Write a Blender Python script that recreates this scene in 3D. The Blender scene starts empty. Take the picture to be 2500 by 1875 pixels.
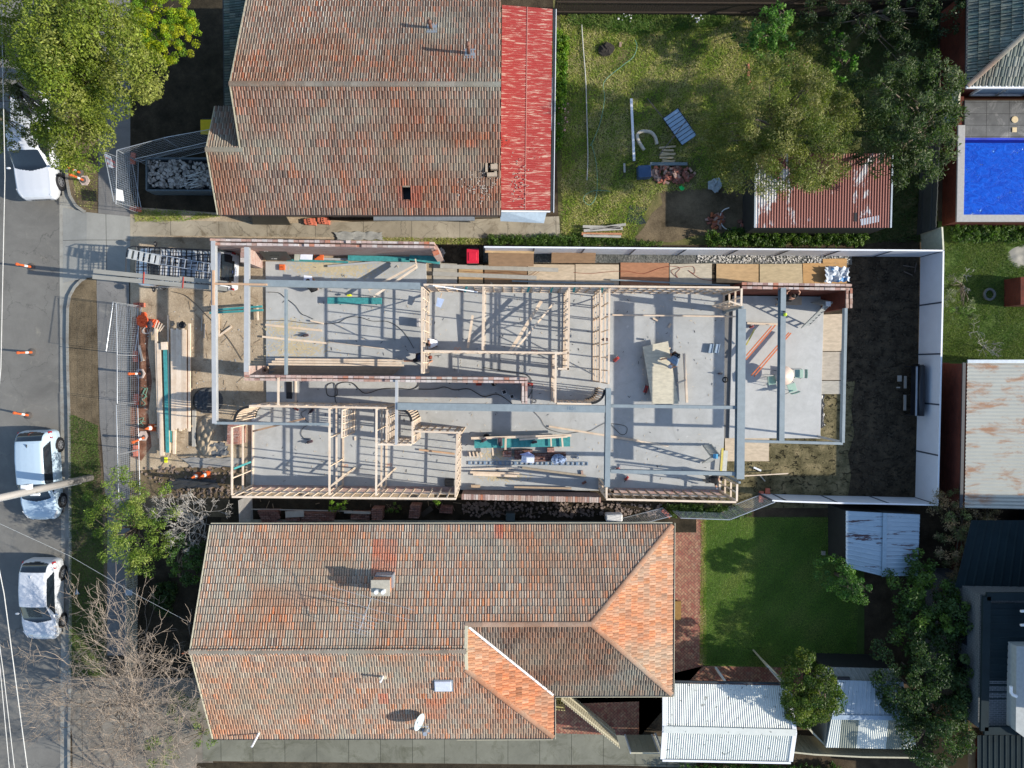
import bpy, math, random
import numpy as np
from mathutils import Vector, Matrix
random.seed(7); rng = np.random.default_rng(7)
S = bpy.context.scene
COL = S.collection
# ---------------------------------------------------------------- camera (drone looking almost straight down from 36 m)
F, HC = 1750.0, 36.0
_d = Vector((-10.0, 47.5, -F)).normalized()
_up = Vector((0, 1, 0)); _r = Vector((1, 0, 0))
# nadir sits at pixel (1240, 890) of the 2500 x 1875 frame: a tilt of about 1.6 degrees
fwd = Vector((10.0 / F, -47.5 / F, -1.0)).normalized()
rgt = fwd.cross(_up).normalized(); up2 = rgt.cross(fwd).normalized()
ROT = Matrix((rgt, up2, -fwd)).transposed()
CAMPOS = Vector((0, 0, HC))
cd = bpy.data.cameras.new('camera'); cam = bpy.data.objects.new('camera', cd); COL.objects.link(cam)
cam.matrix_world = Matrix.Translation(CAMPOS) @ ROT.to_4x4()
cd.sensor_width = 36.0; cd.lens = 36.0 * F / 2500.0; cd.clip_start = 0.5; cd.clip_end = 800.0
S.camera = cam
# ---------------------------------------------------------------- light
SUN_EL, SUN_AZ = 28.0, -6.5            # azimuth measured from +X (right of the picture), slightly from below
w = bpy.data.worlds.new('World'); S.world = w; w.use_nodes = True
wn = w.node_tree.nodes; wl = w.node_tree.links
bg = wn['Background']; sky = wn.new('ShaderNodeTexSky'); sky.sky_type = 'NISHITA'; sky.sun_disc = False
sky.sun_elevation = math.radians(SUN_EL); sky.sun_rotation = math.radians(90 - SUN_AZ)
sky.altitude = 50; sky.air_density = 1.0; sky.dust_density = 0.6; sky.ozone_density = 1.0
wl.new(sky.outputs[0], bg.inputs[0]); bg.inputs[1].default_value = 0.145
sl = bpy.data.lights.new('sun', 'SUN'); sl.energy = 4.1; sl.angle = math.radians(0.55); sl.color = (1.0, 0.93, 0.82)
so = bpy.data.objects.new('sun', sl); COL.objects.link(so)
_e, _a = math.radians(SUN_EL), math.radians(SUN_AZ)
sdir = Vector((math.cos(_e) * math.cos(_a), math.cos(_e) * math.sin(_a), math.sin(_e)))
so.rotation_euler = sdir.to_track_quat('Z', 'Y').to_euler(); so.location = sdir * 60
S.view_settings.view_transform = 'Standard'; S.view_settings.look = 'None'
S.view_settings.exposure = 0.7; S.view_settings.gamma = 1.0; S.view_settings.use_curve_mapping = False
S.cycles.max_bounces = 5; S.cycles.transparent_max_bounces = 6; S.cycles.diffuse_bounces = 2; S.cycles.glossy_bounces = 2
# ---------------------------------------------------------------- maths
def P(u, v, h=0.0):
    """world point seen at pixel (u, v) of the 2500x1875 photograph, standing at height h"""
    d = ROT @ Vector(((u - 1250.0) / F, -(v - 937.5) / F, -1.0))
    t = (h - HC) / d.z
    return CAMPOS + d * t
def PX(l, h=0.0): return [P(u, v, h) for u, v in l]
def lin(r, g, b):
    def f(c):
        c /= 255.0
        return c / 12.92 if c <= 0.04045 else ((c + 0.055) / 1.055) ** 2.4
    return (f(r), f(g), f(b), 1.0)
# ---------------------------------------------------------------- materials
MATS = {}
class NT:
    def __init__(s, name):
        s.m = bpy.data.materials.new(name); s.m.use_nodes = True; s.n = s.m.node_tree.nodes; s.l = s.m.node_tree.links
        s.b = s.n['Principled BSDF']; s.pos = s.n.new('ShaderNodeNewGeometry').outputs['Position']
    def lk(s, a, b): s.l.new(a, b)
    def mapp(s, vec=None, scale=(1, 1, 1), rz=0.0):
        n = s.n.new('ShaderNodeMapping'); s.lk(vec or s.pos, n.inputs[0]); n.inputs['Scale'].default_value = scale
        n.inputs['Rotation'].default_value = (0, 0, rz); return n.outputs[0]
    def noise(s, scale, detail=5, rough=0.6, vec=None, dist=0.0):
        n = s.n.new('ShaderNodeTexNoise'); s.lk(vec or s.pos, n.inputs['Vector'])
        n.inputs['Scale'].default_value = scale; n.inputs['Detail'].default_value = detail
        n.inputs['Roughness'].default_value = rough; n.inputs['Distortion'].default_value = dist
        return n.outputs[0]
    def voro(s, scale, feat='F1', vec=None, out=0, rnd=1.0):
        n = s.n.new('ShaderNodeTexVoronoi'); n.feature = feat; s.lk(vec or s.pos, n.inputs['Vector'])
        n.inputs['Scale'].default_value = scale; n.inputs['Randomness'].default_value = rnd; return n.outputs[out]
    def wave(s, scale, vec=None, dist=0.0, axis='X'):
        n = s.n.new('ShaderNodeTexWave'); n.bands_direction = axis; s.lk(vec or s.pos, n.inputs[0])
        n.inputs['Scale'].default_value = scale; n.inputs['Distortion'].default_value = dist; return n.outputs[1]
    def brick(s, scale, c1, c2, mort, vec=None, bw=0.5, bh=0.25, ms=0.02, off=0.5):
        n = s.n.new('ShaderNodeTexBrick'); s.lk(vec or s.pos, n.inputs[0]); n.offset = off
        n.inputs['Color1'].default_value = c1; n.inputs['Color2'].default_value = c2; n.inputs['Mortar'].default_value = mort
        n.inputs['Scale'].default_value = scale; n.inputs['Brick Width'].default_value = bw
        n.inputs['Row Height'].default_value = bh; n.inputs['Mortar Size'].default_value = ms; return n
    def ramp(s, fac, stops):
        n = s.n.new('ShaderNodeValToRGB'); s.lk(fac, n.inputs[0]); e = n.color_ramp.elements
        while len(e) < len(stops): e.new(0.5)
        for i, (p, c) in enumerate(stops):
            e[i].position = p; e[i].color = c if isinstance(c, (tuple, list)) else (c, c, c, 1)
        return n.outputs[0]
    def mix(s, fac, a, b, mode='MIX'):
        n = s.n.new('ShaderNodeMix'); n.data_type = 'RGBA'; n.blend_type = mode
        for k, v in ((0, fac), (6, a), (7, b)):
            if isinstance(v, (int, float)): n.inputs[k].default_value = v if k == 0 else (v, v, v, 1)
            elif isinstance(v, tuple): n.inputs[k].default_value = v
            else: s.lk(v, n.inputs[k])
        return n.outputs[2]
    def math(s, op, a, b=0.0):
        n = s.n.new('ShaderNodeMath'); n.operation = op
        for k, v in ((0, a), (1, b)):
            if isinstance(v, (int, float)): n.inputs[k].default_value = v
            else: s.lk(v, n.inputs[k])
        return n.outputs[0]
    def attr(s, name='col'):
        n = s.n.new('ShaderNodeAttribute'); n.attribute_name = name; return n.outputs[0]
    def objrand(s):
        return s.n.new('ShaderNodeObjectInfo').outputs['Random']
    def xyz(s, vec=None):
        n = s.n.new('ShaderNodeSeparateXYZ'); s.lk(vec or s.pos, n.inputs[0]); return n.outputs
    def comb(s, x, y, z=0.0):
        n = s.n.new('ShaderNodeCombineXYZ')
        for k, v in enumerate((x, y, z)):
            if isinstance(v, (int, float)): n.inputs[k].default_value = v
            else: s.lk(v, n.inputs[k])
        return n.outputs[0]
    def bump(s, hgt, st=0.3, dist=0.02):
        n = s.n.new('ShaderNodeBump'); n.inputs['Strength'].default_value = st; n.inputs['Distance'].default_value = dist
        s.lk(hgt, n.inputs['Height']); s.lk(n.outputs[0], s.b.inputs['Normal'])
    def done(s, col, rough=0.8, metal=0.0, spec=0.5):
        if isinstance(col, tuple): s.b.inputs['Base Color'].default_value = col
        else: s.lk(col, s.b.inputs['Base Color'])
        if isinstance(rough, (int, float)): s.b.inputs['Roughness'].default_value = rough
        else: s.lk(rough, s.b.inputs['Roughness'])
        s.b.inputs['Metallic'].default_value = metal; s.b.inputs['Specular IOR Level'].default_value = spec
        return s.m
def mat(name, col, rough=0.6, metal=0.0, var=0.12, scale=6.0, bump=0.0, spec=0.4, stretch=None, rnd=0.0):
    """paint/wood/metal with a slight mottling; rnd = brightness change from object to object"""
    if name in MATS: return MATS[name]
    t = NT(name); vec = t.mapp(scale=stretch) if stretch else None
    f = t.noise(scale, 5, 0.65, vec)
    lo = tuple(c * (1 - var) for c in col[:3]) + (1,); hi = tuple(min(1, c * (1 + var)) for c in col[:3]) + (1,)
    c = t.ramp(f, [(0.3, lo), (0.7, hi)])
    if rnd: c = t.mix(1.0, c, t.ramp(t.objrand(), [(0, 1 - rnd), (1, 1.0)]), 'MULTIPLY')
    if bump: t.bump(f, bump, 0.01)
    MATS[name] = t.done(c, rough, metal, spec); return MATS[name]
# ---------------------------------------------------------------- mesh builder
class MB:
    def __init__(s): s.v = []; s.f = []
    def add(s, vs, fs):
        o = len(s.v); s.v += [tuple(p) for p in vs]; s.f += [tuple(i + o for i in f) for f in fs]; return s
    def hull8(s, p):  # 8 points: bottom 4 ccw, top 4 ccw
        return s.add(p, [(3, 2, 1, 0), (4, 5, 6, 7), (0, 1, 5, 4), (1, 2, 6, 5), (2, 3, 7, 6), (3, 0, 4, 7)])
    def box(s, c, d, rz=0.0, M=None):
        x, y, z = (k / 2 for k in d); c = Vector(c); R = M or Matrix.Rotation(rz, 3, 'Z')
        pts = [c + R @ Vector(q) for q in ((-x, -y, -z), (x, -y, -z), (x, y, -z), (-x, y, -z), (-x, -y, z), (x, -y, z), (x, y, z), (-x, y, z))]
        return s.hull8(pts)
    def bar(s, a, b, wd, ht, drop=0.0):
        """box along a-b (top-centre line when drop=ht/2 ...): width wd sideways, ht up"""
        a = Vector(a); b = Vector(b); d = (b - a); L = d.length
        if L < 1e-6: return s
        d.normalize(); side = Vector((0, 0, 1)).cross(d)
        if side.length < 1e-3: side = Vector((1, 0, 0))
        side.normalize(); u = d.cross(side); 
        if u.z < 0: u = -u
        o = -u * drop; sx = side * wd / 2; uz = u * ht / 2
        p = [a - sx - uz + o, b - sx - uz + o, b + sx - uz + o, a + sx - uz + o, a - sx + uz + o, b - sx + uz + o, b + sx + uz + o, a + sx + uz + o]
        return s.hull8(p)
    def prism(s, pts, z0, z1):
        n = len(pts); A = sum(pts[i][0] * pts[(i + 1) % n][1] - pts[(i + 1) % n][0] * pts[i][1] for i in range(n))
        if A < 0: pts = pts[::-1]
        vs = [(p[0], p[1], z0) for p in pts] + [(p[0], p[1], z1) for p in pts]
        fs = [tuple(range(n))[::-1], tuple(range(n, 2 * n))] + [(i, (i + 1) % n, n + (i + 1) % n, n + i) for i in range(n)]
        return s.add(vs, fs)
    def poly(s, pts): return s.add(pts, [tuple(range(len(pts)))])
    def tube(s, pts, r, n=6, cap=True):
        pts = [Vector(p) for p in pts]; rs = r if isinstance(r, (list, tuple)) else [r] * len(pts); vs = []; m = len(pts)
        prev = None
        for i, p in enumerate(pts):
            d = (pts[min(i + 1, m - 1)] - pts[max(i - 1, 0)])
            d = d.normalized() if d.length > 1e-9 else Vector((0, 0, 1))
            a = (prev - d * prev.dot(d)) if prev is not None else d.cross(Vector((0.13, 0.31, 0.94)))
            if a.length < 1e-5: a = d.cross(Vector((1, 0.2, 0)))
            a.normalize(); b = d.cross(a); prev = a
            vs += [p + (a * math.cos(2 * math.pi * k / n) + b * math.sin(2 * math.pi * k / n)) * rs[i] for k in range(n)]
        fs = [(i * n + k, i * n + (k + 1) % n, (i + 1) * n + (k + 1) % n, (i + 1) * n + k) for i in range(m - 1) for k in range(n)]
        if cap: fs += [tuple(range(n))[::-1], tuple(range((m - 1) * n, m * n))]
        return s.add(vs, fs)
    def lathe(s, prof, n=16, c=(0, 0, 0), M=None, cap=True):
        c = Vector(c); M = M or Matrix.Identity(3); vs = []
        for r, z in prof:
            vs += [c + M @ Vector((r * math.cos(2 * math.pi * k / n), r * math.sin(2 * math.pi * k / n), z)) for k in range(n)]
        fs = [(i * n + k, i * n + (k + 1) % n, (i + 1) * n + (k + 1) % n, (i + 1) * n + k) for i in range(len(prof) - 1) for k in range(n)]
        if cap: fs += [tuple(range(n))[::-1], tuple(range((len(prof) - 1) * n, len(prof) * n))]
        return s.add(vs, fs)
    def blob(s, c, r, n=10, m=6, jit=0.0, sc=(1, 1, 1)):
        pr = []; c = Vector(c); vs = []
        for i in range(m + 1):
            a = -math.pi / 2 + math.pi * i / m
            for k in range(n):
                b = 2 * math.pi * k / n; q = r * (1 + random.uniform(-jit, jit))
                vs.append(c + Vector((q * math.cos(a) * math.cos(b) * sc[0], q * math.cos(a) * math.sin(b) * sc[1], q * math.sin(a) * sc[2])))
        return s.add(vs, [(i * n + k, i * n + (k + 1) % n, (i + 1) * n + (k + 1) % n, (i + 1) * n + k) for i in range(m) for k in range(n)])
    def build(s, name, m, parent=None, smooth=False, bevel=0.0, local=False):
        vs = s.v; loc = None
        if parent is None and not local and vs:
            a = np.array(vs); lo, hi = a.min(0), a.max(0); loc = Vector(((lo[0] + hi[0]) / 2, (lo[1] + hi[1]) / 2, lo[2]))
            vs = [(p[0] - loc.x, p[1] - loc.y, p[2] - loc.z) for p in vs]
        me = bpy.data.meshes.new(name); me.from_pydata(vs, [], s.f); me.update()
        if m is not None: me.materials.append(m)
        if smooth: me.polygons.foreach_set('use_smooth', [True] * len(me.polygons))
        o = bpy.data.objects.new(name, me); COL.objects.link(o)
        if loc is not None: o.location = loc
        if parent is not None:
            o.parent = parent
            if not local: o.matrix_parent_inverse = parent_inv(parent)
        if bevel:
            bm = o.modifiers.new('bevel', 'BEVEL'); bm.width = bevel; bm.segments = 2; bm.limit_method = 'ANGLE'
        return o
def wmat(o):
    return (wmat(o.parent) @ o.matrix_parent_inverse if o.parent else Matrix.Identity(4)) @ o.matrix_basis
def parent_inv(p): return wmat(p).inverted()
def tag(o, label=None, cat=None, group=None, kind=None):
    if label: o['label'] = label
    if cat: o['category'] = cat
    if group: o['group'] = group
    if kind: o['kind'] = kind
    return o
def thing(name, label, cat, loc=(0, 0, 0), group=None, rz=0.0):
    o = bpy.data.objects.new(name, None); COL.objects.link(o); o.location = loc; o.rotation_euler = (0, 0, rz)
    o.empty_display_size = 0.2
    return tag(o, label, cat, group)
def copy_tree(o, parent=None, label=None):
    c = o.copy(); COL.objects.link(c)
    if parent is not None: c.parent = parent
    if label: c['label'] = label
    for ch in list(o.children):
        if ch is not c: copy_tree(ch, c)
    return c
def place(o, u, v, h=0.0, rz=0.0):
    p = P(u, v, h); o.location = p; o.rotation_euler = (0, 0, rz); return o
def npmesh(name, vs, fs, m, parent=None, col=None, smooth=False, local=False):
    """numpy verts (n,3), faces (m,k) with k = 3 or 4, optional face colours (m,3)"""
    vs = np.asarray(vs, dtype=np.float32); fs = np.asarray(fs, dtype=np.int32); loc = None
    if parent is None and not local:
        lo, hi = vs.min(0), vs.max(0); loc = np.array([(lo[0] + hi[0]) / 2, (lo[1] + hi[1]) / 2, lo[2]], dtype=np.float32); vs = vs - loc
    me = bpy.data.meshes.new(name); k = fs.shape[1]
    me.vertices.add(len(vs)); me.vertices.foreach_set('co', vs.ravel())
    me.loops.add(fs.size); me.loops.foreach_set('vertex_index', fs.ravel())
    me.polygons.add(len(fs)); me.polygons.foreach_set('loop_start', np.arange(0, fs.size, k, dtype=np.int32))
    me.polygons.foreach_set('loop_total', np.full(len(fs), k, dtype=np.int32))
    me.polygons.foreach_set('use_smooth', np.full(len(fs), bool(smooth)))
    me.update(calc_edges=True); me.validate()
    if col is not None:
        a = me.attributes.new('col', 'FLOAT_COLOR', 'FACE'); c4 = np.ones((len(fs), 4), dtype=np.float32); c4[:, :3] = col
        a.data.foreach_set('color', c4.ravel())
    me.materials.append(m); o = bpy.data.objects.new(name, me); COL.objects.link(o)
    if loc is not None: o.location = loc.tolist()
    if parent is not None: 
        o.parent = parent
        if not local: o.matrix_parent_inverse = parent_inv(parent)
    return o
def inpoly(x, y, poly):
    x = np.asarray(x); y = np.asarray(y); r = np.zeros(x.shape, bool); n = len(poly); j = n - 1
    for i in range(n):
        xi, yi = poly[i][0], poly[i][1]; xj, yj = poly[j][0], poly[j][1]
        with np.errstate(divide='ignore', invalid='ignore'):
            r ^= ((yi > y) != (yj > y)) & (x < (xj - xi) * (y - yi) / (yj - yi + 1e-12) + xi)
        j = i
    return r
def sheet(name, px, z, m, kind='structure', label=None, cat=None, smooth=False):
    """flat sheet following the outline given in pixels at ground level"""
    b = MB(); b.poly([Vector((p.x, p.y, z)) for p in PX(px, z)]); o = b.build(name, m)
    if o.data.polygons[0].normal.z < 0: o.data.flip_normals()
    return tag(o, label, cat, None, kind)
def slabp(name, px, z0, z1, m, parent=None, bevel=0.0):
    b = MB(); b.prism([(p.x, p.y) for p in PX(px, z1)], z0, z1); return b.build(name, m, parent, bevel=bevel)
# ================================================================ SETTING: ground sheets
def dirtmat(name, cols, sc=1.2, bump=0.5, holes=0.0, fine=14, rough=0.95):
    t = NT(name); f = t.noise(sc, 8, 0.68); g = t.noise(fine, 4, 0.7)
    c = t.ramp(f, cols); c = t.mix(0.5, c, t.ramp(g, [(0.3, 0.35), (0.7, 1.0)]), 'MULTIPLY')
    h = t.math('ADD', t.math('MULTIPLY', f, 0.5), t.math('MULTIPLY', g, 0.5))
    if holes:
        wv = t.noise(1.5, 3, 0.6); q = t.voro(1.7, 'F1'); 
        v3 = t.noise(3.2, 2, 0.5, t.mapp(scale=(1, 1.6, 1)), 1.2)
        k = t.ramp(v3, [(0.33, 1.0), (0.42, 0.0)]); c = t.mix(t.math('MULTIPLY', k, holes), c, (0.006, 0.006, 0.005, 1)); h = t.math('SUBTRACT', h, t.math('MULTIPLY', k, 0.8))
    t.bump(h, bump, 0.08); return t.done(c, rough, 0, 0.15)
m_earth = dirtmat('earth', [(0.25, (0.03, 0.022, 0.014, 1)), (0.5, (0.075, 0.055, 0.035, 1)), (0.75, (0.13, 0.10, 0.062, 1))])
m_sand = dirtmat('sandy_soil', [(0.28, (0.14, 0.10, 0.06, 1)), (0.40, (0.38, 0.295, 0.20, 1)), (0.58, (0.53, 0.425, 0.30, 1)), (0.8, (0.62, 0.52, 0.38, 1))], 0.9)
m_mud = dirtmat('churned_mud', [(0.3, (0.02, 0.015, 0.010, 1)), (0.5, (0.062, 0.048, 0.032, 1)), (0.72, (0.125, 0.095, 0.06, 1))], 1.6, 1.0, 0.55)
m_mud2 = dirtmat('olive_mud', [(0.3, (0.05, 0.045, 0.02, 1)), (0.5, (0.17, 0.145, 0.075, 1)), (0.72, (0.36, 0.29, 0.16, 1))], 1.4, 1.0, 0.7)
m_verge = dirtmat('verge_soil', [(0.3, (0.065, 0.048, 0.028, 1)), (0.5, (0.16, 0.122, 0.075, 1)), (0.75, (0.27, 0.205, 0.125, 1))], 0.8)
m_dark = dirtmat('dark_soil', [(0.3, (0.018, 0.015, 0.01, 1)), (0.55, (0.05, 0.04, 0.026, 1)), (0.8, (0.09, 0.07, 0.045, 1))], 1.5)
m_gsoil = dirtmat('grass_soil', [(0.3, (0.06, 0.07, 0.02, 1)), (0.5, (0.13, 0.13, 0.045, 1)), (0.7, (0.27, 0.21, 0.10, 1))], 0.7)
m_lawn = dirtmat('lawn_soil', [(0.3, (0.06, 0.10, 0.02, 1)), (0.6, (0.10, 0.15, 0.035, 1)), (0.8, (0.14, 0.17, 0.05, 1))], 0.9)
def gravelmat():
    t = NT('gravel'); v = t.voro(16, out=1); d = t.voro(16); f = t.noise(0.9, 5)
    c = t.mix(0.75, t.ramp(f, [(0.35, (0.10, 0.11, 0.10, 1)), (0.7, (0.3, 0.29, 0.26, 1))]), t.ramp(v, [(0, 0.12), (1, 1.0)]), 'MULTIPLY')
    t.bump(d, 0.8, 0.03); return t.done(c, 0.9, 0, 0.2)
m_gravel = gravelmat()
def asphaltmat(name, lo, hi):
    t = NT(name); f = t.noise(0.35, 8, 0.7, dist=0.4); g = t.noise(45, 2, 0.6); st = t.noise(0.9, 6, 0.75, dist=1.0)
    c = t.ramp(f, [(0.3, lo), (0.7, hi)]); c = t.mix(t.ramp(st, [(0.58, 0.0), (0.72, 0.5)]), c, (hi[0] * 1.5, hi[1] * 1.45, hi[2] * 1.3, 1))
    c = t.mix(0.35, c, t.ramp(g, [(0.3, 0.4), (0.7, 1.0)]), 'MULTIPLY')
    vc = t.voro(0.33, 'DISTANCE_TO_EDGE', t.comb(t.math('ADD', t.xyz()[0], t.math('MULTIPLY', t.noise(1.1, 5), 1.6)), t.math('ADD', t.xyz()[1], t.math('MULTIPLY', t.noise(1.3, 5), 1.6)), 0))
    c = t.mix(t.ramp(vc, [(0.0, 0.45), (0.006, 0.0)]), c, (0.02, 0.02, 0.02, 1))
    t.bump(g, 0.25, 0.01); return t.done(c, 0.9, 0, 0.3)
m_road = asphaltmat('asphalt', (0.135, 0.13, 0.118, 1), (0.22, 0.212, 0.19, 1))
m_path = asphaltmat('footpath_asphalt', (0.14, 0.138, 0.132, 1), (0.26, 0.25, 0.235, 1))
def concmat(name, base, var=0.2, joints=None, crack=0.0, dirt=None, streak=0.0):
    t = NT(name); f = t.noise(0.55, 8, 0.66, dist=0.6); g = t.noise(30, 3, 0.6); h = t.noise(3.0, 6, 0.7)
    c = t.ramp(f, [(0.3, tuple(b * (1 - var) for b in base) + (1,)), (0.7, tuple(min(1, b * (1 + var * 0.5)) for b in base) + (1,))])
    c = t.mix(0.4, c, t.ramp(h, [(0.3, 0.8), (0.6, 1.0)]), 'MULTIPLY'); c = t.mix(0.3, c, t.ramp(g, [(0.3, 0.75), (0.7, 1.0)]), 'MULTIPLY')
    if dirt: c = t.mix(t.ramp(t.noise(0.8, 8, 0.75, dist=1.2), [(0.5, 0.0), (0.66, dirt[1])]), c, dirt[0])
    if streak: c = t.mix(t.ramp(t.noise(2.4, 5, 0.7), [(0.66, 0.0), (0.74, streak)]), c, (0.75, 0.75, 0.73, 1))
    if joints:
        b = t.brick(1.0, (1, 1, 1, 1), (0.9, 0.9, 0.9, 1), (0.18, 0.18, 0.17, 1), t.mapp(rz=joints[3] if len(joints) > 3 else 0), joints[0], joints[1], joints[2], 0.0)
        c = t.mix(1.0, c, b.outputs[0], 'MULTIPLY')
    if crack:
        vc = t.voro(0.75, 'DISTANCE_TO_EDGE', t.comb(t.math('ADD', t.xyz()[0], t.math('MULTIPLY', h, 0.6)), t.math('ADD', t.xyz()[1], t.math('MULTIPLY', f, 0.9)), 0))
        c = t.mix(t.ramp(vc, [(0.0, crack), (0.014, 0.0)]), c, (0.04, 0.035, 0.025, 1))
    t.bump(g, 0.12, 0.01); return t.done(c, 0.85, 0, 0.3)
m_slab = concmat('slab_concrete', (0.46, 0.465, 0.45), 0.17, streak=0.5, dirt=((0.30, 0.30, 0.28, 1), 0.45))
m_slab2 = concmat('pale_slab_concrete', (0.51, 0.51, 0.49), 0.12, dirt=((0.36, 0.36, 0.34, 1), 0.4))
m_drive = concmat('driveway_concrete', (0.32, 0.315, 0.285), 0.2, (5.0, 3.1, 0.012))
m_kerb = concmat('kerb_concrete', (0.33, 0.32, 0.28), 0.25, dirt=((0.12, 0.09, 0.07, 1), 0.6))
m_oldpath = concmat('old_concrete', (0.40, 0.35, 0.265), 0.3, (2.4, 40, 0.01), 0.55, ((0.13, 0.10, 0.06, 1), 0.8))
m_cpath = concmat('side_path_concrete', (0.21, 0.21, 0.165), 0.25, (1.62, 1.7, 0.012), 0, ((0.09, 0.09, 0.06, 1), 0.7))
m_pave = concmat('pool_paving', (0.15, 0.15, 0.145), 0.5, (1.1, 0.55, 0.01), 0, ((0.32, 0.31, 0.29, 1), 0.8))
def herring():
    t = NT('herringbone_brick'); v = t.mapp(rz=math.radians(45)); x = t.xyz(v)
    # rows of bricks laid at 45 degrees; every second block is turned
    b1 = t.brick(1.0, (0.31, 0.10, 0.07, 1), (0.42, 0.23, 0.14, 1), (0.13, 0.08, 0.06, 1), v, 0.24, 0.12, 0.012, 0.5)
    b2 = t.brick(1.0, (0.29, 0.095, 0.07, 1), (0.44, 0.25, 0.15, 1), (0.13, 0.08, 0.06, 1), t.mapp(rz=math.radians(135)), 0.24, 0.12, 0.012, 0.5)
    n = t.n.new('ShaderNodeTexChecker'); t.lk(v, n.inputs[0]); n.inputs['Scale'].default_value = 4.1667
    c = t.mix(n.outputs[1], b1.outputs[0], b2.outputs[0]); c = t.mix(0.6, c, t.ramp(t.noise(1.1, 7, 0.7), [(0.35, 0.55), (0.65, 1.0)]), 'MULTIPLY')
    c = t.mix(t.ramp(t.noise(0.8, 6, 0.7), [(0.58, 0.0), (0.7, 0.35)]), c, (0.3, 0.27, 0.2, 1))
    return t.done(c, 0.85, 0, 0.3)
m_herr = herring()

# kerb line (top of kerb, ground side): pixels; the road lies 0.13 m lower on its left
KL = [(159, -400), (159, 380), (161, 440), (168, 478), (183, 503), (203, 518), (209, 520)]
KR = [(209, 676), (196, 683), (180, 700), (168, 722), (163, 752), (162, 820), (163, 900), (166, 1000), (168, 1150), (169, 1300), (169, 1420), (170, 1560), (168, 1700), (166, 1800), (166, 2300)]
RZ = -0.13
b = MB(); b.prism([(p.x, p.y) for p in PX(KL + KR)] + [(160, -40), (160, -160), (160, 160), (-21.9, 160)], RZ - 0.4, 0.0)
ground = b.build('ground', m_earth); ground['kind'] = 'structure'
b = MB(); b.poly([(-200, -200, RZ), (-18, -200, RZ), (-18, 200, RZ), (-200, 200, RZ)]); tag(b.build('road', m_road), kind='structure')
sheet('gutter', [(141, -400), (147, 1000), (150, 1400), (147, 1760), (146, 2300), (230, 2300), (230, -400)], RZ + 0.006, m_kerb)
def sweep(px, wd, z0, z1, off):
    """strip of width wd laid along a pixel polyline, shifted off metres to the right of travel"""
    pts = [P(u, v) for u, v in px]; L = []; R = []
    for i, p in enumerate(pts):
        d = (pts[min(i + 1, len(pts) - 1)] - pts[max(i - 1, 0)]); d.z = 0; d.normalize(); n = Vector((-d.y, d.x, 0))
        L.append(p + n * off); R.append(p + n * (off + wd))
    vs = []; fs = []
    for i in range(len(L)):
        for q in (L[i], R[i]):
            vs += [(q.x, q.y, z0), (q.x, q.y, z1)]
    for i in range(len(L) - 1):
        a = 4 * i; c = a + 4
        fs += [(a + 1, c + 1, c + 3, a + 3), (a, a + 1, a + 3, a + 2)[::1] if i == 0 else (a, a + 1, c + 1, c), (a + 2, c + 2, c + 3, a + 3), (a, c, c + 1, a + 1)]
    b = MB(); b.add(vs, fs); return b
sweep(KL, 0.14, RZ, 0.016, -0.02).build('kerb', m_kerb)['kind'] = 'structure'
sweep(KR, 0.14, RZ, 0.016, -0.02).build('kerb', m_kerb)['kind'] = 'structure'
# driveway crossing: slopes up from the gutter, then flat over the footpath line
b = MB(); a = [P(150, 505), P(150, 690), P(212, 678), P(212, 518), P(318, 529), P(318, 674)]
b.add([(a[0].x, a[0].y, RZ + 0.01), (a[1].x, a[1].y, RZ + 0.01), (a[2].x, a[2].y, 0.008), (a[3].x, a[3].y, 0.008), (a[4].x, a[4].y, 0.008), (a[5].x, a[5].y, 0.008)], [(0, 1, 2, 3), (3, 2, 5, 4)])
tag(b.build('driveway', m_drive), kind='structure')
sheet('verge', [(162, -300), (161, 380), (168, 478), (205, 519), (238, 522), (240, -300)], 0.004, m_verge)
sheet('verge', [(236, 676), (200, 684), (176, 706), (165, 740), (163, 900), (168, 1050), (170, 1300), (170, 1560), (168, 1700), (262, 1700), (262, 1250), (245, 1100), (240, 900), (236, 780)], 0.004, m_verge)
sheet('footpath', [(240, -300), (240, 520), (318, 530), (318, -300)], 0.004, m_path)
sheet('footpath', [(235, 676), (238, 800), (240, 960), (243, 1030), (250, 1100), (256, 1200), (262, 1300), (262, 1600), (318, 1600), (315, 676)], 0.004, m_path)
sheet('driveway', [(174, 1655), (172, 1770), (176, 1790), (182, 2100), (520, 2100), (520, 1655)], 0.008, concmat('pale_driveway_concrete', (0.25, 0.225, 0.185), 0.3, (3.6, 3.6, 0.012), 0.3, ((0.11, 0.085, 0.06, 1), 0.7)))
# building plot
sheet('site_soil', [(318, 505), (540, 512), (1060, 560), (1060, 1262), (318, 1230)], 0.004, m_sand)
sheet('side_path', [(318, 530), (340, 535), (520, 540), (700, 545), (1130, 536), (1365, 528), (1368, 580), (1200, 582), (900, 580), (500, 576), (360, 575), (318, 585)], 0.010, m_oldpath)
sheet('front_soil', [(318, 1150), (600, 1130), (600, 1262), (318, 1262)], 0.008, m_verge)
sheet('red_soil', [(322, 775), (350, 765), (366, 790), (360, 850), (371, 930), (362, 1010), (370, 1090), (345, 1125), (318, 1115)], 0.008, dirtmat('red_soil', [(0.35, (0.09, 0.045, 0.028, 1)), (0.52, (0.25, 0.12, 0.075, 1)), (0.66, (0.38, 0.26, 0.18, 1))], 1.9))
sheet('back_soil', [(1060, 600), (2270, 612), (2250, 1225), (1060, 1262)], 0.004, m_mud)
sheet('muddy_strip', [(1760, 1060), (2086, 1060), (2070, 1110), (2078, 1160), (2066, 1240), (1700, 1240), (1760, 1190)], 0.008, m_mud2)
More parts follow.
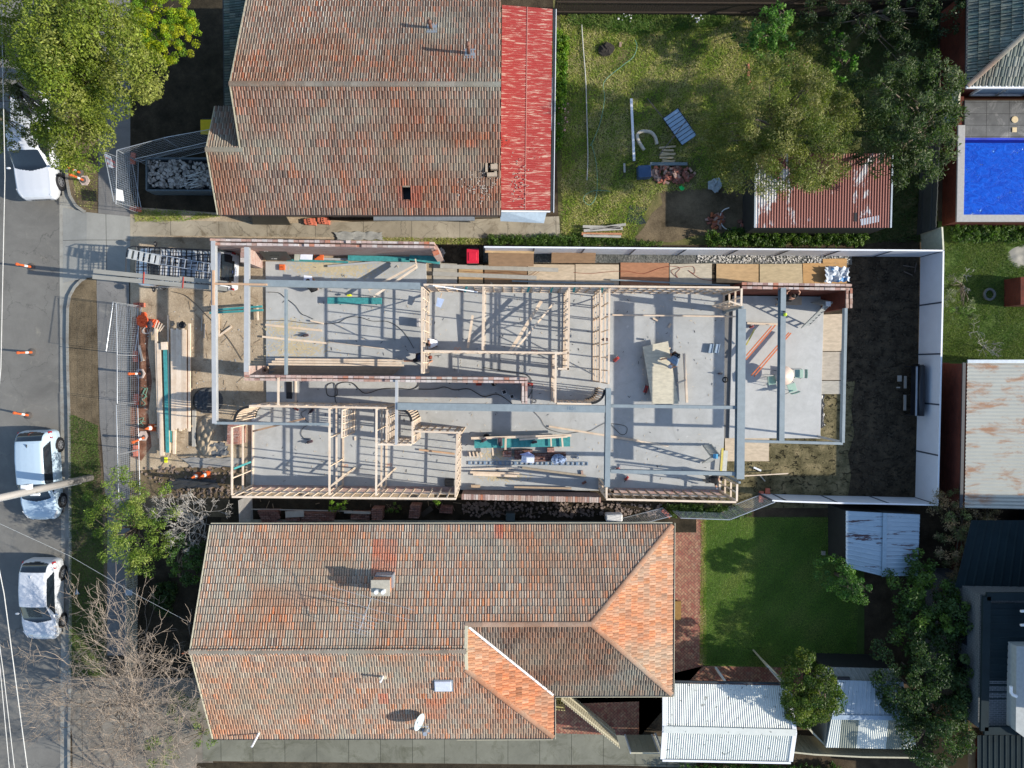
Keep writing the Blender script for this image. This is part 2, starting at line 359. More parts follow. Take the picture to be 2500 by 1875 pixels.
sheet('muddy_strip', [(2005, 940), (2088, 930), (2078, 1000), (2086, 1064), (2000, 1064)], 0.010, m_mud2)
sheet('gravel_bed', [(1180, 612), (2080, 618), (2080, 646), (1180, 640)], 0.008, m_gravel)
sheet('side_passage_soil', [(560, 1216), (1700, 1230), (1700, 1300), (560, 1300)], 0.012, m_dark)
# neighbours
sheet('yard_grass_soil', [(1345, -200), (2290, -200), (2290, 560), (2110, 598), (1365, 598)], 0.006, m_gsoil)
sheet('bare_soil', [(1610, 462), (1680, 448), (1760, 460), (1850, 455), (1860, 560), (1790, 582), (1700, 574), (1640, 592), (1545, 586), (1572, 555), (1592, 520), (1618, 498)], 0.010, m_verge)
sheet('lawn', [(1715, 1262), (2110, 1262), (2110, 1640), (1716, 1628)], 0.006, m_lawn)
sheet('brick_paving', [(1560, 1258), (1718, 1262), (1716, 1626), (1960, 1630), (1960, 1700), (1330, 1720), (1330, 1800), (1560, 1800)], 0.010, m_herr)
sheet('side_path', [(495, 1790), (1345, 1790), (1700, 1800), (1700, 1875), (1500, 1868), (495, 1858)], 0.014, m_cpath)
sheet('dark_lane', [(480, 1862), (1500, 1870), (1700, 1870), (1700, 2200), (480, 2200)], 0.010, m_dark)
sheet('right_yard_grass_soil', [(2285, 540), (2900, 540), (2900, 900), (2285, 900)], 0.006, m_lawn)
sheet('garden_soil', [(245, -300), (600, -300), (540, 520), (318, 505), (318, -300)], 0.007, m_dark)
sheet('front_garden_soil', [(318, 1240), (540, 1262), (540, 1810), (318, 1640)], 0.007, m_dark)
# building slabs
b = MB(); SL = [(648, 638), (1040, 640), (1042, 712), (1790, 714), (1770, 722), (1768, 1070), (1760, 1200), (612, 1192), (614, 985), (650, 985)]
b.prism([(p.x, p.y) for p in PX(SL, 0.1)], -0.02, 0.1); tag(b.build('house_slab', m_slab, bevel=0.01), kind='structure')
b = MB(); b.prism([(p.x, p.y) for p in PX([(1790, 722), (2012, 724), (2003, 1070), (1780, 1070)], 0.12)], -0.02, 0.12); tag(b.build('patio_slab', m_slab2, bevel=0.01), kind='structure')
b = MB(); b.prism([(p.x, p.y) for p in PX([(1766, 745), (1792, 745), (1786, 1070), (1764, 1070)], 0.05)], -0.02, 0.03); tag(b.build('recess_channel', m_path), kind='structure')
# ================================================================ BUILDINGS
def tilemat(name, grime, amt, moss=None):
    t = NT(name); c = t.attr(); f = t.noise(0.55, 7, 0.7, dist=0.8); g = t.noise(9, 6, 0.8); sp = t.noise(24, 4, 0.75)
    c = t.mix(t.ramp(f, [(0.36, 0.0), (0.62, amt)]), c, grime); c = t.mix(0.55, c, t.ramp(g, [(0.3, 0.45), (0.62, 1.0)]), 'MULTIPLY')
    lg = t.noise(0.2, 4, 0.6, dist=0.7); lh = t.noise(0.28, 3, 0.6, t.mapp(scale=(1, 1.3, 2)))
    c = t.mix(t.ramp(lg, [(0.46, 0.0), (0.62, 0.75)]), c, t.mix(1.0, c, (1.0, 0.70, 0.55, 1), 'MULTIPLY')); c = t.mix(t.ramp(lh, [(0.5, 0.0), (0.68, 0.4)]), c, (0.27, 0.29, 0.23, 1))
    c = t.mix(t.ramp(sp, [(0.62, 0.0), (0.7, 0.65)]), c, (0.03, 0.028, 0.025, 1))
    c = t.mix(t.ramp(t.noise(15, 5, 0.7), [(0.6, 0.0), (0.68, 0.5)]), c, moss or (0.42, 0.42, 0.36, 1))
    t.bump(g, 0.3, 0.01); return t.done(c, 0.9, 0, 0.2)
PAL_RUST = [((0.33, 0.15, 0.10), 4), ((0.28, 0.145, 0.10), 5), ((0.23, 0.135, 0.10), 5), ((0.40, 0.155, 0.085), 1.5), ((0.29, 0.205, 0.155), 4), ((0.16, 0.10, 0.08), 1.5)]
PAL_ORANGE = [((0.52, 0.27, 0.16), 5), ((0.46, 0.26, 0.17), 5), ((0.38, 0.235, 0.165), 3), ((0.60, 0.24, 0.11), 1.5), ((0.46, 0.34, 0.25), 4), ((0.27, 0.17, 0.13), 1)]
PAL_DARK = [((0.23, 0.125, 0.085), 3), ((0.16, 0.095, 0.07), 4), ((0.30, 0.15, 0.09), 2), ((0.12, 0.085, 0.07), 2), ((0.26, 0.2, 0.16), 1)]
PAL_GREEN = [((0.10, 0.15, 0.13), 4), ((0.14, 0.18, 0.15), 3), ((0.2, 0.23, 0.19), 2), ((0.08, 0.11, 0.10), 2)]
LICH = np.array((0.60, 0.57, 0.50)); 
def tile_slope(corners, pal, tw=0.235, cl=0.33, flip=0.0, lich=LICH, ribc=0.75, rel=1.0, patches=(), grv=.35):
    """corners: 3-D polygon, first edge is the eave; returns verts, quads, colours of a slope of pressed clay tiles"""
    C = [np.array(c) for c in corners]; e = C[1] - C[0]; e /= np.linalg.norm(e)
    n = np.zeros(3)
    for i in range(1, len(C) - 1): n += np.cross(C[i] - C[0], C[i + 1] - C[0])
    n /= np.linalg.norm(n); n = n if n[2] > 0 else -n
    s = np.cross(n, e); s = s if s[2] > 0 else -s
    pl = [(float(np.dot(c - C[0], e)), float(np.dot(c - C[0], s))) for c in C]
    a0 = min(p[0] for p in pl); a1 = max(p[0] for p in pl); H = max(p[1] for p in pl)
    prof = np.array([-0.012, 0.014, 0.024, 0.027, 0.024, 0.014, -0.012, 0.034, 0.032, -0.012]) * rel; K = len(prof); da = tw / K
    na = int(math.ceil((a1 - a0) / da)); nb = int(math.ceil(H / cl)); V = []; Q = []; CC = []; off = 0
    cols = np.array([p[0] for p in pal]); wt = np.array([p[1] for p in pal], float); wt /= wt.sum()
    ntile = na // K + 3
    for k in range(nb):
        sh = int((k % 2) * K * flip); idx = (np.arange(na + 1) + sh) % K; a = a0 + np.arange(na + 1) * da
        z = prof[idx]; tl = (np.arange(na) + sh) // K
        tj = rng.uniform(-0.006, 0.006, ntile)[(np.arange(na + 1) + sh) // K]; tz = rng.uniform(-0.003, 0.004, ntile)[(np.arange(na + 1) + sh) // K]
        b0 = k * cl - 0.02; b1 = (k + 1) * cl + 0.01
        rows = []
        for bb, zz in ((b0, -0.012), (b0, 0.046), (b1, 0.004)):
            rows.append(C[0][None] + (a[:, None]) * e + (bb + tj)[:, None] * s + (z + zz + tz)[:, None] * n)
        V.append(np.concatenate(rows)); 
        am = a[:-1] + da / 2; m = inpoly(am, np.full(na, k * cl + cl / 2), pl)
        # near slanting edges keep the lower part of a tile too
        i = np.nonzero(m)[0]; m1 = na + 1
        q1 = np.stack([i, i + 1, m1 + i + 1, m1 + i], 1); q2 = q1 + m1
        Q.append(np.concatenate([q1, q2]) + off); off += 3 * m1
        tc = cols[rng.choice(len(cols), ntile, p=wt)] * rng.uniform(0.8, 1.15, (ntile, 1)); c = tc[tl[i]]
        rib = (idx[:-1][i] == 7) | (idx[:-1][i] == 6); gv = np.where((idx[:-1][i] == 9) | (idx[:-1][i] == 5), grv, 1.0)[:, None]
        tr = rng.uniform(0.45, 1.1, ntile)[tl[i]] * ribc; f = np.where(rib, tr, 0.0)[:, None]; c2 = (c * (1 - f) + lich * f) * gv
        for (pa, pb, ra, rb, pc) in patches:
            mm = (np.abs(am[i] - pa) < ra) & (abs(k * cl + cl / 2 - pb) < rb); c2[mm] = c2[mm] * 0.25 + np.array(pc) * 0.75
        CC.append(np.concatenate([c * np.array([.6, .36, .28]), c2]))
    return np.concatenate(V), np.concatenate(Q), np.concatenate(CC)
def join(parts):
    V = []; Q = []; C = []; o = 0
    for v, q, c in parts: V.append(v); Q.append(q + o); C.append(c); o += len(v)
    return np.concatenate(V), np.concatenate(Q), np.concatenate(C)
def caps(a, b, r=0.115, L=0.40, col=(0.33, 0.29, 0.23), var=0.25, lift=0.02):
    a = np.array(a); b = np.array(b); D = b - a; tot = np.linalg.norm(D); d = D / tot; n = max(1, round(tot / L)); L = tot / n
    side = np.cross(d, (0, 0, 1)); side /= np.linalg.norm(side); up = np.cross(side, d); V = []; Q = []; C = []; o = 0; N = 7
    for i in range(n):
        s0 = a + d * (L * i - 0.02); s1 = a + d * (L * (i + 1) + 0.01); jz = random.uniform(-0.006, 0.006)
        for p, rr, zz in ((s0, r * 1.0, lift - 0.02), (s0, r * 1.0, lift), (s1, r * 1.04, lift + 0.008), (s1, r * 1.04, lift - 0.012)):
            for k in range(N):
                t = math.pi * k / (N - 1); V.append(p + side * rr * math.cos(t) + up * (rr * 0.42 * math.sin(t) + zz - 0.02 + jz))
        for q in range(3):
            for k in range(N - 1): Q.append((o + q * N + k, o + q * N + k + 1, o + (q + 1) * N + k + 1, o + (q + 1) * N + k))
        cc = np.array(col) * random.uniform(1 - var, 1 + var); C += [cc] * (3 * (N - 1)); o += 4 * N
    return np.array(V), np.array(Q), np.array(C)
def brickmat(name, c1, c2, mort, rot=0, sc=1.0, axis='x', soot=0.4):
    if name in MATS: return MATS[name]
    t = NT(name); X = t.xyz()
    nx = t.xyz(t.n.new('ShaderNodeNewGeometry').outputs['Normal'])
    # run the courses up walls (z) and along whichever horizontal direction the face has
    hor = t.math('ADD', X[0], X[1]); vec = t.comb(hor, X[2], 0)
    top = t.comb(X[0], X[1], 0); up = t.math('GREATER_THAN', nx[2], 0.7)
    mixv = t.n.new('ShaderNodeMix'); mixv.data_type = 'VECTOR'; t.lk(up, mixv.inputs[0]); t.lk(vec, mixv.inputs[4]); t.lk(top, mixv.inputs[5])
    b = t.brick(1.0, c1, c2, mort, mixv.outputs[1], 0.24, 0.086, 0.01, 0.5)
    c = t.mix(0.6, b.outputs[0], t.ramp(t.noise(1.3, 7, 0.7), [(0.3, 1 - soot), (0.65, 1.0)]), 'MULTIPLY')
    c = t.mix(0.5, c, t.ramp(t.noise(22, 3, 0.7), [(0.3, 0.55), (0.6, 1.0)]), 'MULTIPLY')
    t.bump(b.outputs[1], -0.4, 0.01); MATS[name] = t.done(c, 0.9, 0, 0.2); return MATS[name]
m_redbrick = brickmat('red_brick', (0.20, 0.045, 0.025, 1), (0.14, 0.035, 0.02, 1), (0.10, 0.05, 0.04, 1), soot=0.65)
m_recycled = brickmat('mortar_smeared_brick', (0.42, 0.24, 0.20, 1), (0.50, 0.38, 0.33, 1), (0.45, 0.38, 0.34, 1), soot=0.3)
m_cream = mat('cream_paint', (0.55, 0.50, 0.36, 1), 0.6, var=0.08); m_white = mat('white_paint', (0.74, 0.75, 0.76, 1), 0.45, var=0.05)
m_sage = mat('sage_weatherboard', (0.22, 0.23, 0.18, 1), 0.7, var=0.1, scale=2)
m_gutter = mat('dark_gutter', (0.03, 0.035, 0.04, 1), 0.5); m_lead = mat('lead_flashing', (0.28, 0.31, 0.34, 1), 0.5, 0.3)
m_black = mat('black_plastic', (0.012, 0.012, 0.014, 1), 0.5); m_glass = mat('dark_glass', (0.012, 0.018, 0.025, 1), 0.08, var=0.02, spec=0.8)
m_gal = mat('galvanised_steel', (0.50, 0.53, 0.56, 1), 0.38, 0.55, scale=3); m_rust = mat('rusty_iron', (0.24, 0.07, 0.035, 1), 0.8)
m_terr = mat('terracotta', (0.36, 0.12, 0.06, 1), 0.8, scale=12)

# ---------------- top house: brown tiled gable house with a red iron lean-to
EAV = 2.9; TN = 0.4536
def XY(u, v, h): p = P(u, v, h); return p.x, p.y
xR = P(1222, 205, 5.2).x; xL = P(563, 203, 5.2).x; yR = P(900, 205, 5.2).y; yE = P(900, 523, EAV).y
xP = P(508, 367, 3.97).x; yP = P(540, 367, 3.97).y; HR = EAV + (yR - yE) * TN; HP = EAV + (yP - yE) * TN
yT = yR + (yR - yE)
houseA = thing('tiled_house', 'house under a weathered brown tiled roof with two vent pipes and a square hole', 'house', (0, yR, 0))
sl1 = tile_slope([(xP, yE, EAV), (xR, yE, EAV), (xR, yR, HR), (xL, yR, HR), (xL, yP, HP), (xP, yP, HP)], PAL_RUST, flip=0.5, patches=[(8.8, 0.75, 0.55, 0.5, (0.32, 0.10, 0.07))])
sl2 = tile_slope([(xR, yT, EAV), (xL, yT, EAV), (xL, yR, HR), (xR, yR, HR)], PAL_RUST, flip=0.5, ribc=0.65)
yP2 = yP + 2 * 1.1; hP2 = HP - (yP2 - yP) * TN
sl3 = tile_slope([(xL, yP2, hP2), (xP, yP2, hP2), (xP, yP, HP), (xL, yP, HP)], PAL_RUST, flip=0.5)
# drop the tiles where the hole is
def cut(sl, x0, x1, y0, y1):
    v, q, c = sl; m = v[q].mean(1); k = ~((m[:, 0] > x0) & (m[:, 0] < x1) & (m[:, 1] > y0) & (m[:, 1] < y1)); return v, q[k], c[k]
hx0, hy1 = XY(983, 458, 3.35); hx1, hy0 = XY(1004, 489, 3.2)
sl1 = cut(sl1, hx0, hx1, hy0, hy1)
cx0, cy1 = XY(1183, 395, 4.1); cx1, cy0 = XY(1216, 428, 3.9)
sl1 = cut(sl1, cx0, cx1, cy0, cy1)
m_tA = tilemat('weathered_brown_tiles', (0.19, 0.155, 0.12, 1), 0.55)
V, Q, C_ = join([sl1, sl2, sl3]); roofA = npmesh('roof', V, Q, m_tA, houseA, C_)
GREY = (0.27, 0.25, 0.21)
for V, Q, C_ in (caps((xL - 0.05, yR, HR + 0.03), (xR, yR, HR + 0.03), col=GREY), caps((xP - 0.05, yP, HP + 0.03), (xL + 0.1, yP, HP + 0.03), col=GREY)): npmesh('ridge_cap', V, Q, m_tA, roofA, C_)
b = MB()   # walls under the roof; gable ends
for x0, x1, ya, yb in ((xL + 0.25, xR - 0.2, yE + 0.45, yT - 0.45), (xP + 0.3, xL + 0.3, yE + 0.45, yP2 - 0.3)):
    b.prism([(x0, ya), (x1, ya), (x1, yb), (x0, yb)], 0, EAV - 0.06)
for x0, ya, yb, yr, hr in ((xL + 0.25, yE + 0.45, yT - 0.45, yR, HR), (xR - 0.3, yE + 0.45, yT - 0.45, yR, HR), (xP + 0.3, yE + 0.45, yP2 - 0.3, yP, HP)):
    b.add([(x0, ya, EAV - 0.06), (x0, yb, EAV - 0.06), (x0, yr, hr - 0.12), (x0 + 0.1, ya, EAV - 0.06), (x0 + 0.1, yb, EAV - 0.06), (x0 + 0.1, yr, hr - 0.12)], [(0, 1, 2), (3, 5, 4), (0, 2, 5, 3), (1, 4, 5, 2)])
b.build('wall', mat('cream_weatherboard', (0.36, 0.34, 0.28, 1), 0.7, scale=2), houseA)
b = MB()
for x, ya, ha, yb, hb in ((xL, yR, HR, yP, HP), (xL, yR, HR, yT, EAV), (xP, yP, HP, yE, EAV), (xP, yP, HP, yP2, hP2)):
    b.bar((x - 0.03, ya, ha - 0.03), (x - 0.03, yb, hb - 0.03), 0.05, 0.18)
b.build('barge_board', mat('aged_board', (0.42, 0.38, 0.27, 1), 0.7), houseA)
b = MB(); b.bar((xP + 0.15, yE - 0.06, EAV - 0.05), (xR, yE - 0.06, EAV - 0.05), 0.05, 0.10); b.build('gutter', mat('brown_gutter', (0.05, 0.035, 0.03, 1)), houseA)
b = MB(); b.bar((P(640, 530, 2.3).x, yE - 0.02 + 0.25, 2.35), (xR - 0.3, yE + 0.23, 2.35), 0.35, 0.05); b.bar((P(917, 540, 1).x, yE + 0.1, 1.5), (P(1160, 540, 1).x, yE + 0.1, 1.5), 0.22, 0.1); b.build('metal_flashing', m_lead, houseA)
b = MB(); b.box(((hx0 + hx1) / 2, (hy0 + hy1) / 2, 3.0), (hx1 - hx0 + .1, hy1 - hy0 + .1, 0.04)); b.build('hole_lining', m_black, roofA)
b = MB(); b.bar((hx0, hy1 + 0.06, 3.42), (hx1, hy1 + 0.06, 3.42), 0.12, 0.05); b.build('batten', mat('old_batten', (0.25, 0.2, 0.15, 1)), roofA)
def pitch(u, v): 
    h = 4.0
    for _ in range(8):
        y = P(u, v, h).y; h = HR - abs(y - yR) * TN
    return P(u, v, h)
for (u, v, hh) in ((1052, 69, 0.55), (1145, 131, 0.9)):
    p = pitch(u, v); b = MB(); b.bar(p + Vector((0.0, -0.3, 0.10)), p + Vector((0.0, 0.2, -0.02)) + Vector((0, 0, 0)), 0.5, 0.03)
    fl = MB(); d = Vector((0, 0.5, -0.2268 * 1.0)); q = p + Vector((0.05, -0.02, 0.06)); fl.bar(q - d * 0.5, q + d * 0.5, 0.45, 0.02); pl_ = fl.build('flashing', m_lead, roofA)
    b = MB(); b.tube([p, p + Vector((0, 0, hh))], 0.075, 10); b.lathe([(0.10, 0), (0.10, 0.12), (0.02, 0.16)], 10, p + Vector((0, 0, hh - 0.02))); b.build('vent_pipe', mat('rust_pipe', (0.16, 0.075, 0.05, 1)), roofA, True)
# broken chimney stub by the lean-to
b = MB(); cc = Vector(((cx0 + cx1) / 2, (cy0 + cy1) / 2, 3.75)); b.box(cc + Vector((0.12, 0.12, 0.0)), (0.3, 0.22, 0.35)); b.box(cc + Vector((0.03, -0.2, -0.08)), (0.45, 0.16, 0.3), 0.05); b.box(cc + Vector((-0.22, 0.1, -.03)), (0.1, 0.4, 0.3)); b.build('chimney', mat('rubble_brick', (0.42, 0.33, 0.24, 1), 0.9, scale=14, bump=.4), roofA)
b = MB()
for k in range(110):
    u = random.gauss(1178, 26); v = random.gauss(455, 28)
    if u > 1215 or v > 515 or v < 400: continue
    p = P(u, v, 0); h = 3.3
    for _ in range(6): h = HR - (yR - P(u, v, h).y) * TN
    b.box(P(u, v, h + 0.06), (random.uniform(.02, .08), random.uniform(.02, .06), .02), random.uniform(0, 3))
tag(b.build('mortar_rubble', mat('mortar_crumbs', (0.40, 0.34, 0.28, 1), 0.9)), 'pale mortar crumbs scattered on the brown tiles around the broken chimney', 'rubble', kind='stuff')

# corrugated sheet helper -------------------------------------------------
def corr(p00, p10, p11, p01, pitch=0.076, amp=0.012, along='u', seg=4, cuts=1, prof='sin'):
    """sheet p00-p10 (u) x p00-p01 (v); ribs run along 'u' or 'v'"""
    A = [np.array(p, float) for p in (p00, p10, p11, p01)]
    if along == 'u': A = [A[0], A[3], A[2], A[1]]
    # ribs now run along second axis (A0->A3), profile varies along first (A0->A1)
    W = np.linalg.norm(A[1] - A[0]); n = int(W / pitch) * seg; t = np.linspace(0, 1, n + 1)
    nn = np.cross(A[1] - A[0], A[3] - A[0]); nn /= np.linalg.norm(nn); nn = nn if nn[2] > 0 else -nn
    if prof == 'sin': z = amp * np.sin(2 * math.pi * t * n / seg)
    else:  # narrow raised ribs
        z = np.where((np.arange(n + 1) % seg) == 0, amp, np.where((np.arange(n + 1) % seg) == 1, amp, 0.0))
    R = []
    for k in range(cuts + 1):
        s = k / cuts; a = A[0] * (1 - s) + A[3] * s; b = A[1] * (1 - s) + A[2] * s
        R.append(a[None] * (1 - t)[:, None] + b[None] * t[:, None] + z[:, None] * nn)
    m = n + 1; i = np.arange(n); Q = np.concatenate([np.stack([k * m + i, k * m + i + 1, (k + 1) * m + i + 1, (k + 1) * m + i], 1) for k in range(cuts)])
    return np.concatenate(R), Q
def ironmat(name, base, rust, amt, streak=(1, 1, 1), thr=(0.45, 0.6), blotch=None, metal=0.0, rough=0.55, sc=1.0):
    t = NT(name); v = t.mapp(scale=streak); f = t.noise(sc, 8, 0.75, v, 0.4); c = t.mix(t.ramp(f, [(thr[0], 0.0), (thr[1], amt)]), base, rust)
    c = t.mix(0.3, c, t.ramp(t.noise(1.0, 6, 0.7), [(0.3, 0.7), (0.6, 1.0)]), 'MULTIPLY')
    if blotch: c = t.mix(t.ramp(t.noise(blotch[0], 3, 0.6), [(blotch[1], 0.0), (blotch[1] + 0.03, 0.85)]), c, blotch[2])
    return t.done(c, rough, metal, 0.4)
m_redpaint = ironmat('flaking_red_paint', (0.34, 0.036, 0.028, 1), (0.56, 0.37, 0.28, 1), 0.9, (0.7, 8, 1), (0.535, 0.585), sc=1.9)
lean = thing('lean_to', 'lean-to roof of flaking red painted corrugated iron along the end of the brown tiled house', 'lean-to', (P(1280, 260, 2.4).x, P(1280, 260, 2.4).y, 0))
a00 = P(1221, 512, 2.75); a10 = P(1343, 513, 2.45); a11 = P(1349, 22, 2.45); a01 = P(1226, 12, 2.75)
V, Q = corr(a00, a10, a11, a01, 0.10, 0.012, 'u'); npmesh('roof', V, Q, m_redpaint, lean, smooth=False)
b = MB(); b.prism([(a00.x - 0.1, a00.y + .5), (a10.x - 0.25, a10.y + .5), (a11.x - .25, a11.y - .2), (a01.x - .1, a01.y - .2)], 0, 2.33); b.build('wall', mat('cream_weatherboard', (0.36, 0.34, 0.28, 1)), lean)
b = MB(); b.bar((a00 + a10) / 2 + Vector((0, 0, .02)), (a01 + a11) / 2 + Vector((0, 0, .02)), .035, .012); b.build('lap_joint', mat('faded_pink', (.5, .2, .16, 1), .8), lean)
b = MB(); b.bar(a10 + Vector((0.09, -0.05, -0.04)), a11 + Vector((0.09, 0, -0.04)), 0.11, 0.07); b.build('gutter', m_gutter, lean)
b = MB(); b.bar(a10 + Vector((0.17, -0.1, -0.05)), a11 + Vector((0.17, 0, -0.05)), 0.03, 0.12); b.bar(a00 + Vector((0, -.06, -.06)), a10 + Vector((0, -.06, -.06)), 0.06, 0.1); b.build('fascia', m_white, lean)
b = MB(); b.add([P(1221, 514, 2.6), P(1335, 516, 2.35), P(1328, 545, 1.9), P(1222, 540, 2.0)], [(0, 1, 2, 3)]); b.build('plastic_awning', mat('bluish_perspex', (0.42, 0.50, 0.56, 1), 0.3), lean)
b = MB(); 
for k in range(5): b.bar(P(1221 + random.uniform(0, 4), 332 + k * 7, 2.8), P(1238 + 4 * k % 9, 350 - k * 3 + 4, 2.78), 0.06, 0.03)
tag(b.build('broken_timber', mat('red_timber', (0.38, 0.035, 0.022, 1))), 'broken red painted battens lying where the lean-to meets the tiled roof', 'timber')
b = MB()
for k in range(110):
    u = random.gauss(1250, 24); v = random.gauss(440, 30)
    if u < 1224 or v > 505: continue
    b.box(P(u, v, 2.68), (random.uniform(.02, .07), random.uniform(.02, .05), .02), random.uniform(0, 3))
tag(b.build('mortar_rubble', MATS['mortar_crumbs']), 'pale mortar crumbs scattered over the lower red iron of the lean-to', 'rubble', kind='stuff')
# dark wing at the far left of the top house
wg = thing('side_wing', 'low dark slate roofed wing in shadow left of the brown tiled house', 'building', (P(575, 100, 2.4).x, P(575, 100, 2.4).y, 0))
wx0 = P(550, 100, 2.3).x; wx1 = P(612, 100, 2.9).x; wy0 = P(560, 258, 2.4).y; wy1 = yT
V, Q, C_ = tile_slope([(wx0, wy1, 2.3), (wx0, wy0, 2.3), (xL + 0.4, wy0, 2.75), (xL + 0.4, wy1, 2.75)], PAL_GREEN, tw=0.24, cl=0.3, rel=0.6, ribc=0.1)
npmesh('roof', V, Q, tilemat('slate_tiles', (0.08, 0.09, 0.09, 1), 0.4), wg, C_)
b = MB(); b.prism([(wx0 + 0.2, wy0 + 0.2), (xL + .3, wy0 + .2), (xL + .3, wy1), (wx0 + .2, wy1)], 0, 2.2); b.build('wall', MATS['cream_weatherboard'], wg)
b = MB(); b.bar((wx0 - 0.05, wy0, 2.28), (wx0 - .05, wy1, 2.28), .1, .08); b.build('gutter', m_gutter, wg)

# ---------------- lower house: orange tiles, gable + hip wing
yN = P(1000, 1283, EAV).y; yA = -12.35; hA = 5.12; yB = -11.44; hB = 4.70; ySB = P(1500, 1705, EAV).y; ySA = P(900, 1800, EAV).y
xW = P(467, 1590, hA).x; xE = P(1640, 1500, EAV).x; xH = P(1447, 1532, hB).x; xG = P(1136, 1560, hB).x; xA = P(1350, 1760, EAV).x
TB = (hA - EAV) / (yN - yA); yA = (yN + ySA) / 2; hA = EAV + (yN - yA) * TB; hB = EAV + (yN - yB) * TB; ySB = 2 * yB - yN; yG = 2 * yA - yB
xH = xE - (yN - yB); xG = xA - (yN - yB)
houseB = thing('tiled_house', 'house under an orange tiled roof with brick chimney, satellite dish and hipped rear wing', 'house', (0, yA, 0))
pc = P(815, 1370, 4); po = P(935, 1290, 4)
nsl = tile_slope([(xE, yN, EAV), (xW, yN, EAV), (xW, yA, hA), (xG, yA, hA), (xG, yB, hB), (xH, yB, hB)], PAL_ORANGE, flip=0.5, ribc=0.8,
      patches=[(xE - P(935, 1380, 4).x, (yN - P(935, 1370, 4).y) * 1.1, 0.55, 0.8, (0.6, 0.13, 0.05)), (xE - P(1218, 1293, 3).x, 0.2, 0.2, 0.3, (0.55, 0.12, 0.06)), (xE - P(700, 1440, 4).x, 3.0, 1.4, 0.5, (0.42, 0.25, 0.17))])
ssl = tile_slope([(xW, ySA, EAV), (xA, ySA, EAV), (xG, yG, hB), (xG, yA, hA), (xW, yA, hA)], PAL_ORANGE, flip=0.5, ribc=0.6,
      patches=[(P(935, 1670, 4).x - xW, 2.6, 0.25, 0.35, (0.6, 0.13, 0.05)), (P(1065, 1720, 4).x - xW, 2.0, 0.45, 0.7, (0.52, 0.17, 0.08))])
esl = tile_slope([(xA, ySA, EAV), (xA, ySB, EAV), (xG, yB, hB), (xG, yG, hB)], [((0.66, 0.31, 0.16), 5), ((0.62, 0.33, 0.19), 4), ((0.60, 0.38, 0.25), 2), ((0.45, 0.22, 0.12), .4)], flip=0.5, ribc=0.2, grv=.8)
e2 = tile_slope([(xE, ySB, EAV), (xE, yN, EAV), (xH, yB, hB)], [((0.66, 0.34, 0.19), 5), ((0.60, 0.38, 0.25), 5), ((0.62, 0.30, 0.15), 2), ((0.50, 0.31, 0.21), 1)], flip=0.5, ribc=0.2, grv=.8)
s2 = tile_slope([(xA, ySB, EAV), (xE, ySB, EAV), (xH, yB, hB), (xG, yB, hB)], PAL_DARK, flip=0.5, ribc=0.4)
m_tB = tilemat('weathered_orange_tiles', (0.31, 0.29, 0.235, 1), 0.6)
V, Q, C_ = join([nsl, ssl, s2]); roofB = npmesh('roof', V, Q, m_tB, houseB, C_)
for V, Q, C_ in (esl, e2): npmesh('hip_face', V, Q, tilemat('sunlit_orange_tiles', (0.46, 0.33, 0.23, 1), 0.35), roofB, C_)  # hip faces: less grime, and sunlight put into brighter tile colours
OR = (0.42, 0.22, 0.13)
for V, Q, C_ in (caps((xW - 0.05, yA, hA + .03), (xG + .05, yA, hA + .03), col=(0.28, 0.24, 0.19)), caps((xG, yB, hB + .03), (xH, yB, hB + .03), col=(0.42, 0.28, 0.2), L=0.36),
    caps((xH, yB, hB + .03), (xE, yN, EAV + .03), col=OR, var=.15), caps((xH, yB, hB + .03), (xE, ySB, EAV + .03), col=OR, var=.15), caps((xG, yG, hB + .03), (xA, ySA, EAV + .03), col=OR, var=.15)): npmesh('ridge_cap', V, Q, m_tB, roofB, C_)
b = MB(); b.bar((xG + 0.15, yB - 0.12, hB + 0.02), (xA, ySB, EAV + 0.05), 0.09, 0.05); b.build('valley_gutter', m_white, roofB)
b = MB(); b.add([(xG, yB, hB), (xG, yA, hA - 0.02), (xG, yG, hB), (xG - .05, yB, hB), (xG - .05, yA, hA - 0.02), (xG - .05, yG, hB)], [(0, 1, 2), (3, 5, 4), (0, 3, 4, 1), (1, 4, 5, 2)])
b.bar((xG + 0.04, yB + .1, hB - 0.05), (xG + 0.04, yA, hA), 0.14, 0.12); b.bar((xG + 0.04, yG - .1, hB - 0.05), (xG + .04, yA, hA), 0.14, .12); b.build('gablet', m_cream, roofB)
b = MB(); b.prism([(xW + .3, ySA + .5), (xA - .5, ySA + .5), (xA - .5, ySB + .5), (xE - .5, ySB + .5), (xE - .5, yN - .45), (xW + .3, yN - .45)], 0, EAV - 0.06)
b.add([(xW + .3, yN - .4, EAV - .06), (xW + .3, ySA + .4, EAV - .06), (xW + .3, yA, hA - .1), (xW + .4, yN - .4, EAV - .06), (xW + .4, ySA + .4, EAV - .06), (xW + .4, yA, hA - .1)], [(0, 1, 2), (3, 5, 4)])
b.build('wall', m_sage, houseB)
b = MB()
for A, B_ in (((xW, yN + .05), (xE, yN + .05)), ((xE + .05, yN), (xE + .05, ySB)), ((xA, ySB - .05), (xE, ySB - .05)), ((xA + .05, ySB), (xA + .05, ySA)), ((xW, ySA - .05), (xA, ySA - .05))):
    b.bar((A[0], A[1], EAV - 0.02), (B_[0], B_[1], EAV - 0.02), 0.10, 0.08)
b.build('gutter', m_gutter, houseB)
b = MB()
